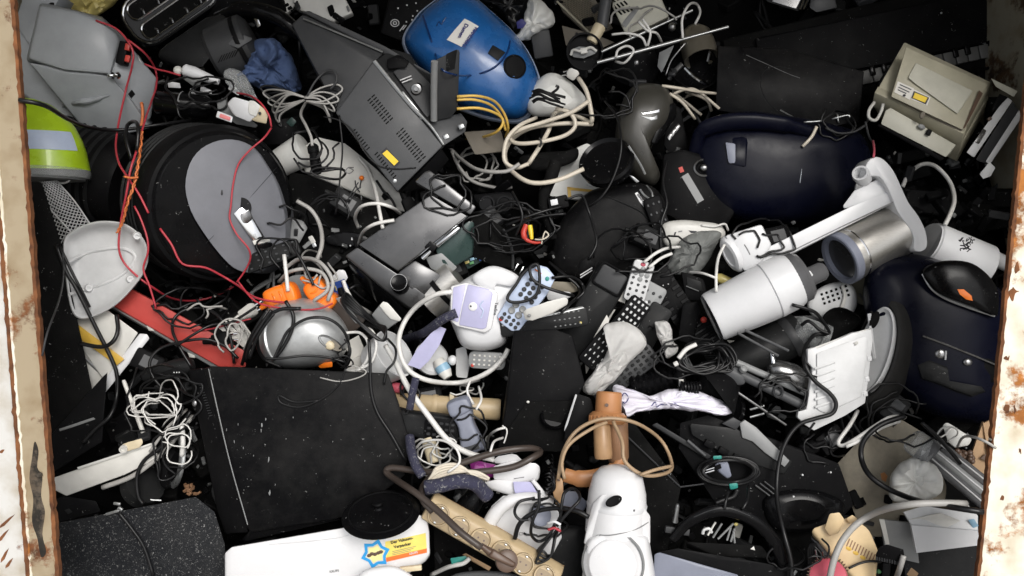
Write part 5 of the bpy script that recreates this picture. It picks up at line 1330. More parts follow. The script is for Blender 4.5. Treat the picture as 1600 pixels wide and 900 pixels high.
t.part('seam', MB(t).tube([t.on(*p, .1) for p in [(560, 383), (590, 404), (620, 425)]], .8, 4, n=2), 'black_flat')
t.part('inner_tray', MB(t).hull([(664, 402, 40), (690, 394, 44), (716, 418, 36), (700, 432, 34), (672, 420, 38), (690, 414, 20)], 2), 'mid_grey')

t = T('black_amplifier_box', 775, 375, -0.02, 'black box with one rounded corner right of the coffee machine', 'black box')
t.part('case', MB(t).hull([(734, 340, 26), (752, 330, 28), (788, 356, 26), (800, 380, 22), (800, 420, 18), (770, 416, 20), (730, 398, 22), (736, 344, -40), (800, 420, -40), (732, 400, -40)], 3), 'black_flat')
t.part('rounded_edge', MB(t).tube([(786, 358, 27), (795, 376, 25), (801, 396, 22), (801, 420, 18)], 2.4, 8), 'charcoal')
t = T('socket_box', 790, 318, -0.02, 'black multiple socket block lying behind the coffee machine', 'socket block')
o = t.part('block', MB(t).hull([(738, 304, 20), (798, 298, 24), (808, 318, 24), (790, 336, 20), (752, 334, 18), (740, 308, -10), (804, 322, -10)], 3), 'black')
for x in (761, 788):
    t.part('socket', MB(t).lathe((x, 318, 20), (x, 318, 25), [(12, 0), (12, 1), (9.5, 1), (9, .2), (1, .2)], 22), 'black_gloss', o)
t = T('circuit_board', 735, 408, -0.03, 'small circuit board with blue parts in the shadow behind the white steam generator', 'circuit board')
o = t.part('board', MB(t).slab([(712, 414, 10), (744, 398, 12), (764, 402, 10), (732, 420, 8)], 2), 'teal_smoke')
for k, (x, y, m_) in enumerate([(738, 405, 'sky_blue'), (746, 402, 'sky_blue'), (752, 405, 'royal'), (730, 410, 'straw'), (737, 411, 'green')]):
    t.part('component', MB(t).box((x, y, 13), (7, 4, 4), (0, 0, 20), .5), m_, o)

# white clothes iron station with lavender panel
t = T('steam_generator', 760, 490, 0.07, 'white steam ironing unit with a lavender panel and round white button', 'steam iron')
t.part('shell', MB(t).pillow([(706, 458), (716, 444), (740, 428), (762, 419), (786, 420), (806, 430), (818, 446), (806, 462), (796, 486), (794, 516), (790, 536), (770, 546), (744, 548), (722, 540), (710, 516), (702, 492)], [(1, -50), (1, 10), (.985, 24), (.95, 36), (.88, 45), (.78, 50), (.55, 53), (.2, 54), (.02, 54)], n=6, center=(752, 484)), 'white', smooth=60)
t.part('side_wing', MB(t).hull([(796, 452, 36), (822, 436, 30), (838, 450, 24), (826, 496, 22), (800, 522, 26), (790, 520, 30), (796, 456, -20), (830, 486, -20)], 6), 'blue_grey')
t.part('back_handle', MB(t).pillow([(738, 432), (764, 416), (790, 420), (812, 434), (800, 448), (776, 446), (770, 456), (748, 448)], soft(14, 46, e=.3), n=6), 'white', smooth=60)
t.part('panel_frame', MB(t).prism([(704, 447), (728, 441), (773, 453), (779, 460), (768, 514), (758, 521), (714, 510), (703, 502)], 40, 61, 3), 'white_gloss')
t.part('lavender_panel', MB(t).prism([(731, 444), (764, 452), (770, 458), (760, 512), (754, 515), (717, 508), (722, 480)], 50, 63, 2), 'lavender')
t.part('lavender_strip', MB(t).prism([(708, 449), (728, 444), (721, 480), (716, 504), (705, 500)], 50, 62.4, 1.5), 'lavender')
p_ = (739, 479)
b_ = t.part('white_button', MB(t).lathe((739, 479, 62), (739, 479, 65), [(6.5, 0), (6.5, .8), (5.5, 1)], 20), 'white_gloss')
t.part('button_dot', MB(t).ell((735.5, 478.5, 65), (1.6, 1.6, .6)), 'charcoal', b_)
t.part('swirl_print', MB(t).tube([(755, 470, 63.3), (750, 478, 63.3), (755, 486, 63.3), (751, 497, 63.3)], 1.0, 5), 'pale_blue')
t.text('Texfine', 774, 472, 6.4, -97, 'ink', z=62)
t.part('hose_socket', MB(t).lathe((706, 492, 54), (714, 489, 62), [(6, 0), (7.5, .4), (7.5, 1), (1, 1)], 14), 'navy_cloth')

# remotes and handsets
RB = {}
def remote(x, y, w_, ang, L, W_, body, btn, rows, cols, label, name='remote_control', cat='remote control', tx=0, ty=0, th=11, r=6, bw=4.4, bh=3.2, x0=-.38, x1=.42, power='red', group='remote controls in the heap', tip=None, round_btn=False):
    t = T(name, x, y, w_, label, cat, group, ang, tx, ty)
    t.part('case', MB().prism(rrect(L, W_, r, 4), -th / 2, th / 2, 2.2), body)
    mk = MB()
    if round_btn: mk.lathe((0, 0, -1), (0, 0, 1.8), [(bw / 2, 0), (bw / 2, .7), (bw * .35, 1)], 10, local=True)
    else: mk.box((0, 0, .6), (bw, bh, 2.4), (0, 0, 0), .6, 1)
    me = t.mesh('button', mk, btn, reg=False)
    for i in range(rows):
        for j in range(cols):
            xx = L * (x0 + (x1 - x0) * i / max(1, rows - 1))
            yy = W_ * .64 * (j / max(1, cols - 1) - .5) if cols > 1 else 0
            t.inst('button', me, (xx, yy, th / 2))
    if power:
        t.part('power_button', MB().lathe((L * .43, W_ * .22, th / 2 - 1), (L * .43, W_ * .22, th / 2 + 1.6), [(2.8, 0), (2.8, .7), (1.8, 1)], 10, local=True), power)
    if tip:
        t.part('window_tip', MB().prism([(L * .5 + 1.5 - 8 + a, b) for a, b in rrect(8, W_ * .7, 2, 2)], -th * .4, th * .4, 1), tip)
    return t
# pale blue white remote, wide head
t = T('white_keypad_remote', 822, 465, 0.155, 'pale blue white remote control with round grey buttons beside the steam iron', 'remote control', 'remote controls in the heap', ang=55)
t.part('case', MB().hull([(x, y, z) for x, y in ((52, -20), (58, 0), (50, 20), (20, 24), (-50, 21), (-55, 10), (-56, -12), (-48, -21), (24, -24)) for z in (-7, 5)] + [(40, 0, 8), (-30, 0, 8)], 3), 'pale_blue')
mk = MB(); mk.lathe((0, 0, -1), (0, 0, 2), [(3.7, 0), (3.7, .7), (2.6, 1), (2.6, .9)], 12, local=True)
bm1 = t.mesh('button', mk, 'charcoal', reg=False)
mk = MB(); mk.lathe((0, 0, -1), (0, 0, 2.4), [(5.6, 0), (5.6, .7), (4.2, 1), (2.2, .8)], 14, local=True)
bm2 = t.mesh('large_button', mk, 'mid_grey', reg=False)
for i in range(4):
    for j in range(3):
        t.inst('button', bm1, (28 - i * 9.5, -11 + j * 10.5, 8))
for q in ((-18, -6), (-18, 7), (-29, -6), (-29, 7)):
    t.inst('large_button', bm2, (*q, 8))
for i in range(2):
    for j in range(4):
        t.inst('button', bm1, (-40 - i * 7.5, -13 + j * 8.6, 6.6), 0).scale = (.8, .8, 1)
t.part('green_button', MB().lathe((43, -10, 5), (43, -10, 8.6), [(3.6, 0), (3.4, .8), (2, 1)], 12, local=True), 'teal')
t.part('red_button', MB().lathe((-50, 13, 3), (-50, 13, 7.4), [(3.4, 0), (3.2, .8), (2, 1)], 12, local=True), 'red')
t.part('orange_print', MB().box((44, 8, 7.4), (2, 12, .6)), 'orange_wire')

t = T('cordless_shaver', 852, 482, 0.185, 'pale grey handset lying over the white remote with round buttons', 'handset')
t.part('case', MB(t).hull([(816, 488, 6), (822, 482, 12), (856, 470, 16), (884, 463, 12), (889, 468, 10), (887, 476, 8), (864, 490, 10), (832, 502, 6), (820, 500, 4), (824, 496, -8), (884, 476, -8)], 3.5), 'off_white')
t.part('cut_out', MB(t).ell((827, 493, 11), (3, 2.4, 2)), 'mid_grey')
t = T('speckled_telephone', 868, 446, 0.03, 'speckled pale stone grey strip behind the black cord loops', 'handset')
t.solo(MB(t).hull([(830, 442, 6), (862, 438, 10), (900, 440, 8), (904, 456, 6), (870, 462, 8), (836, 460, 6), (834, 456, -10), (900, 456, -10)], 3), 'stained_board')
t = T('grey_flat_remote', 868, 462, 0.05, 'grey rounded handset under the black cord loops', 'handset')
t.solo(MB(t).hull([(850, 452, 8), (890, 455, 8), (898, 462, 6), (880, 470, 8), (856, 470, 6), (854, 464, -8), (890, 462, -8)], 2.5), 'light_grey')
t = remote(850, 503, 0.13, 8, 138, 30, 'dark_grey', 'mid_grey', 6, 3, 'black remote control with a silver edge lying across the top of the black speaker box', x0=0.12, x1=.40, bw=3, bh=2.2, power=None, th=12)
t.part('silver_edge', MB().hull([(-68, 8, 5), (62, 17, 5), (66, 13, 7), (-66, 2, 7), (-66, 6, 0), (62, 14, 0)], 1), 'silver')
t.part('yellow_button', MB().ell((56, -9, 6), (2.2, 2.2, 1.6)), 'straw')

# black speaker box
t = T('black_speaker_box', 845, 605, 0.09, 'black speaker box with a round port standing in front of the remote controls', 'speaker')
t.part('top_side', MB(t).hull([(803, 516, 30), (868, 514, 34), (895, 524, 34), (914, 600, 42), (900, 624, 44), (823, 628, 46), (790, 640, 40), (780, 690, 30), (804, 520, -30), (914, 600, -30), (782, 690, -30)], 2.5), 'black')
t.part('front', MB(t).hull([(823, 627, 48), (900, 625, 46), (908, 632, 44), (884, 706, 30), (776, 704, 30), (780, 690, 34), (824, 628, 10), (884, 706, -10), (780, 704, -10)], 2), 'black_flat')
t.part('port_ring', MB(t).lathe((864, 655, 36), (866, 652, 46), [(21, 0), (22, .6), (20, 1), (16, .6), (14, .2), (1, .2)], 30, sq=.8), 'black_gloss')
t.part('worn_corner', MB(t).ell((825, 628, 50), (2.4, 2, 1.2)), 'off_white')
t.part('worn_corner', MB(t).ell((791, 591, 38), (3, 4, 1.4), (0, 0, 30)), 'dark_grey')
t = T('black_power_block', 895, 645, 0.13, 'black power adapter with a pale edge between the speaker box and the brown hair dryer', 'power adapter')
t.part('case', MB(t).hull([(900, 614, 18), (924, 622, 18), (930, 650, 16), (912, 680, 12), (880, 690, 10), (884, 668, 14), (902, 616, -16), (928, 650, -16), (884, 690, -16)], 2.5), 'black')
t.part('pale_edge', MB(t).hull([(899, 615, 19), (902, 617, 20), (887, 664, 17), (881, 676, 13), (882, 668, 14), (890, 650, 10)], .6), 'light_grey')

t = T('charcoal_tray_case', 925, 485, 0.06, 'long charcoal plastic case with an empty tray at its top end', 'plastic case', ang=60)
t.part('case', MB().prism(rrect(150, 54, 7, 4), -22, 12, 3), 'dark_grey')
t.part('raised_frame', MB().tube([(x + 56, y, 13) for x, y in rrect(36, 48, 5, 3)], 2.2, 6, True, 1), 'black')
t.part('tray', MB().prism([(x + 56, y) for x, y in rrect(32, 42, 4, 3)], 6, 13, .8), 'charcoal')
t.part('white_sliver', MB().hull([(-70, -30, 4), (20, -31, 4), (18, -28, 6), (-60, -24, 6), (-72, -28, -2), (16, -30, -2)], .6), 'off_white')
t = remote(998, 440, 0.10, 73, 66, 33, 'light_grey', 'charcoal', 4, 3, 'pale grey upright remote control with a red power button', x0=-.36, x1=.06, bw=4.6, bh=4, power=None, round_btn=True)
for q in ((12, -9), (12, 9), (20, 0), (4, 0), (12, 0)):
    t.part('arrow_button', MB().lathe((*q, 4), (*q, 7.4), [(4, 0), (4, .8), (2.6, 1)], 10, local=True), 'mid_grey')
t.part('power_button', MB().ell((27, 2, 6), (3, 4, 1.5)), 'pink')
t = T('white_slip', 972, 455, 0.075, 'white paper slip between the tray case and the pale grey remote', 'paper')
t.solo(MB(t).slab([(962, 458, 2), (977, 436, 4), (984, 446, 6), (976, 474, 4), (966, 470, 2)], 2), 'paper')
t = remote(1010, 478, 0.075, 62, 74, 36, 'mid_grey', 'charcoal', 3, 3, 'worn grey remote control tucked under the pale grey upright one', x0=-.1, x1=.3, bw=5, bh=4, power=None, round_btn=True)
t.part('white_dot', MB().ell((4, 4, 7), (3, 3, 1.5)), 'white')
t = remote(985, 494, 0.115, 52, 62, 36, 'black', 'light_grey', 6, 4, 'black remote control crowded with small pale buttons', x0=-.40, x1=.40, bw=4.6, bh=3.6, power=None)
t = remote(940, 543, 0.125, 50, 74, 38, 'black', 'light_grey', 6, 4, 'black remote control slipped inside a clear plastic bag', x0=-.34, x1=.40, bw=4.6, bh=2.0, power=None)
t = T('clear_plastic_bag', 965, 560, 0.135, 'clear plastic bag wrapped round a black remote control', 'bag')
t.part('film', MB(t).pillow([(944, 508), (980, 504), (1010, 536), (984, 566), (958, 598), (926, 618), (912, 606), (930, 576), (950, 546)], [(1, -2), (.96, 8), (.85, 14), (.7, 17), (.5, 19), (.3, 20), (.1, 20), (.02, 20)], wr=(7, 30, 2), n=8), 'clear_bag', smooth=60)
t.part('folded_film', MB(t).pillow([(962, 552), (978, 548), (980, 568), (954, 596), (926, 616), (914, 606), (930, 580)], [(1, 8), (.95, 18), (.8, 23), (.5, 26), (.2, 27), (.02, 27)], wr=(7, 18, 7), n=10), 'clear_bag', smooth=60)
t = T('white_paper_fold', 933, 530, 0.10, 'folded white sheet behind the clear plastic bag', 'paper')
t.solo(MB(t).slab([(926, 530, 2), (948, 492, 6), (952, 500, 6), (936, 548, 4), (916, 584, 0), (914, 570, 0)], 2), 'paper')
t = T('clear_twisted_bag', 1040, 525, 0.12, 'small twisted clear plastic sleeve near the black cable bundle', 'bag')
t.solo(MB(t).pillow([(1024, 502), (1046, 506), (1052, 530), (1060, 546), (1042, 560), (1034, 540), (1026, 520)], DOME(14), wr=(7, 18, 3), n=10), 'clear_bag', smooth=60)
t = remote(1014, 516, 0.06, 60, 88, 36, 'dark_grey', 'black', 1, 1, 'plain charcoal handset with a small printed mark under the clear sleeve', power=None)
t.part('mark', MB().tube([(2, -4, 6), (6, -4, 6), (6, 4, 6), (2, 4, 6)], .8, 4, n=1), 'black')
t = remote(975, 585, 0.075, 38, 118, 36, 'charcoal', 'dark_grey', 9, 4, 'long dark grey remote control with rubbed black keys above the white cloth', x0=-.30, x1=.44, bw=5.5, bh=4.4, power=None)
t = remote(1052, 470, 0.03, -56, 110, 42, 'black', 'black_gloss', 8, 2, 'black ribbed charger case beside the worn grey remote', name='ribbed_charger', cat='charger', bw=6, bh=13, power=None, group=None, th=18)
t = T('black_earpiece_block', 1031, 443, 0.075, 'round ended black plug block beside the pale grey remote', 'plug block')
o = t.solo(MB(t).prism([(1012, 436), (1022, 428), (1044, 426), (1050, 438), (1046, 450), (1024, 452), (1014, 446)], -10, 10, 3, smooth=3), 'black').o
for x, y in ((1036, 446), (1044, 444)):
    t.part('contact', MB(t).ell((x, y, 10), (1.6, 1.2, .8)), 'pewter', o)
t = T('black_open_box', 1085, 445, 0.02, 'small open black plastic box left of the white canister', 'black box')
t.part('case', MB(t).hull([(1064, 424, 10), (1100, 436, 12), (1108, 470, 12), (1072, 470, 10), (1064, 430, -20), (1106, 470, -20)], 2), 'black')
t.part('tray', MB(t).hull([(1072, 432, 12), (1096, 440, 14), (1098, 456, 14), (1074, 450, 12), (1074, 436, 6), (1096, 450, 6)], 1), 'dark_grey')
t.part('glint', MB(t).tube([(1072, 447, 14), (1092, 455, 15)], .8, 4), 'mid_grey')
t = T('upright_black_adapter', 1077, 505, 0.04, 'smooth black adapter standing left of the white canister opening', 'adapter')
t.solo(MB(t).hull([(1066, 474, 14), (1092, 470, 16), (1096, 486, 16), (1082, 540, 14), (1058, 532, 12), (1066, 480, -20), (1094, 486, -20), (1062, 532, -20)], 4), 'black')
t = remote(1105, 530, 0.03, -58, 70, 40, 'black', 'black_gloss', 7, 1, 'black ribbed cassette below the white canister opening', name='ribbed_cassette', cat='cassette', bw=4, bh=30, power=None, group=None, th=14)
t.part('red_knob', MB().ell((-30, 10, 9), (5, 5, 4)), 'red')
t = T('yellow_plug', 1134, 437, 0.03, 'small straw yellow plug behind the white canister', 'plug')
t.solo(MB(t).lathe((1118, 432, 4), (1146, 444, 6), [(5, 0), (8, .2), (8, .8), (5, 1)], 14), 'straw')
t = T('grey_keypad_remote', 761, 563, 0.05, 'small grey remote control with a red button under the white cord', 'remote control', 'remote controls in the heap', ang=-4)
t.part('case', MB().prism(rrect(58, 27, 9, 4), -6, 5, 2.2), 'mid_grey')
mk = MB(); mk.box((0, 0, .6), (3.4, 3, 2), (0, 0, 0), .5, 1)
bm1 = t.mesh('button', mk, 'off_white', reg=False)
for i in range(6):
    for j in range(3):
        t.inst('button', bm1, (-20 + i * 8, -7 + j * 7, 5))
t.part('red_button', MB().ell((-22, -9, 5.4), (2.6, 2.6, 1.2)), 'red')

# orange plugs, silver dome and neighbours
for k, (x, y, a, rr_) in enumerate([(439, 464, 20, (26, 18)), (500, 459, -50, (28, 18))]):
    lab = ['round orange plug lying on the silver dome', 'orange plug with a square shoulder beside the blue card'][k]
    t = T('orange_plug', x, y, 0.12 - .01 * k, lab, 'plug', 'orange plugs', ang=a)
    t.part('body', MB().pillow([(-rr_[0] * .9, rr_[1] * .7), (-rr_[0] * .3, rr_[1]), (rr_[0] * .5, rr_[1] * .9), (rr_[0] * .85, rr_[1] * .3), (rr_[0] * .8, -rr_[1] * .6), (0, -rr_[1] * .95), (-rr_[0] * .8, -rr_[1] * .7)], soft(18, 0, 10, e=.35), n=5), 'orange', smooth=60)
    t.part('collar', MB().pillow([(rr_[0] * .4, rr_[1] * .95), (rr_[0] * 1.02, rr_[1] * .75), (rr_[0] * 1.02, -rr_[1] * .75), (rr_[0] * .4, -rr_[1] * .95)], soft(21, -2, 10, e=.3), n=4), 'orange', smooth=60)
    for q in (-8, 3):
        t.part('rib', MB().tube([(q, -rr_[1] * .6, 16), (q + 3, 0, 20), (q, rr_[1] * .6, 16)], 1.6, 6), 'orange')
    t.part('cord_boot', MB().lathe((-rr_[0] * .8, -2, 4), (-rr_[0] * 1.35, -6, 2), [(6, 0), (5, .5), (3.4, 1)], 12, local=True), 'orange')
t = T('orange_piece', 510, 572, 0.09, 'bright orange scrap showing under the silver dome', 'plastic piece')
t.solo(MB(t).hull([(496, 572, 6), (506, 566, 10), (520, 564, 10), (520, 574, 8), (500, 576, 4), (508, 572, -6)], 1.5), 'orange')
t = T('blue_card', 525, 443, 0.06, 'small dark blue card under the white cord', 'card')
o = t.solo(MB(t).slab([(510, 446, 4), (537, 436, 8), (545, 452, 6), (520, 463, 4)], 4), 'royal').o
t.part('gold_print', MB(t).tube([t.on(*p, .4) for p in [(524, 447), (526, 454)]], .8, 4, n=1), 'straw', o)
t = T('white_bulb_piece', 530, 436, 0.05, 'rounded white plastic piece above the blue card', 'plastic piece')
t.solo(MB(t).hull([(517, 432, 6), (528, 420, 10), (540, 420, 8), (546, 436, 6), (536, 444, 4), (520, 442, 2), (528, 436, -8)], 4), 'white')
t = T('brown_adapter', 545, 492, 0.08, 'dark brown grey power adapter with a light stripe right of the silver dome', 'power adapter')
t.part('case', MB(t).hull([(514, 490, 16), (526, 466, 22), (540, 462, 22), (572, 498, 22), (566, 508, 20), (550, 522, 14), (528, 508, 12), (516, 494, -16), (570, 500, -16), (548, 520, -16)], 3), 'brown_cable')
t.part('light_stripe', MB(t).hull([(524, 466, 25), (532, 463, 26), (563, 502, 25), (556, 506, 23), (528, 470, 16), (558, 504, 16)], 1), 'mid_grey')
t.part('cord_boot', MB(t).lathe((535, 462, 14), (531, 450, 12), [(6, 0), (4, 1)], 12), 'black')
t = T('silver_adapter', 605, 492, 0.11, 'silver grey adapter box with a white lid in front of the coffee machine', 'power adapter')
t.part('case', MB(t).hull([(580, 492, 16), (597, 471, 22), (627, 499, 22), (606, 514, 14), (600, 516, 10), (582, 496, -12), (626, 500, -12), (602, 514, -12)], 2.5), 'mid_grey')
t.part('lid_side', MB(t).hull([(592, 478, 23), (598, 470, 24), (606, 472, 25), (628, 498, 24), (624, 503, 22), (608, 498, 22), (594, 480, 14), (626, 500, 14)], 2), 'off_white')
t = T('silver_dome', 472, 520, 0.08, 'dull silver metal dome with a cream lined spout hole wrapped in black cables', 'metal dome')
t.part('dome', MB(t).pillow([(403, 530), (408, 496), (428, 474), (458, 466), (490, 468), (518, 482), (538, 504), (546, 526), (540, 550), (522, 566), (490, 574), (454, 576), (424, 570), (408, 554)], [(1, -40), (1, 0), (.985, 16), (.94, 32), (.86, 46), (.74, 58), (.58, 67), (.38, 73), (.18, 75.5), (.02, 76)], n=6, center=(470, 522)), 'cast_metal', smooth=60)
t.part('rolled_edge', MB(t).tube([t.on(*p, .5) for p in [(440, 478), (422, 494), (414, 516), (416, 540), (426, 560)]], 4.0, 8), 'silver')
p = t.on(518, 538, 0)
t.part('spout_rim', MB(t).tube([t.on(517 + 19 * math.cos(k * .628 + .4) + 2 * math.sin(k * .628), 537 - 11 * math.sin(k * .628) + 6.5 * math.cos(k * .628), .3) for k in range(10)], 1.8, 6, True, 2), 'silver')
t.part('spout_hollow', MB(t).pillow([(517 + 17.5 * math.cos(k * .628 + .4) + 2 * math.sin(k * .628), 537 - 10 * math.sin(k * .628) + 6 * math.cos(k * .628)) for k in range(10)], [(1, p[2] - 3), (1, p[2] + 1.5), (.6, p[2] + 1.2), (.02, p[2] + 1)], n=3), 'card_dark')
t.part('spout_nozzle', MB(t).ell((514, 539, p[2] + 2), (9, 7, 4), (0, 0, -30)), 'cream')
t = T('round_grey_collar', 470, 466, 0.05, 'grey round collar behind the silver dome and orange plugs', 'collar')
t.solo(MB(t).lathe((470, 470, -6), (474, 458, 12), [(36, 0), (38, .7), (34, 1), (28, 1), (1, .7)], 30), 'mid_grey')
t = T('grey_cup', 600, 562, 0.07, 'pale grey plastic cup behind the black computer case', 'cup')
t.part('wall', MB(t).lathe((590, 570, 0), (616, 552, 18), [(34, 0), (38, .5), (40, 1), (37, 1), (34, .5), (1, .3)], 36), 'light_grey')
t = T('cardboard_flaps', 565, 560, 0.045, 'torn beige cardboard flaps behind the black computer case', 'cardboard')
t.part('flap', MB(t).slab([(538, 536, 4), (560, 524, 8), (572, 552, 4), (550, 566, 2)], 2), 'paper')
t.part('flap', MB(t).slab([(548, 564, 8), (574, 548, 10), (572, 584, 4), (540, 582, 0)], 2), 'paper')
t = T('lavender_tag', 667, 543, 0.105, 'lavender paper tag under the white cord of the steam iron', 'tag')
t.solo(MB(t).slab([(637, 570, 0), (652, 545, 3), (672, 522, 6), (687, 510, 8), (697, 514, 8), (686, 540, 6), (670, 564, 4), (656, 577, 0)], 1.6), 'lavender')
t = T('white_disc', 682, 560, 0.02, 'pale round disc edge behind the lavender tag', 'disc')
t.solo(MB(t).lathe((672, 562, 0), (676, 558, 10), [(26, 0), (28, .7), (24, 1), (1, 1)], 28), 'light_grey')
t = T('toothbrush_base', 693, 575, 0.03, 'small white and sky blue bottle shape below the steam iron', 'bottle')
t.part('body', MB(t).lathe((684, 562, 4), (700, 590, 10), [(8, 0), (11, .3), (11, .7), (7, 1)], 18), 'off_white')
t.part('blue_band', MB(t).lathe((689, 571, 6), (695, 581, 8), [(11.2, 0), (11.8, .5), (11, 1)], 18), 'sky_blue')
t.part('second_bulb', MB(t).ell((707, 563, 8), (7, 8, 7)), 'white')
t = T('grey_side_block', 726, 560, 0.0, 'pale grey plastic block below the steam iron', 'plastic block')
t.solo(MB(t).hull([(712, 545, 6), (728, 540, 8), (734, 570, 6), (730, 592, 4), (712, 590, 2), (714, 550, -14), (732, 580, -14)], 2), 'light_grey')
t = T('red_stopper', 621, 606, 0.05, 'small red cap at the corner of the black computer case', 'cap piece')
t.solo(MB(t).lathe((614, 605, 4), (629, 607, 6), [(7, 0), (8, .3), (8, .8), (6, 1)], 18), 'pink')
t = T('wooden_bar', 700, 636, 0.03, 'pale tan plastic bar running behind the telephone handsets', 'bar')
t.part('bar', MB(t).lathe((612, 630, 4), (782, 640, 6), [(15, 0), (17, .02), (16, .5), (17, .98), (15, 1)], 20, sq=.8), 'tan')
t.part('cap_ring', MB(t).lathe((676, 634, 4.6), (684, 634.5, 4.8), [(17.4, 0), (18.4, .5), (17.4, 1)], 20, sq=.8, caps=False), 'tan')
t.part('notch', MB(t).box((706, 620, 14), (7, 10, 5), (0, 0, 0), .8), 'cream')
# telephone handsets
t = T('telephone_handset', 662, 665, 0.10, 'black telephone handset with a keypad lying beside the black computer case', 'telephone', ang=-7)
t.part('case', MB().pillow([(-56, 14), (-50, 24), (-20, 21), (10, 22), (50, 20), (59, 10), (60, -10), (50, -20), (10, -21), (-20, -16), (-50, -18), (-58, -6)], soft(15, 0, 8, e=.2), n=5), 'dark_grey', smooth=60)
t.part('key_field', MB().prism([(x + 28, y) for x, y in rrect(52, 33, 8, 4)], 8, 16.6, 1), 'black')
mk = MB(); mk.box((0, 0, 1), (6.4, 4.6, 3), (0, 0, 0), 1, 1)
bm1 = t.mesh('key', mk, 'charcoal', reg=False)
for i in range(5):
    for j in range(3):
        t.inst('key', bm1, (10 + i * 9, -9 + j * 9, 16))
t = T('grey_handset', 728, 664, 0.115, 'blue grey telephone handset standing on end right of the black one', 'telephone', ang=-72)
t.part('case', MB().pillow([(-44, 12), (-38, 19), (-16, 17), (0, 14), (40, 19), (44, 10), (44, -12), (36, -19), (0, -12), (-20, -16), (-38, -19), (-44, -10)], soft(18, 0, 10, e=.3), n=5), 'blue_grey', smooth=60)
t.part('ear_end', MB().pillow([(-43, 10), (-38, 17), (-22, 15), (-20, -14), (-37, -17), (-43, -9)], soft(7, 16, 8, e=.3), n=5), 'blue_grey', smooth=60)
t.part('inner_plate', MB().hull([(-6, -9, 18), (38, -14, 18), (40, 12, 18), (-6, 9, 18), (-4, 0, 10), (36, 0, 10)], 1.5), 'slate')
t = T('cream_tube', 675, 704, 0.08, 'short cream cylinder below the black telephone handset', 'cylinder')
t.part('tube', MB(t).lathe((670, 686, 8), (680, 722, 12), [(11, 0), (12, .03), (11.5, .95), (10, 1)], 24), 'cream')
t.part('end_disc', MB(t).lathe((670.4, 688, 9), (669.6, 684.6, 8), [(11.4, 0), (11.4, .8), (9, .8), (8.6, 0), (1, 0)], 24), 'cream')
# ================================================================ lower right
t = T('grey_basket', 1298, 465, -0.01, 'pale grey plastic basket with a square lattice below the steel cylinder', 'basket')
o = t.part('bowl', MB(t).pillow([(1262, 470), (1284, 448), (1316, 440), (1336, 452), (1338, 480), (1320, 500), (1288, 502), (1266, 490)], soft(18, e=.25), n=5), 'light_grey', smooth=60)
slots(t, (1284, 460), (7.5, -2.6), (2.2, 7), 6, 3, (4, 4), parent=o, name='lattice_holes')
t.part('rib', MB(t).tube([(1316, 446, 20), (1320, 462, 22), (1316, 478, 22), (1308, 490, 18)], 3, 8), 'off_white', o)
t = T('cream_wall_piece', 1345, 452, -0.06, 'dull cream board behind the grey basket', 'board')
t.solo(MB(t).slab([(1322, 432, 0), (1354, 430, 4), (1352, 478, 2), (1330, 470, 0)], 6), 'beige')
t = T('black_cone_cup', 1312, 505, 0.03, 'matt black cone shaped cup between the grey basket and the wheel', 'cup')
t.part('cone', MB(t).pillow([(1284, 500), (1296, 484), (1314, 480), (1334, 488), (1346, 500), (1334, 516), (1308, 532), (1294, 524)], [(1, -20), (1, 8), (.94, 12), (.86, 8), (.5, -4), (.02, -10)], n=6), 'black_flat', smooth=60)
t = T('glass_jar', 1262, 520, 0.03, 'clear glass jar with crumpled foil inside, below the white canister', 'jar')
t.part('foil', MB(t).pillow([(1248, 506), (1268, 502), (1284, 514), (1286, 532), (1262, 542), (1250, 526)], DOME(16), wr=(9, 8, 3), n=8), 'silver', smooth=20)
t.part('glass', MB(t).lathe((1240, 512, 0), (1292, 532, 8), [(16, 0), (22, .1), (23, .6), (21, .75), (24, .8), (24, 1)], 28), 'clear')
t = T('dark_wide_pipe', 1200, 545, -0.01, 'wide dark grey plastic tube under the white canister', 'pipe')
t.part('tube', MB(t).lathe((1130, 580, 0), (1250, 518, 6), [(33, 0), (34, .02), (32, .98), (30, 1)], 36), 'dark_grey')
t.part('ring', MB(t).lathe((1228, 530, 4), (1240, 523, 5), [(34, 0), (36, .5), (34, 1)], 36, caps=False), 'charcoal')
t = T('grey_smooth_panel', 1220, 500, -0.02, 'smooth mid grey plastic surface between the canister and the jar', 'plastic panel piece')
t.solo(MB(t).hull([(1190, 522, 6), (1240, 492, 10), (1282, 490, 8), (1286, 512, 6), (1240, 540, 4), (1196, 540, 2), (1200, 530, -16), (1280, 508, -16)], 5), 'charcoal')
# folding desk lamp
t = T('spoon_lamp', 1232, 585, 0.09, 'oval silver lamp head behind the pale ribbed panel', 'lamp')
t.part('shade', MB(t).pillow([(1198, 574), (1208, 564), (1226, 564), (1250, 572), (1266, 588), (1268, 602), (1254, 610), (1228, 604), (1206, 594)], DOME(22), n=6), 'pewter', smooth=60)
t.part('rim', MB(t).tube([(1199, 580, 6), (1212, 594, 10), (1236, 606, 10), (1258, 610, 6)], 3, 8), 'charcoal')
t.part('neck', MB(t).lathe((1206, 552, 8), (1208, 568, 12), [(4, 0), (5, 1)], 12), 'chrome')
t = T('desk_lamp_arms', 1195, 610, 0.09, 'twin grey metal arms and knuckle of a folded desk lamp', 'lamp arm set')
t.part('long_arm', MB(t).lathe((1142, 578, 14), (1268, 640, 10), [(7, 0), (7.5, .05), (7.5, 1)], 14), 'slate')
t.part('long_arm', MB(t).lathe((1150, 566, 10), (1268, 618, 6), [(5.5, 0), (5.5, 1)], 14), 'mid_grey')
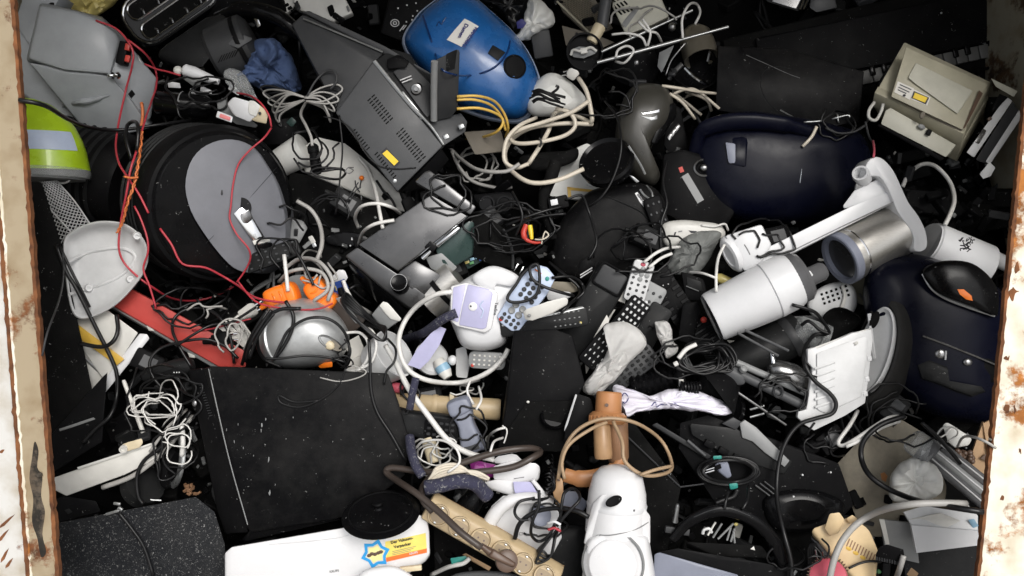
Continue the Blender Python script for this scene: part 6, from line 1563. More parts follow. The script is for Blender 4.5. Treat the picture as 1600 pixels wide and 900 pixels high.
t.part('knuckle', MB(t).hull([(1126, 580, 22), (1140, 574, 26), (1164, 588, 26), (1166, 600, 24), (1154, 604, 22), (1130, 592, 20), (1134, 584, 4), (1160, 598, 4)], 4), 'slate')
t.part('pivot_screw', MB(t).lathe((1134, 596, 18), (1124, 602, 24), [(7, 0), (7, .6), (5, 1)], 14), 'mid_grey')
t.part('pivot_screw', MB(t).lathe((1160, 578, 24), (1164, 574, 30), [(6, 0), (6, .7), (3, 1)], 12), 'mid_grey')
t.part('thin_rod', MB(t).lathe((1136, 602, 16), (1228, 664, 10), [(2, 0), (2, 1)], 8), 'pewter')
for p, q in (((1152, 520, 8), (1216, 556, 10)), ((1164, 516, 8), (1232, 548, 6))):
    t.part('thin_rod', MB(t).lathe(p, q, [(2.2, 0), (2.2, 1)], 8), 'slate')
t.part('lock_ring', MB(t).tube([(1216 + 7 * math.cos(k * .785), 612 - 9 * math.sin(k * .785), 22) for k in range(8)], 1.8, 6, True, 2), 'charcoal')
t = T('black_lamp_shade', 1115, 600, 0.08, 'matt black cone lamp shade beside the white cloth', 'lamp shade item')
t.part('cone', MB(t).lathe((1146, 592, 20), (1118, 612, 18), [(12, 0), (22, .2), (40, .8), (44, 1), (42, 1), (10, .2)], 36, caps=False), 'black')
t.part('face', MB(t).pillow([(1090, 596), (1098, 578), (1124, 572), (1150, 588), (1156, 614), (1140, 636), (1118, 634), (1100, 622)], soft(30, e=.5), n=5), 'black', smooth=60)
t.part('rim_line', MB(t).tube([(1094, 606, 20), (1106, 626, 20), (1128, 640, 18), (1142, 642, 14)], 1.3, 6), 'charcoal')
t = T('black_wheel_pair', 1150, 650, 0.05, 'small black wheel rim with two bright metal pins below the lamp shade', 'wheel')
t.part('rim', MB(t).lathe((1148, 648, 0), (1140, 644, 16), [(22, 0), (28, .5), (26, 1), (20, .9), (1, .6)], 28, sq=.7), 'black_gloss')
for k in range(2):
    t.part('pin', MB(t).lathe((1172, 640 + k * 12, 10), (1194, 634 + k * 12, 12), [(1.8, 0), (1.8, 1)], 8), 'silver')
t = T('white_cloth_sleeve', 1045, 625, 0.12, 'white fabric sleeve with faint purple drawings twisted beside the brown hair dryer', 'cloth')
o = t.part('fabric', MB(t).pillow([(957, 606), (966, 600), (980, 610), (1000, 622), (1030, 612), (1066, 608), (1100, 614), (1128, 628), (1146, 644), (1130, 650), (1100, 644), (1064, 640), (1030, 640), (1000, 644), (976, 650), (968, 632)],
    [(1, -16), (1, 0), (.93, 9), (.82, 14), (.66, 17), (.45, 18), (.2, 18), (.02, 18)], center=(1040, 628), wr=(9, 20, 6), n=12), 'white_fabric', smooth=70)
for q in ([(970, 622), (976, 614), (982, 622), (976, 630), (970, 622)], [(1018, 634), (1024, 628), (1026, 636), (1032, 632), (1042, 632)], [(1048, 634), (1054, 630), (1060, 634)]):
    t.part('drawn_line', MB(t).tube([t.on(*p, .3) for p in q], .8, 5), 'ink_blue', o)
t = T('corrugated_hose', 1015, 598, 0.06, 'short black corrugated hose above the white fabric sleeve', 'hose')
mb = MB(t)
prf = []
for k in range(17):
    prf += [(20 if k % 2 else 17, k / 16.0)]
t.solo(mb.lathe((985, 606, 6), (1062, 590, 6), prf, 24), 'black_gloss', smooth=25)
t = T('usb_dongle', 1064, 590, 0.11, 'black plug with a pale square label below the black cable bundle', 'plug')
o = t.solo(MB(t).hull([(1056, 566, 10), (1068, 564, 12), (1072, 596, 12), (1070, 610, 10), (1058, 606, 8), (1058, 570, -8), (1070, 606, -8)], 2.5), 'black').o
t.decal('pale_label', [(1060, 592), (1068, 593), (1067, 606), (1059, 605)], 'paper', o)
t.decal('label_mark', [(1062, 595), (1066, 595), (1065, 603), (1061, 603)], 'ink_grey', o, eps=1.2)
t = T('coiled_cord', 1078, 612, 0.11, 'short coiled black telephone cord on the white fabric sleeve', 'cord')
pts = []
for k in range(60):
    a = k * .75
    pts.append((1062 + k * .55, 606 + 9 * math.sin(a), 14 + 9 * math.cos(a)))
t.solo(MB(t).tube(pts, 2.2, 6, n=2), 'black_gloss')
# pale ribbed panel
t = T('ribbed_panel_sheet', 1305, 595, 0.12, 'pale grey moulded panel with diagonal ribs leaning on the black wheel', 'plastic panel piece')
t.part('plate', MB(t).prism([(1262, 546), (1272, 543), (1278, 544), (1332, 520), (1346, 518), (1362, 514), (1364, 532), (1361, 560), (1356, 600), (1352, 630), (1320, 650), (1272, 673), (1258, 664), (1246, 652), (1248, 640), (1260, 640), (1266, 600), (1270, 575), (1262, 566)], -4, 6, 1.5), 'light_grey')
t.part('raised_field', MB(t).hull([(1276, 552, 9), (1352, 524, 9), (1358, 532, 9), (1346, 620, 9), (1290, 646, 9), (1276, 640, 9), (1278, 553, 5), (1346, 620, 5), (1290, 646, 5)], 2), 'light_grey')
for k in range(6):
    t.part('rib', MB(t).hull([(1272 + k * .3, 574 + k * 12, 11), (1304 + k * .3, 564 + k * 12, 11), (1306, 567 + k * 12, 11), (1274, 579 + k * 12, 11), (1274, 576 + k * 12, 7), (1304, 568 + k * 12, 7)], 1), 'light_grey')
t.part('step', MB(t).hull([(1333, 536, 10), (1340, 532, 14), (1342, 537, 14), (1336, 541, 10), (1336, 536, 7)], .8), 'off_white')
for y in (560, 592, 615):
    t.part('side_clip', MB(t).box((1358 - (y - 560) * .12, y, 4), (7, 8, 6), (0, 0, 8), 1), 'light_grey')
t.part('back_edge', MB(t).hull([(1262, 546, 4), (1332, 520, 4), (1362, 512, 4), (1362, 518, -16), (1266, 552, -16), (1264, 560, 4)], 1), 'off_white')

# big black printer / cases in the lower right
t = T('black_printer', 1180, 745, 0.0, 'big black printer casing with a torn grey strip across it in the lower right', 'printer')
t.part('main_shell', MB(t).hull([(1062, 660, 24), (1130, 656, 30), (1240, 700, 34), (1310, 722, 30), (1334, 790, 26), (1290, 830, 26), (1210, 826, 32), (1120, 790, 32), (1060, 700, 26), (1064, 668, -50), (1330, 790, -50), (1290, 834, -50), (1070, 720, -50)], 5), 'black')
t.part('paper_slot', MB(t).hull([(1076, 660, 34), (1150, 668, 38), (1240, 720, 38), (1226, 742, 38), (1130, 710, 38), (1080, 680, 36), (1090, 676, 20), (1230, 736, 20)], 3), 'dark_grey')
t.part('grey_strip', MB(t).prism([(1156, 662), (1164, 656), (1182, 668), (1204, 690), (1222, 708), (1234, 720), (1226, 730), (1216, 722), (1196, 708), (1176, 690), (1160, 684)], 36, 42, 1), 'mid_grey')
t.part('grey_strip_end', MB(t).prism([(1128, 662), (1146, 652), (1160, 660), (1150, 672)], 34, 41, 1), 'charcoal')
t.part('long_rail', MB(t).hull([(1018, 664, 30), (1026, 660, 32), (1112, 712, 38), (1106, 718, 36), (1020, 668, 20), (1108, 718, 20)], 1.5), 'charcoal')
t.part('rail_rod', MB(t).lathe((1074, 688, 38), (1102, 712, 40), [(2.6, 0), (2.6, 1)], 10), 'slate')
for k in range(4):
    t.part('step_block', MB(t).box((1108 + k * 22, 694 + k * 11, 40), (16, 10, 8), (0, 0, -28), 1.5), 'black')
for k in range(3):
    t.part('silver_line', MB(t).tube([(1180 + k * 7, 758 - k * 3, 37), (1212 + k * 7, 782 - k * 2, 36)], 1.3, 5, n=1), 'pewter')
t.part('curved_front', MB(t).pillow([(1192, 780), (1240, 764), (1290, 770), (1320, 790), (1300, 822), (1250, 832), (1206, 824)], soft(26, 20, e=.5), n=6), 'black_gloss', smooth=60)
screws(t, [(1254, 742), (1240, 776), (1298, 738)], 1.6, 'light_grey')
t = T('folded_black_box', 1030, 745, 0.04, 'black box with folded grey edge lines right of the brown hair dryer', 'black box')
t.part('case', MB(t).hull([(975, 664, 24), (990, 660, 26), (1060, 752, 34), (1064, 762, 36), (1050, 800, 32), (1040, 870, 24), (1010, 880, 20), (978, 760, 20), (976, 670, -40), (1060, 760, -40), (1040, 876, -40), (980, 770, -40)], 2.5), 'black_flat')
t.part('edge_line', MB(t).tube([(978, 680, 28), (1020, 720, 32), (1062, 760, 37)], 1.3, 5, n=1), 'charcoal')
t.part('edge_line', MB(t).tube([(1062, 761, 37), (1100, 756, 34)], 1.2, 5, n=1), 'charcoal')
t = T('black_pin_plug', 1056, 800, 0.10, 'small upright metal pin on a flat black stand near the white mixer', 'plug')
t.part('pin', MB(t).lathe((1055, 815, 6), (1059, 788, 16), [(5, 0), (3.4, .3), (3, .9), (2, 1)], 12), 'silver')
t.part('stand', MB(t).box((1058, 829, 6), (38, 10, 8), (0, 0, -8), 1.5), 'charcoal')
t = T('handled_black_vacuum', 1140, 850, 0.07, 'black appliance with a big curved carrying arch at the bottom edge', 'vacuum cleaner')
t.part('arch', MB(t).tube([(1052, 842, 16), (1074, 818, 30), (1104, 801, 40), (1138, 798, 42), (1176, 812, 38), (1204, 838, 28), (1222, 872, 16), (1228, 900, 8)], [8, 9, 10, 10, 10, 11, 11], 14, flat=.7), 'black_gloss')
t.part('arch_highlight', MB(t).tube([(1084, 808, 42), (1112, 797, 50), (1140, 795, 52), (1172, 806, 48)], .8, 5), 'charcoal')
t.part('body', MB(t).hull([(1026, 862, 16), (1060, 856, 20), (1120, 872, 24), (1200, 880, 24), (1230, 890, 20), (1232, 980, 10), (1020, 980, 10), (1030, 866, -40), (1230, 900, -40)], 5), 'black')
t.part('grey_front', MB(t).hull([(1022, 866, 22), (1030, 862, 24), (1090, 884, 28), (1154, 898, 28), (1158, 960, 20), (1020, 960, 18), (1024, 870, 10), (1150, 900, 10)], 3), 'blue_grey')
t.part('dark_tray', MB(t).hull([(1070, 846, 10), (1190, 852, 12), (1206, 872, 12), (1120, 870, 12), (1072, 856, -10), (1200, 874, -10)], 2), 'black_flat')
for k, (p, q) in enumerate([((1106, 836), (1118, 816)), ((1114, 840), (1128, 818)), ((1122, 842), (1146, 818)), ((1136, 844), (1142, 824)), ((1142, 846), (1148, 826)), ((1148, 848), (1146, 830))]):
    t.part('bright_prong', MB(t).lathe((*p, 14), (*q, 18), [(1.6, 0), (1.6, 1)], 8), 'off_white' if k == 0 else 'mid_grey')
t.part('yellow_tip', MB(t).ell((1150, 819, 18), (3.4, 2.6, 2)), 'straw')
t.part('white_hook', MB(t).tube([(1098, 834, 14), (1100, 828, 16), (1108, 826, 16), (1112, 832, 14)], 2.4, 6), 'light_grey')
t.part('small_tooth', MB(t).hull([(1172, 858, 14), (1178, 853, 14), (1180, 860, 14), (1174, 858, 8)], .4), 'off_white')
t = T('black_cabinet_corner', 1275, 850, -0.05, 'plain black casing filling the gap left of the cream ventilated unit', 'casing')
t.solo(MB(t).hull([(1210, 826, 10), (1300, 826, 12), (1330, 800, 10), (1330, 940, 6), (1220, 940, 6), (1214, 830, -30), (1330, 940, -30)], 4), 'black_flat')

# far lower right corner
t = T('stained_board', 1385, 745, -0.05, 'stained grey brown board with a rust spot under the white foam bundle', 'board')
o = t.part('board', MB(t).hull([(1306, 726, 8), (1340, 690, 8), (1400, 650, 8), (1450, 680, 8), (1480, 760, 8), (1470, 810, 6), (1420, 840, 6), (1348, 838, 6), (1306, 728, -12), (1400, 654, -12), (1472, 812, -12), (1350, 838, -12)], 2), 'stained_board')
t.decal('rust_stain', [(1376, 740), (1382, 738), (1387, 744), (1384, 753), (1378, 750)], 'brown_orange', o)
t.part('tear', MB(t).ell((1342, 785, 9), (3, 2, .8)), 'card_dark', o)
t = T('foam_bundle', 1432, 752, 0.03, 'lumpy white foam bundle held by a clear strap in the lower right', 'foam bundle')
t.solo(MB(t).pillow([(1390, 770), (1392, 744), (1408, 722), (1432, 714), (1456, 724), (1474, 748), (1470, 770), (1450, 782), (1420, 784), (1398, 784)], [(1, -24), (1, 4), (.96, 18), (.88, 30), (.74, 39), (.55, 44), (.3, 46), (.02, 46)], wr=(9, 26, 11), n=9), 'white_old', smooth=60)
t = T('glass_cup', 1436, 697, 0.06, 'clear glass cup end catching light above the white foam bundle', 'cup')
t.part('wall', MB(t).lathe((1424, 686, 8), (1454, 710, 14), [(17, 0), (20, .15), (21, .9), (19, 1)], 26), 'clear')
t.part('bright_base', MB(t).hull([(1440, 702, 16), (1450, 706, 18), (1450, 716, 16), (1438, 712, 14), (1442, 708, 8)], 1), 'white_gloss')
t.part('dark_band', MB(t).lathe((1444, 700, 12), (1455, 709, 14), [(20, 0), (21.5, .5), (20, 1)], 26, caps=False), 'smoke_clear')
for k in range(3):
    t = T('clear_tube', 1500 + k * 6, 740 - k * 3, 0.03, ['lower of three clear plastic tubes leaning to the right door post', 'middle one of three clear plastic tubes by the right door post', 'upper of three clear plastic tubes leaning to the right door post'][k], 'tube', 'clear tubes by the right post')
    t.part('tube', MB(t).lathe((1452 + k * 9, 716 - k * 9, 4 + k * 2), (1550 + k * 4, 800 - k * 16, 0), [(8, 0), (8.5, .02), (8.5, 1)], 14), 'smoke_clear' if k != 1 else 'mid_grey')
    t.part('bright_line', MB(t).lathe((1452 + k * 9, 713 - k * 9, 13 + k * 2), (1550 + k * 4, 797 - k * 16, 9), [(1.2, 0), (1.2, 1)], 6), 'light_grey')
t = T('white_wedge_plug', 1494, 680, 0.03, 'white wedge shaped adapter near the cardboard at the right door post', 'power adapter')
t.solo(MB(t).hull([(1472, 664, 8), (1480, 658, 10), (1504, 678, 14), (1520, 684, 10), (1514, 696, 8), (1492, 700, 10), (1480, 690, 8), (1476, 668, -10), (1514, 694, -10), (1492, 700, -8)], 3), 'white_old')
t = T('maroon_sponge', 1504, 712, 0.01, 'dark maroon fluffy piece below the white wedge adapter', 'sponge')
mb = MB(t)
rr_ = random.Random(2)
for k in range(26):
    mb.ell((1502 + rr_.uniform(-17, 17), 712 + rr_.uniform(-10, 10), rr_.uniform(0, 8)), (5, 4.5, 4), seg=8)
t.solo(mb, 'brown')
t = T('cardboard_box', 1535, 700, 0.0, 'torn brown cardboard box standing against the right door post', 'cardboard box')
t.part('side', MB(t).slab([(1512, 728, 0), (1536, 660, 8), (1552, 664, 8), (1548, 752, 4), (1522, 746, 0)], 5), 'cardboard')
t.part('flap', MB(t).slab([(1536, 662, 10), (1556, 652, 14), (1556, 700, 12), (1546, 720, 10)], 4), 'cardboard')
t.part('tear', MB(t).slab([(1532, 716, 9), (1542, 708, 10), (1545, 722, 9)], 1), 'brown')
t = T('white_carton', 1470, 810, 0.03, 'open white box with bent flaps in the bottom right corner', 'box')
t.part('front', MB(t).slab([(1424, 821, 26), (1532, 830, 28), (1530, 852, 26), (1432, 864, 22)], 6), 'white')
t.part('inner_flap', MB(t).slab([(1412, 800, 8), (1460, 786, 14), (1510, 786, 14), (1528, 806, 18), (1528, 832, 24), (1424, 820, 20)], 4), 'light_grey')
t.part('bent_flap', MB(t).slab([(1420, 812, 16), (1470, 802, 26), (1500, 814, 24), (1480, 824, 22)], 2), 'off_white')
t.part('blue_corner', MB(t).hull([(1512, 812, 24), (1522, 810, 26), (1530, 822, 24), (1520, 826, 22), (1518, 818, 14)], 1), 'sky_blue')
t = T('grey_metal_sheet', 1400, 840, -0.01, 'dull grey metal sheet propped behind the cream ventilated unit', 'metal sheet')
t.part('sheet', MB(t).slab([(1376, 812, 10), (1430, 818, 12), (1436, 880, 4), (1384, 868, 4)], 4), 'mid_grey')
t.part('pale_edge', MB(t).slab([(1374, 812, 12), (1382, 812, 14), (1390, 850, 10), (1384, 852, 8)], 3), 'off_white')
t = T('right_scrap_sheet', 1480, 880, -0.04, 'dark plastic sheet under the open white box', 'plastic sheet')
t.solo(MB(t).slab([(1410, 862, 0), (1530, 850, 4), (1530, 930, 0), (1420, 940, -4)], 8), 'dark_grey')
t = T('ventilated_cream_unit', 1340, 850, 0.09, 'cream coloured appliance with rows of vent slots and yellowed print at the bottom', 'appliance')
o = t.part('shell', MB(t).hull([(1267, 830, 14), (1272, 824, 18), (1290, 818, 22), (1332, 806, 20), (1358, 826, 22), (1372, 860, 20), (1368, 905, 16), (1360, 930, 14), (1316, 880, 18), (1284, 850, 16), (1268, 838, -16), (1372, 870, -20), (1340, 930, -20)], 4), 'beige_shell')
t.part('raised_block', MB(t).hull([(1288, 826, 30), (1296, 802, 40), (1312, 800, 42), (1320, 812, 38), (1310, 834, 34), (1296, 838, 28), (1290, 830, 10), (1316, 816, 10)], 1.8), 'beige_shell')
t.part('side_block', MB(t).hull([(1322, 810, 30), (1332, 804, 32), (1340, 810, 30), (1336, 820, 28), (1326, 818, 26), (1330, 812, 10)], 1.2), 'beige_shell')
for k in range(13):
    x, y = 1318 + k * 4.4, 836 + k * 2.7
    p0, p1 = t.on(x, y, .2), t.on(x - 5, y + 12, .2)
    t.part('vent_slot', MB(t).hull([p0, p1, (p0[0] + 1.8, p0[1] + .6, p0[2]), (p1[0] + 1.8, p1[1] + .6, p1[2]), (p0[0], p0[1], p0[2] - 2), (p1[0], p1[1], p1[2] - 2)]), 'brown_mid', o)
for k in range(3):
    t.part('worn_print', MB(t).ell(t.on(1326 + k * 11, 857 + k * 7, 0), (5, 3, .7), (0, 0, -30)), 'ochre', o)
t.part('green_mark', MB(t).ell(t.on(1372, 893, 0), (6, 4, .8), (0, 0, -15)), 'green', o)
t.part('dark_base', MB(t).hull([(1266, 838, 6), (1284, 852, 8), (1320, 886, 8), (1360, 936, 4), (1340, 940, 0), (1268, 846, -16), (1340, 940, -16)], 2), 'slate')
t = T('black_ribbed_plug', 1390, 866, 0.14, 'black plug with a ribbed edge lying on the cream ventilated unit', 'plug')
t.part('body', MB(t).hull([(1368, 866, 14), (1374, 854, 22), (1386, 850, 24), (1412, 858, 22), (1414, 870, 16), (1404, 882, 12), (1368, 876, 12), (1370, 872, -8), (1408, 878, -8)], 3.5), 'black')
for k in range(9):
    t.part('rib', MB(t).tube([(1370 + k * 4, 870 + k * .9, 15), (1370 + k * 4, 875 + k * .9, 13)], 1.2, 5, n=1), 'charcoal')
t.part('flat_lead', MB(t).tube([(1386, 880, 10), (1384, 900, 6), (1380, 920, 0)], [6, 6, 6], 8, flat=.4), 'black')
t = T('red_round_lid', 1292, 892, 0.12, 'bright red round lid with a spiky edge at the bottom edge', 'lid')
t.part('disc', MB(t).lathe((1295, 905, -4), (1293, 898, 12), [(26, 0), (29, .5), (27, .9), (20, 1), (1, 1)], 34), 'pink')
mb = MB(t)
for k in range(18):
    a = rad(20 + k * 9)
    x, y = 1294 + 30 * math.cos(a), 902 - 30 * math.sin(a)
    mb.tube([(x, y, 4), (x + 4 * math.cos(a), y - 4 * math.sin(a), 6)], [1.6, .6], 5, n=1)
t.part('spiky_rim', mb, 'brown')
t = T('black_plug_loop', 1282, 850, 0.07, 'coiled black mains lead with two bright plug pins beside the cream unit', 'plug lead')
for k in range(4):
    t.part('loop', MB(t).tube([(1264 + 4 * k, 880 + k, 6 + 2 * k), (1264 + 3 * k, 856, 10 + 2 * k), (1276 + 2 * k, 844 - k + 3, 14 + 2 * k), (1292 + k, 850, 12 + 2 * k), (1300, 872, 8 + 2 * k)], 2.6, 7), 'black_cable')
for x in (1274, 1285):
    t.part('plug_pin', MB(t).lathe((x, 858 + (x - 1274) * .3, 22), (x + 2, 873 + (x - 1274) * .2, 20), [(1.8, 0), (2.2, 1)], 8), 'chrome')
t = T('wood_chip', 1430, 893, 0.02, 'small tan wooden chip at the bottom edge', 'wood piece')
t.solo(MB(t).hull([(1416, 898, 6), (1424, 886, 8), (1436, 896, 6), (1430, 906, 4), (1424, 896, -4)], 1), 'cardboard')

# ================================================================ lower centre
t = T('beige_power_strip', 765, 845, 0.12, 'beige multi-socket power strip with one brown plug in it', 'power strip', ang=-30, tx=-14)
t.part('body', MB().hull([(x, y, z) for x in (-112, 122) for y, z in ((-23, -14), (-22, 14), (12, 18), (24, 6), (24, -14))], 4), 'tan')
for i in range(6):
    x = -90 + i * 37.5
    s_ = t.part('socket', MB().lathe((x, -4, 11), (x, -5, 24), [(17, 0), (17, .85), (16.4, 1), (15, 1), (14, .56), (1, .54)], 30, local=True), 'tan')
    t.part('socket_floor', MB().lathe((x, -4, 17), (x, -4, 18.8), [(13.2, 0), (13.2, 1)], 26, local=True), 'tan_shaded', s_)
    for sx in (-5, 5):
        t.part('pin_hole', MB().lathe((x + sx, -4, 17), (x + sx, -4, 19.3), [(1.6, 0), (1.6, 1)], 8, local=True), 'brown', s_)
    for sy in (-14, 13):
        t.part('earth_clip', MB().box((x, -4.5 + sy * .9, 20), (4, 2.4, 6), (0, 0, 0), .4), 'silver', s_)
t.part('seam', MB().tube([(-112, 23.5, 0), (0, 24.4, 0), (122, 23.5, 0)], .5, 4, n=1), 'brown_tan')
t = T('brown_plug', 785, 873, 0.20, 'dark brown mains plug pushed into the beige power strip', 'plug', ang=-28, tx=-14)
t.part('disc', MB().lathe((8, 0, -18), (8, 0, 4), [(17, 0), (18, .5), (17, .9), (12, 1), (1, 1)], 30, local=True), 'brown')
t.part('grip', MB().hull([(-24, -8, 2), (-24, 8, 2), (20, -5, 10), (20, 5, 10), (-20, -6, 10), (-20, 6, 10), (24, 0, 4), (-24, 0, -8), (18, 0, -6)], 2.5), 'brown')
t.part('cord_boot', MB().lathe((-22, 0, 2), (-40, 3, 2), [(7, 0), (5, .6), (4.2, 1)], 14, local=True), 'brown')

t = T('brown_hair_dryer', 945, 690, 0.13, 'orange brown hair dryer wedged beside the black speaker box', 'hair dryer')
t.part('barrel', MB(t).lathe((952, 612, 8), (950, 650, 12), [(18, 0), (20, .06), (20.5, .9), (19, 1)], 34), 'brown_orange')
t.part('ribbed_collar', MB(t).lathe((950, 644, 10), (949, 662, 12), [(24, 0), (29, .3), (29, .75), (25, 1)], 40), 'brown_orange')
for k in range(11):
    a = rad(-75 + k * 15)
    t.part('collar_rib', MB(t).tube([(949.5 + 29 * math.sin(a), 649, 11 + 29 * math.cos(a)), (949 + 29 * math.sin(a), 658, 12 + 29 * math.cos(a))], 1.3, 5, n=1), 'brown_orange')
t.part('screw_hole', MB(t).lathe((948, 633, 30), (948, 633, 32), [(2.8, 0), (2.8, 1)], 12), 'brown')
t.part('lower_barrel', MB(t).lathe((964, 655, 6), (966, 728, 0), [(17, 0), (17, .8), (12, 1)], 28), 'brown_mid')
t.part('tan_nozzle', MB(t).lathe((940, 660, 24), (943, 716, 26), [(9, 0), (13, .1), (14, .9), (13, 1), (11, 1), (11, .8), (1, .8)], 26), 'brown_tan')
t.part('curved_grip', MB(t).tube([(972, 716, 14), (960, 732, 16), (938, 744, 18), (908, 748, 18), (882, 742, 14)], [7, 11, 13, 13, 11], 14, flat=.55), 'brown_orange')
t.part('small_tag', MB(t).hull([(972, 676, 6), (978, 672, 8), (982, 684, 6), (974, 688, 4), (976, 680, 0)], .5), 'white')
t = T('brown_flat_plug', 870, 770, 0.16, 'flat brown euro plug standing upright left of the white mixer', 'plug')
t.part('body', MB(t).hull([(866, 746, 10), (880, 744, 12), (881, 768, 14), (876, 788, 10), (868, 790, 10), (863, 770, 12), (866, 750, -8), (878, 786, -8)], 4), 'brown_tan')
t.part('slit', MB(t).hull([(870, 744, 13), (875, 744, 13), (875, 752, 14), (871, 752, 14), (872, 746, 8)], .4), 'brown')
t = T('white_stand_mixer', 963, 830, 0.13, 'white kitchen mixer standing upright at the bottom edge with a round front cap', 'mixer')
t.part('dome', MB(t).lathe((962, 830, 20), (966, 728, 26), [(47, 0), (46, .3), (44, .6), (38, .84), (28, .95), (12, 1), (1, 1.01)], 48), 'white_gloss', smooth=60)
t.part('seam_ring', MB(t).lathe((963.6, 792, 22), (964, 784, 22.6), [(45.5, 0), (46.6, .5), (45.2, 1)], 48, caps=False), 'white')
t.part('shoulder', MB(t).hull([(920, 806, 46), (926, 786, 50), (940, 772, 62), (986, 770, 62), (1004, 790, 50), (1016, 806, 40), (1016, 850, 44), (912, 850, 44), (926, 800, -20), (1012, 806, -20), (914, 850, -20), (1016, 850, -20)], 9, 3), 'white_gloss')
t.part('lower_body', MB(t).pillow([(914, 850), (930, 834), (965, 826), (1002, 834), (1016, 852), (1018, 960), (908, 960), (911, 890)], soft(56, 6, e=.18), n=6), 'white_gloss', smooth=60)
t.part('front_cap', MB(t).lathe((958, 880, 54), (957, 882, 74), [(46, 0), (45, .5), (36, .9), (35, 1), (33, 1.05), (1, 1.1)], 44), 'white_gloss')
t.part('cap_shade_ring', MB(t).lathe((958, 880, 62), (957.6, 881, 68), [(44.5, 0), (47, .5), (44, 1)], 44, caps=False), 'mid_grey')  # grey ring, the shading round the cap put in as colour
t.part('neck_seam', MB(t).tube([t.on(x, y, .3) for x, y in [(916, 824), (940, 836), (968, 834), (996, 826), (1013, 816)]], .8, 5), 'mid_grey')
t.part('dark_hole', MB(t).lathe((959, 783, 66), (959, 783, 76), [(13, 0), (13, .9), (11.4, 1), (11, .7), (1, .65)], 28, sq=.55), 'black')
t.part('peg', MB(t).tube([(988, 802, 60), (990, 799, 62), (991, 796, 62)], 1.4, 6), 'charcoal')
t.part('side_wing', MB(t).hull([(986, 842, 58), (1002, 840, 54), (1012, 844, 50), (998, 850, 56), (990, 846, 44)], 1.5), 'white_gloss')
# white iron with lavender panel, lower centre
t = T('white_steam_iron', 820, 790, 0.08, 'white steam iron with a lavender panel lying behind the beige power strip', 'steam iron')
t.part('nose', MB(t).hull([(768, 728, 30), (800, 718, 34), (838, 722, 34), (846, 728, 30), (842, 752, 30), (800, 758, 30), (770, 752, 28), (780, 734, -10), (840, 748, -10)], 5), 'white_gloss')
t.part('upper_body', MB(t).hull([(750, 754, 30), (776, 748, 34), (830, 752, 36), (850, 782, 32), (820, 782, 32), (790, 772, 30), (764, 764, 24), (760, 756, 0), (846, 782, 0)], 4), 'white_gloss')
t.part('main_body', MB(t).hull([(768, 790, 30), (786, 774, 34), (832, 772, 36), (872, 790, 34), (878, 840, 24), (864, 866, 20), (820, 868, 24), (756, 830, 26), (760, 806, 26), (774, 800, -20), (876, 840, -20), (820, 868, -20)], 9, 3), 'white')
t.part('grip_bridge', MB(t).tube([(760, 826, 34), (776, 800, 42), (800, 782, 46), (834, 778, 46), (862, 786, 40)], [11, 10, 9, 8], 12), 'white_gloss')
t.part('lavender_panel', MB(t).hull([(801, 752, 41), (830, 752, 42), (842, 774, 40), (804, 772, 40), (804, 756, 30), (838, 772, 30)], 1.5), 'lavender')
t.part('name_print', MB(t).tube([t.on(803, 748, .3), t.on(819, 745.5, .3)], .7, 4, n=1), 'ink_grey')
t.part('white_strut', MB(t).lathe((832, 750, 44), (862, 787, 42), [(3.4, 0), (3.4, 1)], 10), 'white_gloss')
t.part('socket_mark', MB(t).tube([(812, 832, 37), (816, 832, 37), (816, 836, 37), (812, 836, 37), (812, 832, 37)], .5, 4, n=1), 'ink_grey')
t.part('dark_knob', MB(t).lathe((842, 806, 36), (846, 804, 46), [(17, 0), (17, .7), (12, 1)], 24), 'blue_grey')
t = T('blue_grey_part', 890, 780, 0.06, 'blue grey plastic part behind the brown flat plug', 'plastic part')
t.solo(MB(t).hull([(862, 764, 10), (900, 766, 12), (920, 784, 10), (910, 800, 8), (876, 796, 8), (864, 784, -12), (912, 800, -12)], 4), 'blue_grey')
t = T('magenta_socket', 755, 731, 0.10, 'magenta plastic socket block under the brown cable', 'socket block')
o = t.part('block', MB(t).hull([(733, 720, 14), (738, 718, 18), (776, 726, 18), (776, 746, 16), (762, 746, 16), (736, 736, 14), (736, 724, -8), (774, 746, -8)], 2), 'magenta')
t.part('socket_ring', MB(t).lathe((750, 731, 17), (750, 731, 21), [(10, 0), (10, .9), (8, 1), (7.6, .2), (1, .2)], 22), 'magenta', o)
t = T('white_mains_plug', 793, 718, 0.13, 'white angled mains plug lying on the magenta socket block', 'plug')
t.part('body', MB(t).hull([(770, 718, 12), (778, 712, 16), (800, 708, 18), (808, 710, 18), (820, 722, 12), (816, 728, 10), (790, 726, 12), (772, 724, 10), (776, 722, -6), (814, 726, -6)], 3.5), 'white_gloss')
t.part('side_notch', MB(t).hull([(794, 722, 15), (816, 722, 13), (818, 728, 10), (796, 730, 10), (800, 726, 4)], 1), 'light_grey')
t = T('grey_black_foot', 890, 850, 0.02, 'dark grey rounded base between the power strip and the white mixer', 'appliance foot piece')
t.solo(MB(t).pillow([(846, 866), (862, 830), (890, 820), (914, 826), (918, 880), (900, 930), (868, 930)], soft(26, e=.4), n=6), 'dark_grey', smooth=60)
t = T('black_nozzle', 736, 790, 0.08, 'short black nozzle under the dark blue patterned hose', 'nozzle')
t.part('nozzle', MB(t).lathe((752, 762, 10), (722, 806, 6), [(14, 0), (15, .1), (18, .5), (20, 1), (17, 1), (16, .7), (1, .7)], 26), 'black_gloss')
t = T('green_clip', 715, 875, 0.04, 'green plastic clip below the beige power strip', 'clip')
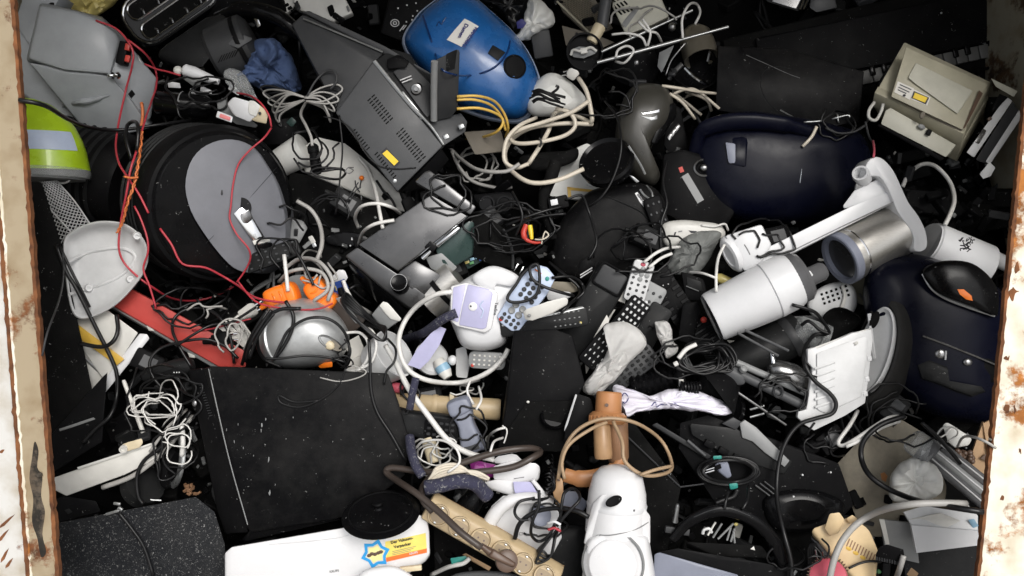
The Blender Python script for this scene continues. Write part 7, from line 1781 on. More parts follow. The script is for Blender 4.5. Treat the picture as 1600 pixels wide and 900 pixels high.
t.solo(MB(t).hull([(703, 872, 8), (728, 868, 10), (734, 876, 8), (722, 880, 8), (706, 884, 6), (708, 874, -6), (728, 878, -6)], 1.5), 'teal')
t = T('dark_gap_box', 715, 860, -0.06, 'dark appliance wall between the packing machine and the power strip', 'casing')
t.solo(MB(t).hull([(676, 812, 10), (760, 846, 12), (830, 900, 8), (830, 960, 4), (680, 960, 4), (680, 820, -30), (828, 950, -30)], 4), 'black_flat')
t = T('tan_flat_strip', 745, 880, 0.03, 'thin tan strip beneath the beige power strip', 'strip')
t.solo(MB(t).hull([(722, 866, 6), (728, 864, 8), (768, 886, 8), (764, 892, 6), (724, 870, -2), (764, 892, -2)], 1), 'cardboard')
t = T('bottom_grey_pad', 760, 905, 0.02, 'grey rubber pad at the bottom edge under the power strip', 'rubber pad')
t.solo(MB(t).pillow([(700, 905), (740, 892), (800, 896), (830, 915), (800, 950), (710, 950)], soft(10, e=.3), n=5), 'slate', smooth=60)
t = T('blue_plug_ring', 1138, 735, 0.10, 'grey moulded plug with bright pins lying in a coil of black cable', 'plug')
t.part('body', MB(t).hull([(1116, 726, 12), (1126, 718, 16), (1136, 716, 16), (1140, 728, 16), (1144, 744, 12), (1136, 748, 10), (1124, 738, 12), (1118, 734, -4), (1140, 746, -4)], 2.5), 'blue_grey')
for k in range(2):
    t.part('pin', MB(t).lathe((1099, 736 + k * 4, 12), (1116, 731 + k * 4, 13), [(1.3, 0), (1.6, 1)], 8), 'chrome')
t.part('dark_face', MB(t).hull([(1116, 728, 15), (1126, 724, 17), (1128, 732, 17), (1118, 736, 15), (1122, 730, 10)], .8), 'black')
# ================================================================ adapters between the housing and the drum
t = T('black_cylinder_lens', 288, 162, 0.02, 'shiny black cylinder lying between the grey housing and the white adapter', 'cylinder')
t.part('barrel', MB(t).lathe((246, 160, 4), (332, 168, 6), [(17, 0), (19, .03), (19, .45), (20, .47), (19, .5), (18, .9), (13, 1)], 28), 'black_gloss')
t.part('wire_band', MB(t).lathe((284, 163.5, 4.8), (286, 163.7, 4.8), [(20, 0), (20.6, .5), (20, 1)], 28, caps=False), 'mid_grey')
t = T('white_adapter', 388, 178, 0.09, 'white two-part mains adapter with a screw beside the pink switch', 'power adapter')
t.part('body', MB(t).hull([(354, 162, 14), (364, 150, 20), (394, 158, 22), (402, 180, 20), (390, 192, 14), (366, 182, 12), (356, 166, -10), (398, 186, -10)], 3.5), 'white')
t.part('end_block', MB(t).hull([(396, 160, 20), (406, 164, 22), (420, 176, 18), (416, 194, 12), (398, 190, 12), (390, 186, 16), (398, 164, -8), (416, 190, -8)], 3), 'cream')
t.part('sleeve', MB(t).hull([(388, 156, 23), (398, 156, 23), (408, 166, 23), (400, 184, 20), (386, 178, 20), (390, 160, 10), (402, 180, 10)], 3), 'white_old')
t.part('screw', MB(t).ell((406, 177, 21), (2.4, 2.4, 1)), 'charcoal')
t = T('beige_bracket', 352, 170, 0.06, 'dull beige bracket under the white mains adapter', 'bracket')
t.solo(MB(t).hull([(338, 158, 10), (348, 152, 12), (370, 172, 10), (404, 196, 6), (400, 200, 4), (368, 194, 6), (340, 172, 8), (344, 166, -6), (396, 198, -6)], 1.5), 'mid_grey')
t = T('pink_switch', 351, 182, 0.09, 'small white switch with a pink rocker on the black drum', 'switch')
o = t.solo(MB(t).hull([(340, 173, 8), (364, 182, 8), (362, 192, 8), (337, 183, 8), (341, 175, -6), (362, 190, -6)], 1), 'white').o
t.part('rocker', MB(t).hull([(344, 177, 10), (361, 183, 10), (359, 189, 10), (342, 183, 10), (346, 179, 4), (358, 187, 4)], .8), 'coral', o)
t = T('white_grip', 300, 112, 0.06, 'white rounded handle piece tied with wire beside the hand vacuum', 'handle piece')
t.part('grip', MB(t).lathe((286, 108, 8), (342, 128, 4), [(6, 0), (9, .05), (10, .3), (8, .6), (5, 1)], 18), 'white')
t.part('knob', MB(t).ell((278, 110, 8), (7, 7, 6)), 'off_white')
t = T('grey_little_box', 303, 124, 0.05, 'small grey box hanging under the white handle piece', 'small box')
t.solo(MB(t).hull([(286, 116, 8), (314, 126, 10), (312, 136, 8), (300, 134, 6), (284, 122, 4), (310, 136, -6)], 1.5), 'mid_grey')
t = T('clear_wrapping', 374, 128, 0.05, 'clear stiff plastic wrapping above the white mains adapter', 'wrapping')
t.solo(MB(t).pillow([(350, 112), (360, 106), (380, 114), (396, 140), (402, 156), (384, 150), (364, 140), (352, 128)], DOME(12), wr=(4, 16, 3), n=7), 'clear', smooth=50)
for k, (x, y, a, lab) in enumerate([(272, 133, 12, 'small white scrap left of the little grey box'), (306, 146, 25, 'white scrap piece under the little grey box'), (366, 140, 40, 'white paper corner inside the clear wrapping'), (322, 142, 30, 'flat white chip right of the little grey box')]):
    t = T('white_scrap', x, y, 0.04, lab, 'plastic scrap', 'white scraps by the adapter', ang=-a)
    t.solo(MB().hull([(-11, 4, 2), (9, 5, 2), (13, -3, 3), (-8, -6, 1), (0, 0, -4)], .8), 'white')
t = T('green_pendant', 455, 192, 0.0, 'small dark teal glass piece under the striped cable hank', 'glass piece')
t.solo(MB(t).hull([(446, 192, 8), (456, 182, 12), (464, 190, 10), (458, 198, 8), (450, 198, 4), (454, 190, -4)], 1), 'teal_smoke')
t = T('round_black_stand', 440, 195, -0.04, 'round black base under the striped cable hank', 'appliance base piece')
t.solo(MB(t).lathe((446, 214, -10), (440, 178, 6), [(40, 0), (42, .6), (34, 1), (1, 1)], 30), 'black')
# ================================================================ small plugs, adapters and handsets lying in the gaps
def euro_plug(x, y, a, mt, label, w_=0.02):
    t = T('mains_plug', x, y, w_, label, 'plug', 'loose mains plugs', ang=a, tx=-15)
    t.part('body', MB().hull([(-14, -8, -6), (-14, 8, -6), (-14, -8, 7), (-14, 8, 7), (10, -11, -6), (10, 11, -6), (10, -11, 7), (10, 11, 7), (16, -8, 0), (16, 8, 0)], 3), mt)
    t.part('cord_boot', MB().lathe((-13, 0, 0), (-28, 0, 0), [(6, 0), (3.4, 1)], 10, local=True), mt)
    for q in (-5, 5):
        t.part('pin', MB().lathe((14, q, 0), (27, q, 0), [(1.7, 0), (1.7, .8), (1, 1)], 8, local=True), 'chrome')
def wall_adapter(x, y, a, mt, label, w_=0.0, L=46, W_=32):
    t = T('wall_adapter', x, y, w_, label, 'power adapter', 'loose wall adapters', ang=a, tx=-12, ty=10)
    t.part('case', MB().box((0, 0, 0), (L, W_, 26), (0, 0, 0), 4), mt)
    t.part('rating_label', MB().box((2, 0, 13), (L * .5, W_ * .56, 1)), 'slate' if mt != 'off_white' else 'mid_grey')
    t.part('seam', MB().box((0, 0, 2), (L + .6, W_ + .6, 1)), 'black_flat')
    t.part('cord_boot', MB().lathe((-L / 2, 0, 0), (-L / 2 - 14, 0, 0), [(5, 0), (3, 1)], 10, local=True), mt)
for q in ((388, 488, 30, 'off_white', 'white mains plug beside the red board and the silver dome'), (800, 438, 60, 'black', 'black mains plug just above the pale blue remote'), (905, 738, -40, 'black', 'black mains plug behind the curved brown grip'), (1262, 700, 200, 'black', 'black mains plug below the pale ribbed panel'), (700, 745, 170, 'off_white', 'white mains plug above the dark blue hose and cream coil'), (640, 322, -60, 'black', 'black mains plug at the top corner of the coffee machine'), (1345, 300, 75, 'light_grey', 'pale grey mains plug left of the white ring socket'), (345, 530, 10, 'black', 'black mains plug on the lower red board')):
    euro_plug(*q)
for q in ((706, 424, 25, 'black', 'black wall adapter between coffee machine and steam iron'), (1010, 372, -20, 'dark_grey', 'dark grey wall adapter beside the white appliance part'), (668, 622, 12, 'black', 'black wall adapter at the end of the pale tan bar'), (1296, 688, 35, 'black', 'black wall adapter beside the hooked white cable'), (540, 318, -30, 'dark_grey', 'dark grey wall adapter under the cream casing'), (1210, 372, 15, 'black', 'black wall adapter behind the white arm'), (1395, 640, 50, 'dark_grey', 'dark grey wall adapter above the stained board'), (232, 566, -25, 'black', 'black wall adapter beside the cream housing'), (760, 348, 40, 'charcoal', 'charcoal wall adapter on the black box behind the coffee machine'), (1098, 690, 20, 'black', 'black wall adapter under the white fabric sleeve')):
    wall_adapter(*q)
for k in range(4):
    t = T('fanned_strip', 362 + k * 8, 524 - k * 3, 0.015, ['lowest', 'second lowest', 'second highest', 'highest'][k] + ' of four white plastic strips fanned out beside the red board', 'plastic strip', 'fanned white strips', ang=-40 - k * 6)
    t.solo(MB().box((0, 0, 2 * k), (52, 7, 4), (0, 8, 0), 1), 'off_white')
for x, y, a, c_, lab in ((1032, 352, -70, 'black', 'thin black remote control above the white appliance part'), (1150, 690, -30, 'dark_grey', 'dark remote control on the black printer beside the torn grey strip'), (425, 400, 20, 'dark_grey', 'dark remote control under the rim of the grey faced drum'), (1310, 560, 60, 'black', 'black remote control behind the pale ribbed panel')):
    remote(x, y, 0.0, a, 92, 28, c_, 'slate', 6, 3, lab, bw=4, bh=3, power=None)
# ================================================================ cables, laid over what lies beneath
def C(name, label, pts, r, mt, cat='cable', group=None, lift=0.0, **k):
    return cable(name, label, cat, pts, r, mt, group, lift, **k)
RW = 'red bell wires on the left'
C('red_wire', 'red wire running over the grey housing and down past the black drum', [(150, 32), (180, 44), (198, 62), (208, 82), (206, 105), (198, 135), (190, 170), (184, 200), (181, 230), (186, 255), (196, 272), (205, 285), (218, 305), (232, 333)], 1.7, 'red_wire', 'wire', RW)
C('red_wire', 'red wire looping from the terminal block over the lamp cover to the orange plug', [(200, 62), (228, 85), (243, 110), (244, 135), (236, 160), (226, 190), (212, 240), (204, 265), (198, 300), (192, 330), (187, 360), (186, 390), (195, 412), (215, 432), (240, 450), (268, 466), (300, 470), (335, 463), (365, 448)], 1.7, 'red_wire', 'wire', RW)
C('red_wire', 'short red wire reaching from the grey housing to the white handle piece', [(226, 100), (245, 108), (262, 112), (282, 118)], 1.5, 'red_wire', 'wire', RW)
C('red_wire', 'red wire crossing below the black drum to the orange plugs', [(250, 357), (268, 382), (285, 412), (320, 418), (345, 430), (370, 445), (395, 463), (420, 470), (450, 473)], 1.8, 'red_wire', 'wire', RW)
C('red_wire', 'thin red wire hanging across the grey face plate of the drum', [(424, 200), (412, 216), (390, 235), (372, 258), (364, 290), (361, 320), (359, 342), (370, 366), (388, 388), (391, 405), (382, 424), (370, 441)], 1.5, 'red_wire', 'wire', RW)
C('red_wire', 'red wire arching over the white mains adapter', [(370, 145), (392, 150), (408, 162), (420, 180), (424, 198)], 1.5, 'red_wire', 'wire', RW)
C('red_wire', 'red wire falling over the lamp cover onto the red board', [(210, 322), (220, 342), (230, 372), (231, 395), (224, 420), (234, 448), (244, 482)], 1.6, 'red_wire', 'wire', RW)
C('red_wire', 'red wire pair wrapped across the top of the silver dome', [(372, 440), (398, 470), (430, 480), (470, 484), (500, 482), (520, 474)], 1.5, 'red_wire', 'wire', RW)
C('red_wire', 'faint red wire across the lower red board', [(300, 516), (330, 514), (360, 506), (392, 498)], 1.3, 'red_wire', 'wire', RW)
tw = [(222, 205), (219, 235), (215, 262), (209, 290), (199, 318), (192, 345), (183, 364)]
tq = [(p.x, p.y) for p in spline([(*p, 0) for p in tw], 3)]
for s_ in (1, -1):
    C('orange_wire', ['one strand of the twisted orange wire left of the drum', 'second strand of the twisted orange wire left of the drum'][s_ < 0], [(x + 1.6 * s_ * (1 if i % 2 else -1), y) for i, (x, y) in enumerate(tq)], 1.4, 'orange_wire', 'wire', 'twisted orange wire', n=3)
C('orange_wire', 'short orange wire end on the side of the grey housing', [(221, 160), (223, 178), (220, 203)], 2.4, 'orange_wire', 'wire')
C('orange_wire', 'orange wire knot joining the red wires', [(194, 276), (205, 278), (216, 277)], 1.8, 'orange_wire', 'wire')
# black on the left
C('black_cable', 'long black cable under the grey housing from the lime dome to the white adapter', [(30, 156), (70, 165), (105, 186), (140, 199), (185, 203), (240, 196), (290, 189), (322, 186)], 3.0, 'black_cable')
C('black_cable', 'black cable loop hanging in front of the ribbed drum', [(206, 250), (197, 215), (199, 196), (210, 190), (216, 200), (214, 235)], 3.0, 'black_cable')
C('black_cable', 'thick black cable hanging over the lamp cover down past the cream housing', [(88, 382), (104, 425), (120, 452), (150, 512), (174, 560), (183, 588), (182, 622), (172, 650), (150, 670), (130, 692)], 3.2, 'black_cable')
C('black_cable', 'second black lead running beside the cable over the lamp cover', [(94, 386), (112, 424), (128, 455), (140, 480)], 2.4, 'black_cable')
C('black_cable', 'black cable curving over the yellow bar of the cream housing', [(182, 492), (184, 516), (176, 534), (158, 542), (126, 537)], 3.4, 'black_cable')
C('thin_lead', 'thin dark lead lying on the tall black panel', [(98, 392), (99, 430), (92, 470), (74, 520), (66, 556)], 1.5, 'charcoal', 'lead')
LB = 'black loops over the red board'
C('black_cable', 'black loop lying over the middle of the red board', [(300, 575), (282, 545), (270, 518), (272, 498), (290, 484), (320, 482), (345, 498), (360, 528), (366, 568)], 2.4, 'black_cable', group=LB)
C('black_cable', 'wide black loop from the red board down into the dark hollow', [(262, 615), (240, 590), (234, 566), (250, 545), (284, 534), (320, 530), (350, 540), (372, 560)], 2.4, 'black_cable', group=LB)
C('black_cable', 'black lead climbing from the red board to the silver dome', [(276, 540), (300, 524), (330, 508), (360, 504), (400, 480)], 2.2, 'black_cable', group=LB)
C('black_cable', 'straight black lead dropping along the dark hollow to the worn trim', [(214, 575), (206, 600), (198, 620)], 1.6, 'black_cable')
C('black_cable', 'black lead hanging over the speckled board', [(185, 800), (205, 825), (225, 855), (240, 900)], 2.6, 'black_cable')
C('grey_cable', 'grey flat cable sweeping over the white beam from the black cabinet', [(302, 650), (285, 668), (262, 700), (238, 722), (205, 745), (160, 762)], 4.0, 'grey_cable')
C('black_cable', 'black cable next to the grey flat cable over the white beam', [(298, 642), (278, 672), (250, 700), (225, 720), (214, 745), (216, 775), (224, 788)], 3.2, 'black_cable')
C('grey_cable', 'grey cable standing up from the white beam to the wires', [(234, 706), (262, 668), (292, 640)], 2.4, 'grey_cable')
C('white_flat_cable', 'flat white cable end dropping beside the headphones', [(284, 664), (286, 690), (284, 712)], 4.0, 'white_cable')
rs = random.Random(21)
def tangle(name, label, zones, mt, r, kind='stuff', cat='wire tangle', n=5):
    S = []
    for cx, cy, rx, ry, cnt in zones:
        for _ in range(cnt):
            a0 = rs.uniform(0, 6.28)
            d = rs.choice((1, -1)) * rs.uniform(.5, 1.3)
            k = rs.randint(4, 7)
            ex, ey = rs.uniform(.4, 1), rs.uniform(.4, 1)
            ox, oy = rs.uniform(-.4, .4) * rx, rs.uniform(-.4, .4) * ry
            S.append([(cx + ox + rx * ex * math.cos(a0 + d * i) * rs.uniform(.8, 1.15), cy + oy + ry * ey * math.sin(a0 + d * i) * rs.uniform(.8, 1.15)) for i in range(k)])
    return cable(name, label, cat, S, r, mt, kind=kind, n=n, segs=5, reg=True, wob=9)
# uncountable tangles in the hollows
tangle('dark_wire_tangle', 'tangle of thin black leads in the gaps all over the heap', [(300, 470, 60, 30, 5), (440, 380, 50, 60, 4), (250, 620, 60, 50, 7), (520, 330, 50, 40, 3), (690, 300, 60, 40, 3), (800, 360, 80, 40, 6), (1000, 400, 80, 40, 4), (940, 150, 70, 40, 3), (1180, 380, 50, 30, 4), (1220, 620, 50, 40, 4), (1300, 690, 50, 30, 4), (1400, 650, 60, 40, 4), (640, 610, 20, 30, 3), (730, 690, 60, 40, 3), (860, 810, 40, 40, 3), (1240, 860, 50, 30, 3), (480, 240, 40, 40, 3), (1060, 560, 60, 30, 3), (280, 720, 40, 50, 4), (1310, 190, 40, 30, 3), (330, 150, 60, 26, 6)], 'black_cable', 1.7)
tangle('grey_wire_tangle', 'tangle of grey leads in the gaps around the drum and the centre', [(480, 420, 34, 34, 3), (738, 262, 50, 26, 3), (330, 486, 40, 20, 2), (672, 715, 30, 28, 3), (1010, 40, 50, 30, 2), (370, 525, 26, 30, 3)], 'grey_cable', 1.7)
tangle('white_wire_tangle', 'tangle of thin white wires in the dark hollow left of the black cabinet', [(250, 640, 40, 40, 8), (276, 690, 22, 30, 3)], 'white_cable', 1.2)
tangle('pale_wire_tangle', 'tangle of pale thin wires between the telephone handsets and the steam iron', [(725, 606, 34, 16, 2), (690, 705, 36, 22, 2), (772, 685, 16, 24, 2), (1480, 676, 24, 18, 2)], 'white_cable', 1.4)
# striped hank below the grey radio
hk = []
for k in range(9):
    y = 134 + k * 6.2
    hk.append([(476, 152), (450, 142 + k), (420 + k * 1.5, y), (408 + k * 4, y + 6 + k), (440, 160 + k * 2.4), (476, 156)])
for k in range(7):
    y = 132 + k * 8
    hk.append([(476, 153), (500, 138 + k * 3), (526 - k * 2, y), (534 - k * 3, y + 10), (506, 158 + k * 2), (478, 158)])
C('cable_hank', 'black lead hank with a pale stripe tied below the grey radio', hk[::2] , 1.9, 'black_cable', 'cable hank', 'halves of the striped hank', n=5)
C('cable_hank', 'pale stripe strands of the hank below the grey radio', hk[1::2], 1.5, 'grey_cable', 'cable hank', 'halves of the striped hank', n=5)
C('black_cable', 'black lead rising from the striped hank to the crumpled blue cloth', [(474, 136), (470, 110), (469, 85), (467, 62)], 2.2, 'black_cable')
C('black_cable', 'black cable loop on the speaker side of the grey radio', [(480, 150), (492, 128), (508, 112), (522, 112), (526, 126), (516, 140)], 1.8, 'charcoal')
C('black_cable', 'striped lead running down to the car charger', [(478, 160), (470, 178), (478, 196), (486, 214), (488, 228)], 2.4, 'grey_cable')
C('black_cable', 'thin dark lead curving over the vented side of the grey radio', [(505, 182), (530, 188), (552, 205), (568, 235), (590, 258), (618, 264), (650, 262)], 1.1, 'black_cable')
C('black_cable', 'dark loops below the car charger', [(500, 268), (530, 264), (540, 270), (528, 280), (500, 276), (486, 268), (500, 262), (536, 264)], 2.0, 'black_cable')
C('thin_lead', 'fine dark wire ring on the cream casing', [(545, 262), (552, 266), (546, 271), (540, 268), (544, 262), (552, 262)], .9, 'ink_grey', 'wire')
C('black_cable', 'thin black wires hanging from the car charger into the gap', [(530, 180), (535, 230), (532, 270), (528, 310), (524, 335)], 1.4, 'black_cable')
C('thin_lead', 'bundle of bare dark wire ends on the cream casing', [[(538, 322), (550, 300), (560, 285)], [(545, 318), (556, 298), (564, 292)], [(562, 300), (556, 290), (555, 282)], [(562, 294), (564, 284), (565, 277)]], 1.0, 'charcoal', 'wire', n=3, kind='stuff')
t = T('red_bead', 565, 278, 0.06, 'tiny orange red bead on a wire on the cream casing', 'bead')
t.solo(MB(t).ell((*t.on(565, 278, 2)[:2], t.on(565, 278, 3)[2]), (4, 4, 4)), 'orange')
C('black_cable', 'black lead with a moulded collar beside the grey radio corner', [(588, 282), (600, 300), (612, 312), (618, 324)], 2.0, 'black_cable')
# white around the centre
C('white_cable', 'white cable running down over the cream casing to the coffee machine', [(560, 246), (576, 266), (586, 295), (592, 325), (598, 357)], 2.8, 'white_cable')
C('white_cable', 'white cable loop standing left of the coffee machine', [(560, 356), (555, 338), (566, 322), (590, 318), (612, 324), (626, 334)], 2.8, 'white_cable')
C('white_cable', 'second white cable loop left of the coffee machine', [(560, 382), (568, 362), (586, 350), (616, 344)], 2.8, 'white_cable')
C('grey_cable', 'thick grey cable curving down right of the grey faced drum', [(464, 314), (486, 328), (500, 352), (503, 382), (494, 410)], 3.4, 'grey_cable')
C('grey_cable', 'grey cable coiled on the floor below the drum', [(444, 420), (470, 404), (500, 410), (520, 440), (512, 470)], 3.2, 'grey_cable')
C('grey_cable', 'second grey loop below the drum', [(436, 440), (452, 425), (480, 420), (505, 428), (512, 452), (490, 470)], 3.0, 'grey_cable')
C('white_cable', 'short pale cable hanging down to the left orange plug', [(444, 398), (447, 425), (450, 455)], 3.2, 'white_cable')
C('black_cable', 'black lead from the drum to the right orange plug', [(456, 382), (470, 405), (482, 428), (490, 446)], 2.4, 'black_cable')
C('white_cable', 'big white steam hose making a wide loop below the steam iron', [(706, 456), (682, 460), (652, 478), (631, 505), (623, 535), (631, 568), (650, 587), (682, 597), (724, 597), (762, 582), (786, 560), (794, 545)], 4.0, 'white_cable', 'hose')
C('white_cable', 'long white cable running diagonally down over the telephone handset', [(603, 540), (618, 566), (638, 606), (668, 648), (700, 688), (732, 708), (772, 718)], 4.6, 'white_cable')
C('white_cable', 'white cable across the blue card to the silver adapter', [(536, 438), (543, 456), (556, 475), (580, 490)], 3.2, 'white_cable')
C('white_cable', 'white cord arch over the torn cardboard flaps', [(540, 578), (560, 578), (574, 560), (575, 535), (562, 520), (540, 520)], 2.4, 'white_cable')
C('white_cable', 'second white cord arch over the grey cup', [(556, 580), (580, 566), (588, 540), (582, 518), (570, 512)], 2.4, 'white_cable')
C('black_cable', 'pair of black cables falling from the silver adapter over the black cabinet', [(576, 530), (578, 560), (580, 610), (590, 645), (612, 680), (634, 720)], 2.6, 'black_cable')
C('black_cable', 'black cable curling over the grey cup to the cabinet corner', [(606, 530), (618, 545), (616, 565), (604, 580), (600, 600)], 2.0, 'black_cable')
C('cable_hank', 'black cable hank folded in front of the coffee machine', sum([[(532 + k * 2, 470 - k * 3), (556 + k * 2, 488 - k * 2), (584 + k, 505), (603, 524 - k * 3), (596, 532), (570, 510 + k), (540, 482)] for k in range(5)], []), 2.0, 'black_cable', 'cable hank')
C('black_cable', 'black lead bow above the dark brown adapter', [(545, 452), (560, 446), (578, 462), (580, 474), (566, 466), (550, 452)], 2.0, 'black_cable')
DB = 'black leads wound round the silver dome'
C('black_cable', 'black lead crossing the silver dome from the orange plug to lower left', [(446, 470), (458, 492), (456, 515), (444, 540), (428, 562)], 3.0, 'black_cable', group=DB)
C('black_cable', 'black lead arching along the top of the silver dome to its right side', [(426, 565), (440, 535), (452, 515), (480, 498), (512, 498), (536, 516), (546, 545), (540, 575)], 2.4, 'black_cable', group=DB)
C('black_cable', 'outer black lead following the left rim of the silver dome', [(470, 482), (436, 484), (410, 504), (402, 534), (412, 560), (440, 574)], 3.0, 'black_cable', group=DB)
C('black_cable', 'black lead round the lower edge of the silver dome', [(414, 560), (440, 560), (472, 556), (510, 558), (540, 566)], 2.0, 'black_cable', group=DB)
C('black_cable', 'black bundle running up left from the silver dome to the red board', [[(384, 565), (392, 535), (410, 505), (424, 484)], [(378, 570), (388, 535), (404, 505), (418, 484)], [(390, 560), (400, 530), (416, 505), (428, 490)]], 2.6, 'black_cable', group=DB)
C('thin_lead', 'curled thin black wires at the right side of the silver dome', [[(530, 545), (542, 535), (546, 550), (536, 562), (528, 552), (540, 545)], [(520, 560), (540, 556), (552, 568), (540, 574), (526, 566)], [(538, 530), (548, 545), (544, 565), (534, 575)]], 1.3, 'black_cable', 'wire', DB)
C('thin_lead', 'thin black loop lying on the black cabinet top', [(540, 575), (530, 600), (505, 622), (470, 636), (440, 630), (436, 618), (460, 628), (500, 626)], 1.3, 'black_cable', 'wire')
C('thin_lead', 'thin grey loop lying across the black cabinet top', [(548, 570), (572, 580), (560, 590), (530, 596), (500, 590)], 1.1, 'grey_cable', 'wire')
# yellow and cream tangle, upper centre
C('yellow_cable', 'upper yellow cable arching from the grey radio to the cream tangle', [(714, 151), (745, 150), (772, 158), (788, 178), (794, 200), (790, 214)], 2.2, 'yellow_wire', group='yellow cables')
C('yellow_cable', 'yellow cable just below the upper arch beside the radio lid', [(714, 156), (742, 156), (768, 165), (784, 184), (790, 204)], 2.2, 'yellow_wire', group='yellow cables')
C('yellow_cable', 'lower yellow cable looping back under the blue vacuum cleaner', [(714, 170), (748, 169), (776, 178), (786, 190), (776, 206), (750, 215), (728, 217)], 2.2, 'yellow_wire', group='yellow cables')
t = T('beige_card_box', 750, 225, -0.03, 'dull brown card box under the yellow cables', 'box')
t.solo(MB(t).hull([(724, 206, 8), (782, 202, 8), (792, 236, 8), (742, 242, 8), (726, 210, -12), (790, 238, -12)], 1), 'card_dark')
CT = 'cream mains cable in the upper centre'
C('cream_cable', 'cream cable dropping from the white plug at the lamp base', [(904, 122), (916, 142), (922, 166), (924, 190), (905, 183), (880, 172), (866, 178), (858, 202), (844, 228), (826, 256)], 3.6, 'cream_cable', group=CT, lift=.01)
C('cream_cable', 'cream cable making the widest loop below the white jug', [(926, 194), (880, 193), (832, 199), (802, 216), (789, 240), (797, 264), (828, 285), (870, 282), (912, 264)], 3.6, 'cream_cable', group=CT, lift=.01)
C('cream_cable', 'cream cable crossing twice over the jug loop', [(920, 158), (892, 176), (852, 190), (814, 202), (797, 214), (808, 224), (842, 222), (882, 212), (899, 196), (890, 176), (868, 170)], 3.4, 'cream_cable', group=CT, lift=.01)
C('cream_cable', 'cream cable end running left to the yellow cables', [(826, 256), (806, 262), (788, 250), (792, 218), (812, 196), (838, 184)], 3.2, 'cream_cable', group=CT, lift=.01)
C('cream_cable', 'cream cable passing under the radio corner to the right', [(700, 228), (722, 250), (750, 266), (790, 268), (812, 256)], 3.0, 'grey_cable', group=CT)
C('grey_cable', 'grey cable bundle end right of the coffee machine top', [(706, 236), (718, 262), (740, 284), (780, 294), (800, 292)], 2.8, 'grey_cable')
C('black_tie', 'black cable tie round the cream cable', [(842, 215), (846, 222), (843, 230)], 1.6, 'black_cable', 'cable tie')
t = T('white_mains_plug', 895, 115, 0.06, 'cream white mains plug below the round lamp base', 'plug')
t.part('body', MB(t).hull([(883, 116, 12), (890, 104, 18), (904, 110, 18), (906, 116, 16), (896, 127, 12), (886, 122, 10), (890, 118, -6), (902, 118, -6)], 2.5), 'off_white')
for d in (0, 6):
    t.part('pin', MB(t).lathe((880 - d * .4, 112 + d * .9, 12), (888 - d * .3, 110 + d, 14), [(1.2, 0), (1.4, 1)], 8), 'chrome')
C('black_cable', 'black lead across the grey brown housing and the round lid', [(945, 158), (962, 180), (970, 210), (969, 245), (955, 285), (936, 312), (918, 324)], 1.8, 'black_cable')
C('black_cable', 'black cable snaking past the name strip of the black case', [(1042, 250), (1036, 285), (1042, 318), (1034, 345), (1032, 372), (1034, 402)], 2.2, 'black_cable')
C('black_cable', 'black lead from the little gadget down to the multi-pin connector', [(884, 312), (908, 305), (918, 325), (926, 350), (932, 380), (920, 405)], 2.2, 'black_cable')
C('black_cable', 'black leads tangled left of the bent hose', [[(790, 352), (820, 340), (850, 330), (880, 322)], [(784, 365), (815, 350), (848, 338), (884, 334)], [(800, 300), (812, 322), (816, 342), (806, 368)]], 2.2, 'black_cable')
t = T('video_plugs', 830, 368, 0.06, 'red and yellow phono plugs with a thin cream lead in the centre', 'phono plugs')
t.part('red_plug', MB(t).tube([(822, 352, 14), (818, 364, 18), (822, 374, 18), (834, 379, 16), (844, 379, 12)], [4.5, 4.5, 3, 2.4, 2], 10), 'red')
t.part('yellow_plug', MB(t).lathe((828, 352, 18), (831, 374, 20), [(3.5, 0), (4, .3), (3.6, .6), (2.4, 1)], 12), 'yellow')
t.part('lead', MB(t).tube([(836, 374, 14), (848, 374, 16), (857, 368, 16), (852, 362, 14), (848, 372, 12), (846, 381, 10)], 1.2, 6), 'cream_cable')
BL = 'black cord loops over the remotes'
C('black_cable', 'black cord loop hooked over the pale blue remote', [(842, 412), (820, 424), (806, 445), (793, 464), (800, 472), (822, 470), (838, 460), (843, 440), (840, 414), (828, 418), (832, 436), (850, 448), (880, 458), (896, 462)], 2.6, 'black_cable', group=BL, lift=.012)
C('black_cable', 'black cord from the pale blue remote to the tray case', [(858, 410), (880, 428), (902, 446), (906, 460), (890, 475), (876, 488)], 2.6, 'black_cable', group=BL, lift=.01)
C('black_cable', 'short black cord along the speckled handset', [(862, 434), (890, 432), (908, 442), (912, 456), (900, 468)], 2.4, 'black_cable', group=BL)
# right
C('white_cable', 'white cable arching behind the white foot plate', [(1410, 292), (1420, 272), (1440, 257), (1462, 260), (1484, 284), (1491, 312), (1484, 336), (1476, 352)], 3.4, 'white_cable')
C('white_cable', 'white cable hanging from the end cap to the straw yellow plug', [(1132, 382), (1122, 404), (1119, 430), (1119, 456)], 2.4, 'white_cable')
C('white_cable', 'white cable running left from the straw yellow plug', [(1118, 434), (1098, 427), (1076, 425)], 2.0, 'white_cable')
C('white_cable', 'upper white strand passing behind the pale grey upright remote', [(1006, 410), (1024, 396), (1042, 388), (1062, 386)], 2.6, 'white_cable')
C('white_cable', 'lower white strand passing behind the pale grey upright remote', [(1014, 418), (1032, 404), (1050, 396)], 2.6, 'white_cable')
C('white_cable', 'thin white lead on the white appliance part', [(1096, 352), (1116, 354), (1132, 350), (1138, 360)], 1.8, 'white_cable')
C('cream_cable', 'sheaf of cream cables with cut ends beside the black grille', [[(1034, 134), (1062, 138), (1090, 143), (1118, 146)], [(1044, 136), (1074, 144), (1104, 156), (1112, 174)], [(1050, 148), (1070, 140), (1090, 142), (1124, 170)], [(1046, 146), (1066, 160), (1086, 186)], [(1054, 146), (1074, 162), (1096, 180)], [(1058, 158), (1080, 148), (1100, 148)]], 2.4, 'cream_cable', n=4)
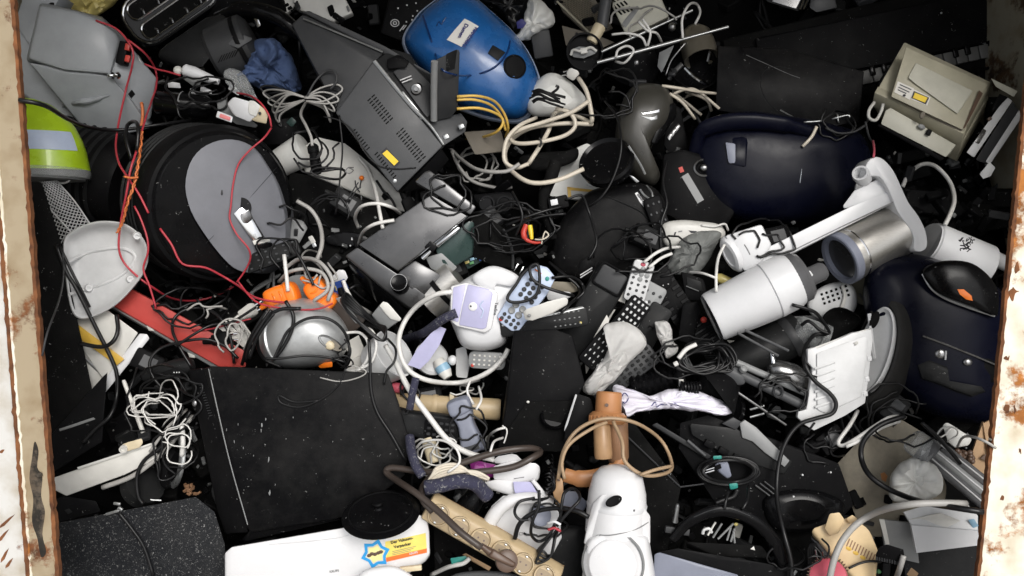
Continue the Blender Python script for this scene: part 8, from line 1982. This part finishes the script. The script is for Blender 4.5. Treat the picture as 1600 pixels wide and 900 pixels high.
WT = 'white leads between the chrome rods'
C('white_cable', 'white lead loop standing at the upper end of the chrome rod', [(1067, 60), (1066, 30), (1076, 8), (1088, 6), (1094, 20), (1086, 38)], 2.0, 'white_cable', group=WT)
C('white_cable', 'white lead loops right of the round lamp base', [[(956, 54), (980, 52), (1002, 58), (1010, 72)], [(998, 34), (1012, 48), (1026, 52), (1034, 66)], [(1004, 30), (1016, 50), (1012, 72)], [(962, 90), (966, 78), (980, 72), (990, 80), (976, 98), (962, 96)]], 2.0, 'white_cable', group=WT)
C('chrome_cable', 'thin silver coiled wire near the lamp head', [(1040, 118), (1048, 96), (1060, 80), (1072, 66)], 1.4, 'pewter', 'wire')
C('black_cable', 'thick black mains cable in front of the pale ribbed panel', [(1292, 522), (1272, 524), (1258, 544), (1257, 568), (1272, 594), (1296, 614), (1306, 630), (1300, 646), (1274, 654), (1248, 664), (1228, 690), (1216, 730), (1214, 780), (1224, 830), (1236, 876), (1236, 910)], 3.4, 'black_cable', lift=.006)
C('black_cable', 'black cable loop round the glass jar', [(1238, 476), (1270, 486), (1284, 500), (1296, 520), (1282, 516), (1264, 502), (1252, 508)], 2.8, 'black_cable')
C('white_cable', 'white cable bending in a sharp hook under the pale ribbed panel', [(1340, 642), (1328, 664), (1310, 690), (1318, 696), (1340, 684), (1370, 664), (1392, 652), (1414, 652)], 3.2, 'white_cable')
C('white_cable', 'second white cable below the hooked one', [(1322, 698), (1348, 686), (1378, 668), (1406, 658)], 3.0, 'white_cable')
C('black_cable', 'thick black cable sweeping round the stained board', [(1414, 650), (1376, 664), (1350, 688), (1346, 716), (1360, 744), (1392, 766), (1440, 784), (1490, 793), (1536, 800)], 4.4, 'black_cable')
C('black_cable', 'black cable passing between the tubes and the white wedge adapter', [(1440, 660), (1462, 680), (1484, 704), (1500, 724)], 3.4, 'black_cable')
C('grey_cable', 'thick stone coloured cable arching over the cream ventilated unit', [(1296, 905), (1304, 872), (1318, 842), (1342, 816), (1378, 797), (1424, 788), (1470, 786), (1510, 787)], 5.4, 'grey_cable', lift=.01)
C('grey_cable', 'short stone coloured cable end below the black ribbed plug', [(1412, 868), (1406, 888), (1400, 905)], 4.4, 'grey_cable')
C('black_cable', 'thin black lead across the front of the cream ventilated unit', [(1326, 888), (1344, 880), (1360, 877), (1376, 878)], 2.0, 'black_cable', lift=.006)
C('grey_cable', 'grey lead over the white wedge adapter to the door post', [(1496, 698), (1504, 684), (1518, 682), (1540, 690), (1556, 700)], 2.2, 'grey_cable')
C('cable_coil', 'black mains cable coil with teal ties in the lower right', sum([[(1138 + (48 - k * 3) * math.cos(j * .5236 + k), 736 - (22 - k * 1.6) * math.sin(j * .5236 + k)) for j in range(13)] for k in range(4)], []), 2.6, 'black_cable', 'cable coil', lift=.004)
for x, y, a, lab in ((1121, 716, -20, 'teal tie at the top of the black cable coil'), (1146, 759, 15, 'teal tie at the foot of the black cable coil')):
    t = T('cable_tie', x, y, 0.12, lab, 'cable tie', 'teal cable ties')
    p = t.on(x, y, 1)
    t.solo(MB(t).hull([(x - 8, y - 4, p[2] + 2), (x + 7, y - 5, p[2] + 2), (x + 8, y + 4, p[2] + 1), (x - 5, y + 7, p[2] + 1), (x, y, p[2] - 6)], 1.5), 'teal')
C('black_cable', 'black plug lead hanging from the coil onto the black arch', [(1152, 764), (1146, 776), (1128, 782), (1118, 786)], 4.4, 'black_cable')
C('black_cable', 'twin black leads falling from the coil', [[(1138, 768), (1134, 784), (1132, 796)], [(1170, 760), (1168, 780), (1160, 796)]], 2.4, 'black_cable')
bd = []
for k in range(15):
    bd.append([(1056 + k * 1.2, 576 - k * 2.6), (1074 + k * 2.4, 556 - k * 1.6), (1104 + k * 1.6, 540 + (k % 5) * 4), (1138 - (k % 4) * 5, 540 + k * 2.2), (1150 - k * 3, 566 + (k % 3) * 6), (1112 - k * 2, 572 + (k % 4) * 4), (1080 - (k % 3) * 5, 582 - k)])
C('cable_bundle', 'fat bundle of glossy black cables below the white canister', sum(bd, []), 2.0, 'black_cable', 'cable bundle')
C('white_flat_cable', 'short white strip at the left end of the black cable bundle', [(1060, 560), (1072, 546), (1088, 538)], 3.6, 'white_cable', 'strip')
C('white_flat_cable', 'tiny white connector at the foot of the white strip', [(1053, 570), (1059, 567)], 4.0, 'white_cable', 'connector')
# lower centre
C('brown_mains_cable', 'long dark brown cable of the power strip making two big loops', [(752, 856), (720, 832), (688, 802), (652, 772), (622, 752), (604, 738), (614, 731), (660, 737), (712, 739), (764, 736), (804, 729), (832, 715), (844, 706), (828, 700), (782, 705), (726, 722), (684, 738), (662, 758), (660, 780), (676, 800)], 5.4, 'brown_cable', lift=.012)
TC = 'tan leads of the brown hair dryer'
C('tan_cable', 'tan lead looping widely to the right of the hair dryer', [(872, 748), (880, 706), (900, 674), (934, 656), (970, 655), (1004, 666), (1036, 692), (1050, 730), (1030, 742), (1002, 741), (976, 720), (972, 690), (958, 658)], 3.0, 'tan_cable', group=TC, lift=.012)
C('tan_cable', 'second tan lead running beside the loop left of the hair dryer', [(882, 748), (878, 722), (890, 694), (924, 670), (948, 660)], 2.8, 'tan_cable', group=TC, lift=.012)
C('tan_cable', 'tan lead closing the lower right of the loop', [(1050, 728), (1024, 734), (1000, 742)], 2.8, 'tan_cable', group=TC, lift=.012)
C('cable_coil', 'cream cable coil lying behind the power strip', sum([[(664 + k * 3, 758 - k * 3), (684, 746 - k * 4), (714, 738 - k * 3), (744, 737 + k * 2.4), (764 - k * 3, 749 + k), (730, 742 + k * 3), (690, 758 - k * 2)] for k in range(5)], []), 2.3, 'cream_cable', 'cable coil', n=6)
NH = 'dark blue patterned fabric hoses'
C('fabric_hose', 'dark blue patterned hose between the cream coil and the black nozzle', [(664, 762), (690, 758), (716, 752), (742, 756), (762, 776)], 11.5, 'navy_cloth', 'hose', NH, segs=14)
C('fabric_hose', 'dark blue patterned hose falling left of the cream cylinder', [(640, 682), (643, 706), (650, 728), (660, 744)], 7.5, 'navy_cloth', 'hose', NH, segs=12)
C('fabric_hose', 'dark blue patterned hose leaving the lavender panel of the steam iron', [(710, 490), (690, 500), (662, 520), (632, 530)], 7.0, 'navy_cloth', 'hose', NH, segs=12)
C('fabric_hose', 'short dark blue patterned hose left of the pale tan bar', [(650, 590), (645, 612), (640, 640)], 6.0, 'navy_cloth', 'hose', NH, segs=12)
ck = []
for k in range(4):
    ck.append([(862, 838), (846 - k * 2, 860), (838 + k * 4, 880 - k * 6), (860, 870), (868, 840 - k * 3), (872, 826)])
C('cable_coil', 'black lead with a white and a red tie in front of the white steam iron', sum(ck, []), 2.0, 'black_cable', 'cable coil', lift=.004)
C('black_cable', 'black cable arch over the white steam iron', [(804, 842), (812, 818), (836, 800), (870, 794), (900, 798), (920, 808)], 3.8, 'black_cable', lift=.006)
C('black_cable', 'black cable hanging down the front of the white steam iron', [(842, 766), (842, 790), (832, 815), (830, 835), (842, 846), (858, 836), (868, 816)], 2.6, 'black_cable')
C('black_cable', 'black cable loop round the dark knob of the white steam iron', [(836, 778), (812, 784), (804, 800), (812, 812), (826, 812)], 2.4, 'black_cable')
C('black_cable', 'black cable loop above the tied lead', [(870, 822), (888, 800), (906, 780), (898, 764), (882, 770), (876, 800)], 2.6, 'black_cable')
C('cable_coil', 'black wound cord between the white steam iron and the brown flat plug', sum([[(848, 760 - 5 * k), (856, 770 - 6 * k), (866, 762 - 5 * k), (862, 746 - 6 * k), (850, 748 - 5 * k)] for k in range(7)], []), 2.4, 'black_gloss', 'cable coil')
for mt, y, lab in (('white', 818, 'white tie on the tied black lead'), ('red_wire', 828, 'red tie on the tied black lead')):
    C('lead_tie', lab, [(856, y), (866, y - 3), (876, y + 2)], 2.2, mt, 'cable tie', lift=.006)
C('white_cable', 'white lead ends in the gap right of the grey telephone handset', [[(762, 700), (764, 682), (776, 672), (790, 668)], [(766, 706), (772, 690), (786, 684)], [(744, 640), (752, 624), (748, 604)], [(740, 632), (730, 612), (734, 596)]], 2.0, 'white_cable')
C('white_cable', 'white rim cord below the cream cylinder', [(650, 700), (662, 690), (690, 688), (712, 700), (718, 722), (700, 738)], 2.0, 'clear_bag' if False else 'white_cable')
C('white_cable', 'white curved strip below the green clip', [(674, 898), (700, 886), (724, 880), (734, 872)], 3.6, 'white_cable')
# upper right dark corner
C('black_cable', 'thin black leads hanging on the hob beside the printer', [[(1290, 200), (1310, 208), (1334, 206), (1352, 196)], [(1352, 190), (1358, 214), (1366, 226)]], 1.8, 'charcoal')
C('grey_cable', 'pale pinkish lead end lying on the black hob', [(1276, 198), (1268, 214), (1254, 229)], 2.6, 'cream_cable')
C('chrome_cable', 'small antenna stub with a bright joint on the black hob', [[(1256, 191), (1272, 190), (1284, 189)], [(1308, 178), (1310, 192)], [(1300, 186), (1324, 180), (1328, 184)]], 1.6, 'silver', 'antenna', n=3)
C('white_cable', 'white cord wound round the left corner of the beige printer', [(1366, 160), (1358, 172), (1358, 184), (1368, 188), (1376, 176), (1380, 162)], 2.6, 'off_white')
C('red_wire', 'short dull red wire above the ring socket of the white stand', [(1364, 220), (1366, 234), (1365, 246)], 1.8, 'pink', 'wire')
# crumbs and broken bits caught in the hollows
rs = random.Random(33)
for nm, mt, cnt, sz in (('pale_crumbs', 'mid_grey', 90, 4.2), ('white_crumbs', 'off_white', 40, 4.0), ('dark_crumbs', 'black', 340, 8.5), ('metal_crumbs', 'silver', 50, 3.6), ('grey_crumbs', 'charcoal', 160, 8.0)):
    T_ = T(nm, 800, 450, 0, {'pale_crumbs': 'scatter of pale grey plastic crumbs in the hollows', 'white_crumbs': 'scatter of white plastic crumbs in the hollows', 'dark_crumbs': 'scatter of black broken plastic bits in the hollows', 'metal_crumbs': 'scatter of small bright metal bits in the hollows', 'grey_crumbs': 'scatter of dark grey broken bits in the hollows'}[nm], 'crumbs', kind='stuff')
    mb = MB()
    k = 0
    while k < cnt:
        x, y = rs.uniform(40, 1560), rs.uniform(0, 900)
        if x > 1090 and y < 240: continue
        d = surf(x, y)
        if d < depth(x, y, -0.05):
            k += .12
            continue
        p = (T_.Mi @ (CAM + ray(x, y) * (d - .004))) / T_.s
        L = sz * rs.uniform(.4, 1.7)
        mb.box(p, (L * rs.uniform(.8, 3), L, L * rs.uniform(.3, .8)), (rs.uniform(-50, 50), rs.uniform(-50, 50), rs.uniform(0, 180)), bev=L * .12, seg=1)
        k += 1
    T_.solo(mb, mt, reg=False)
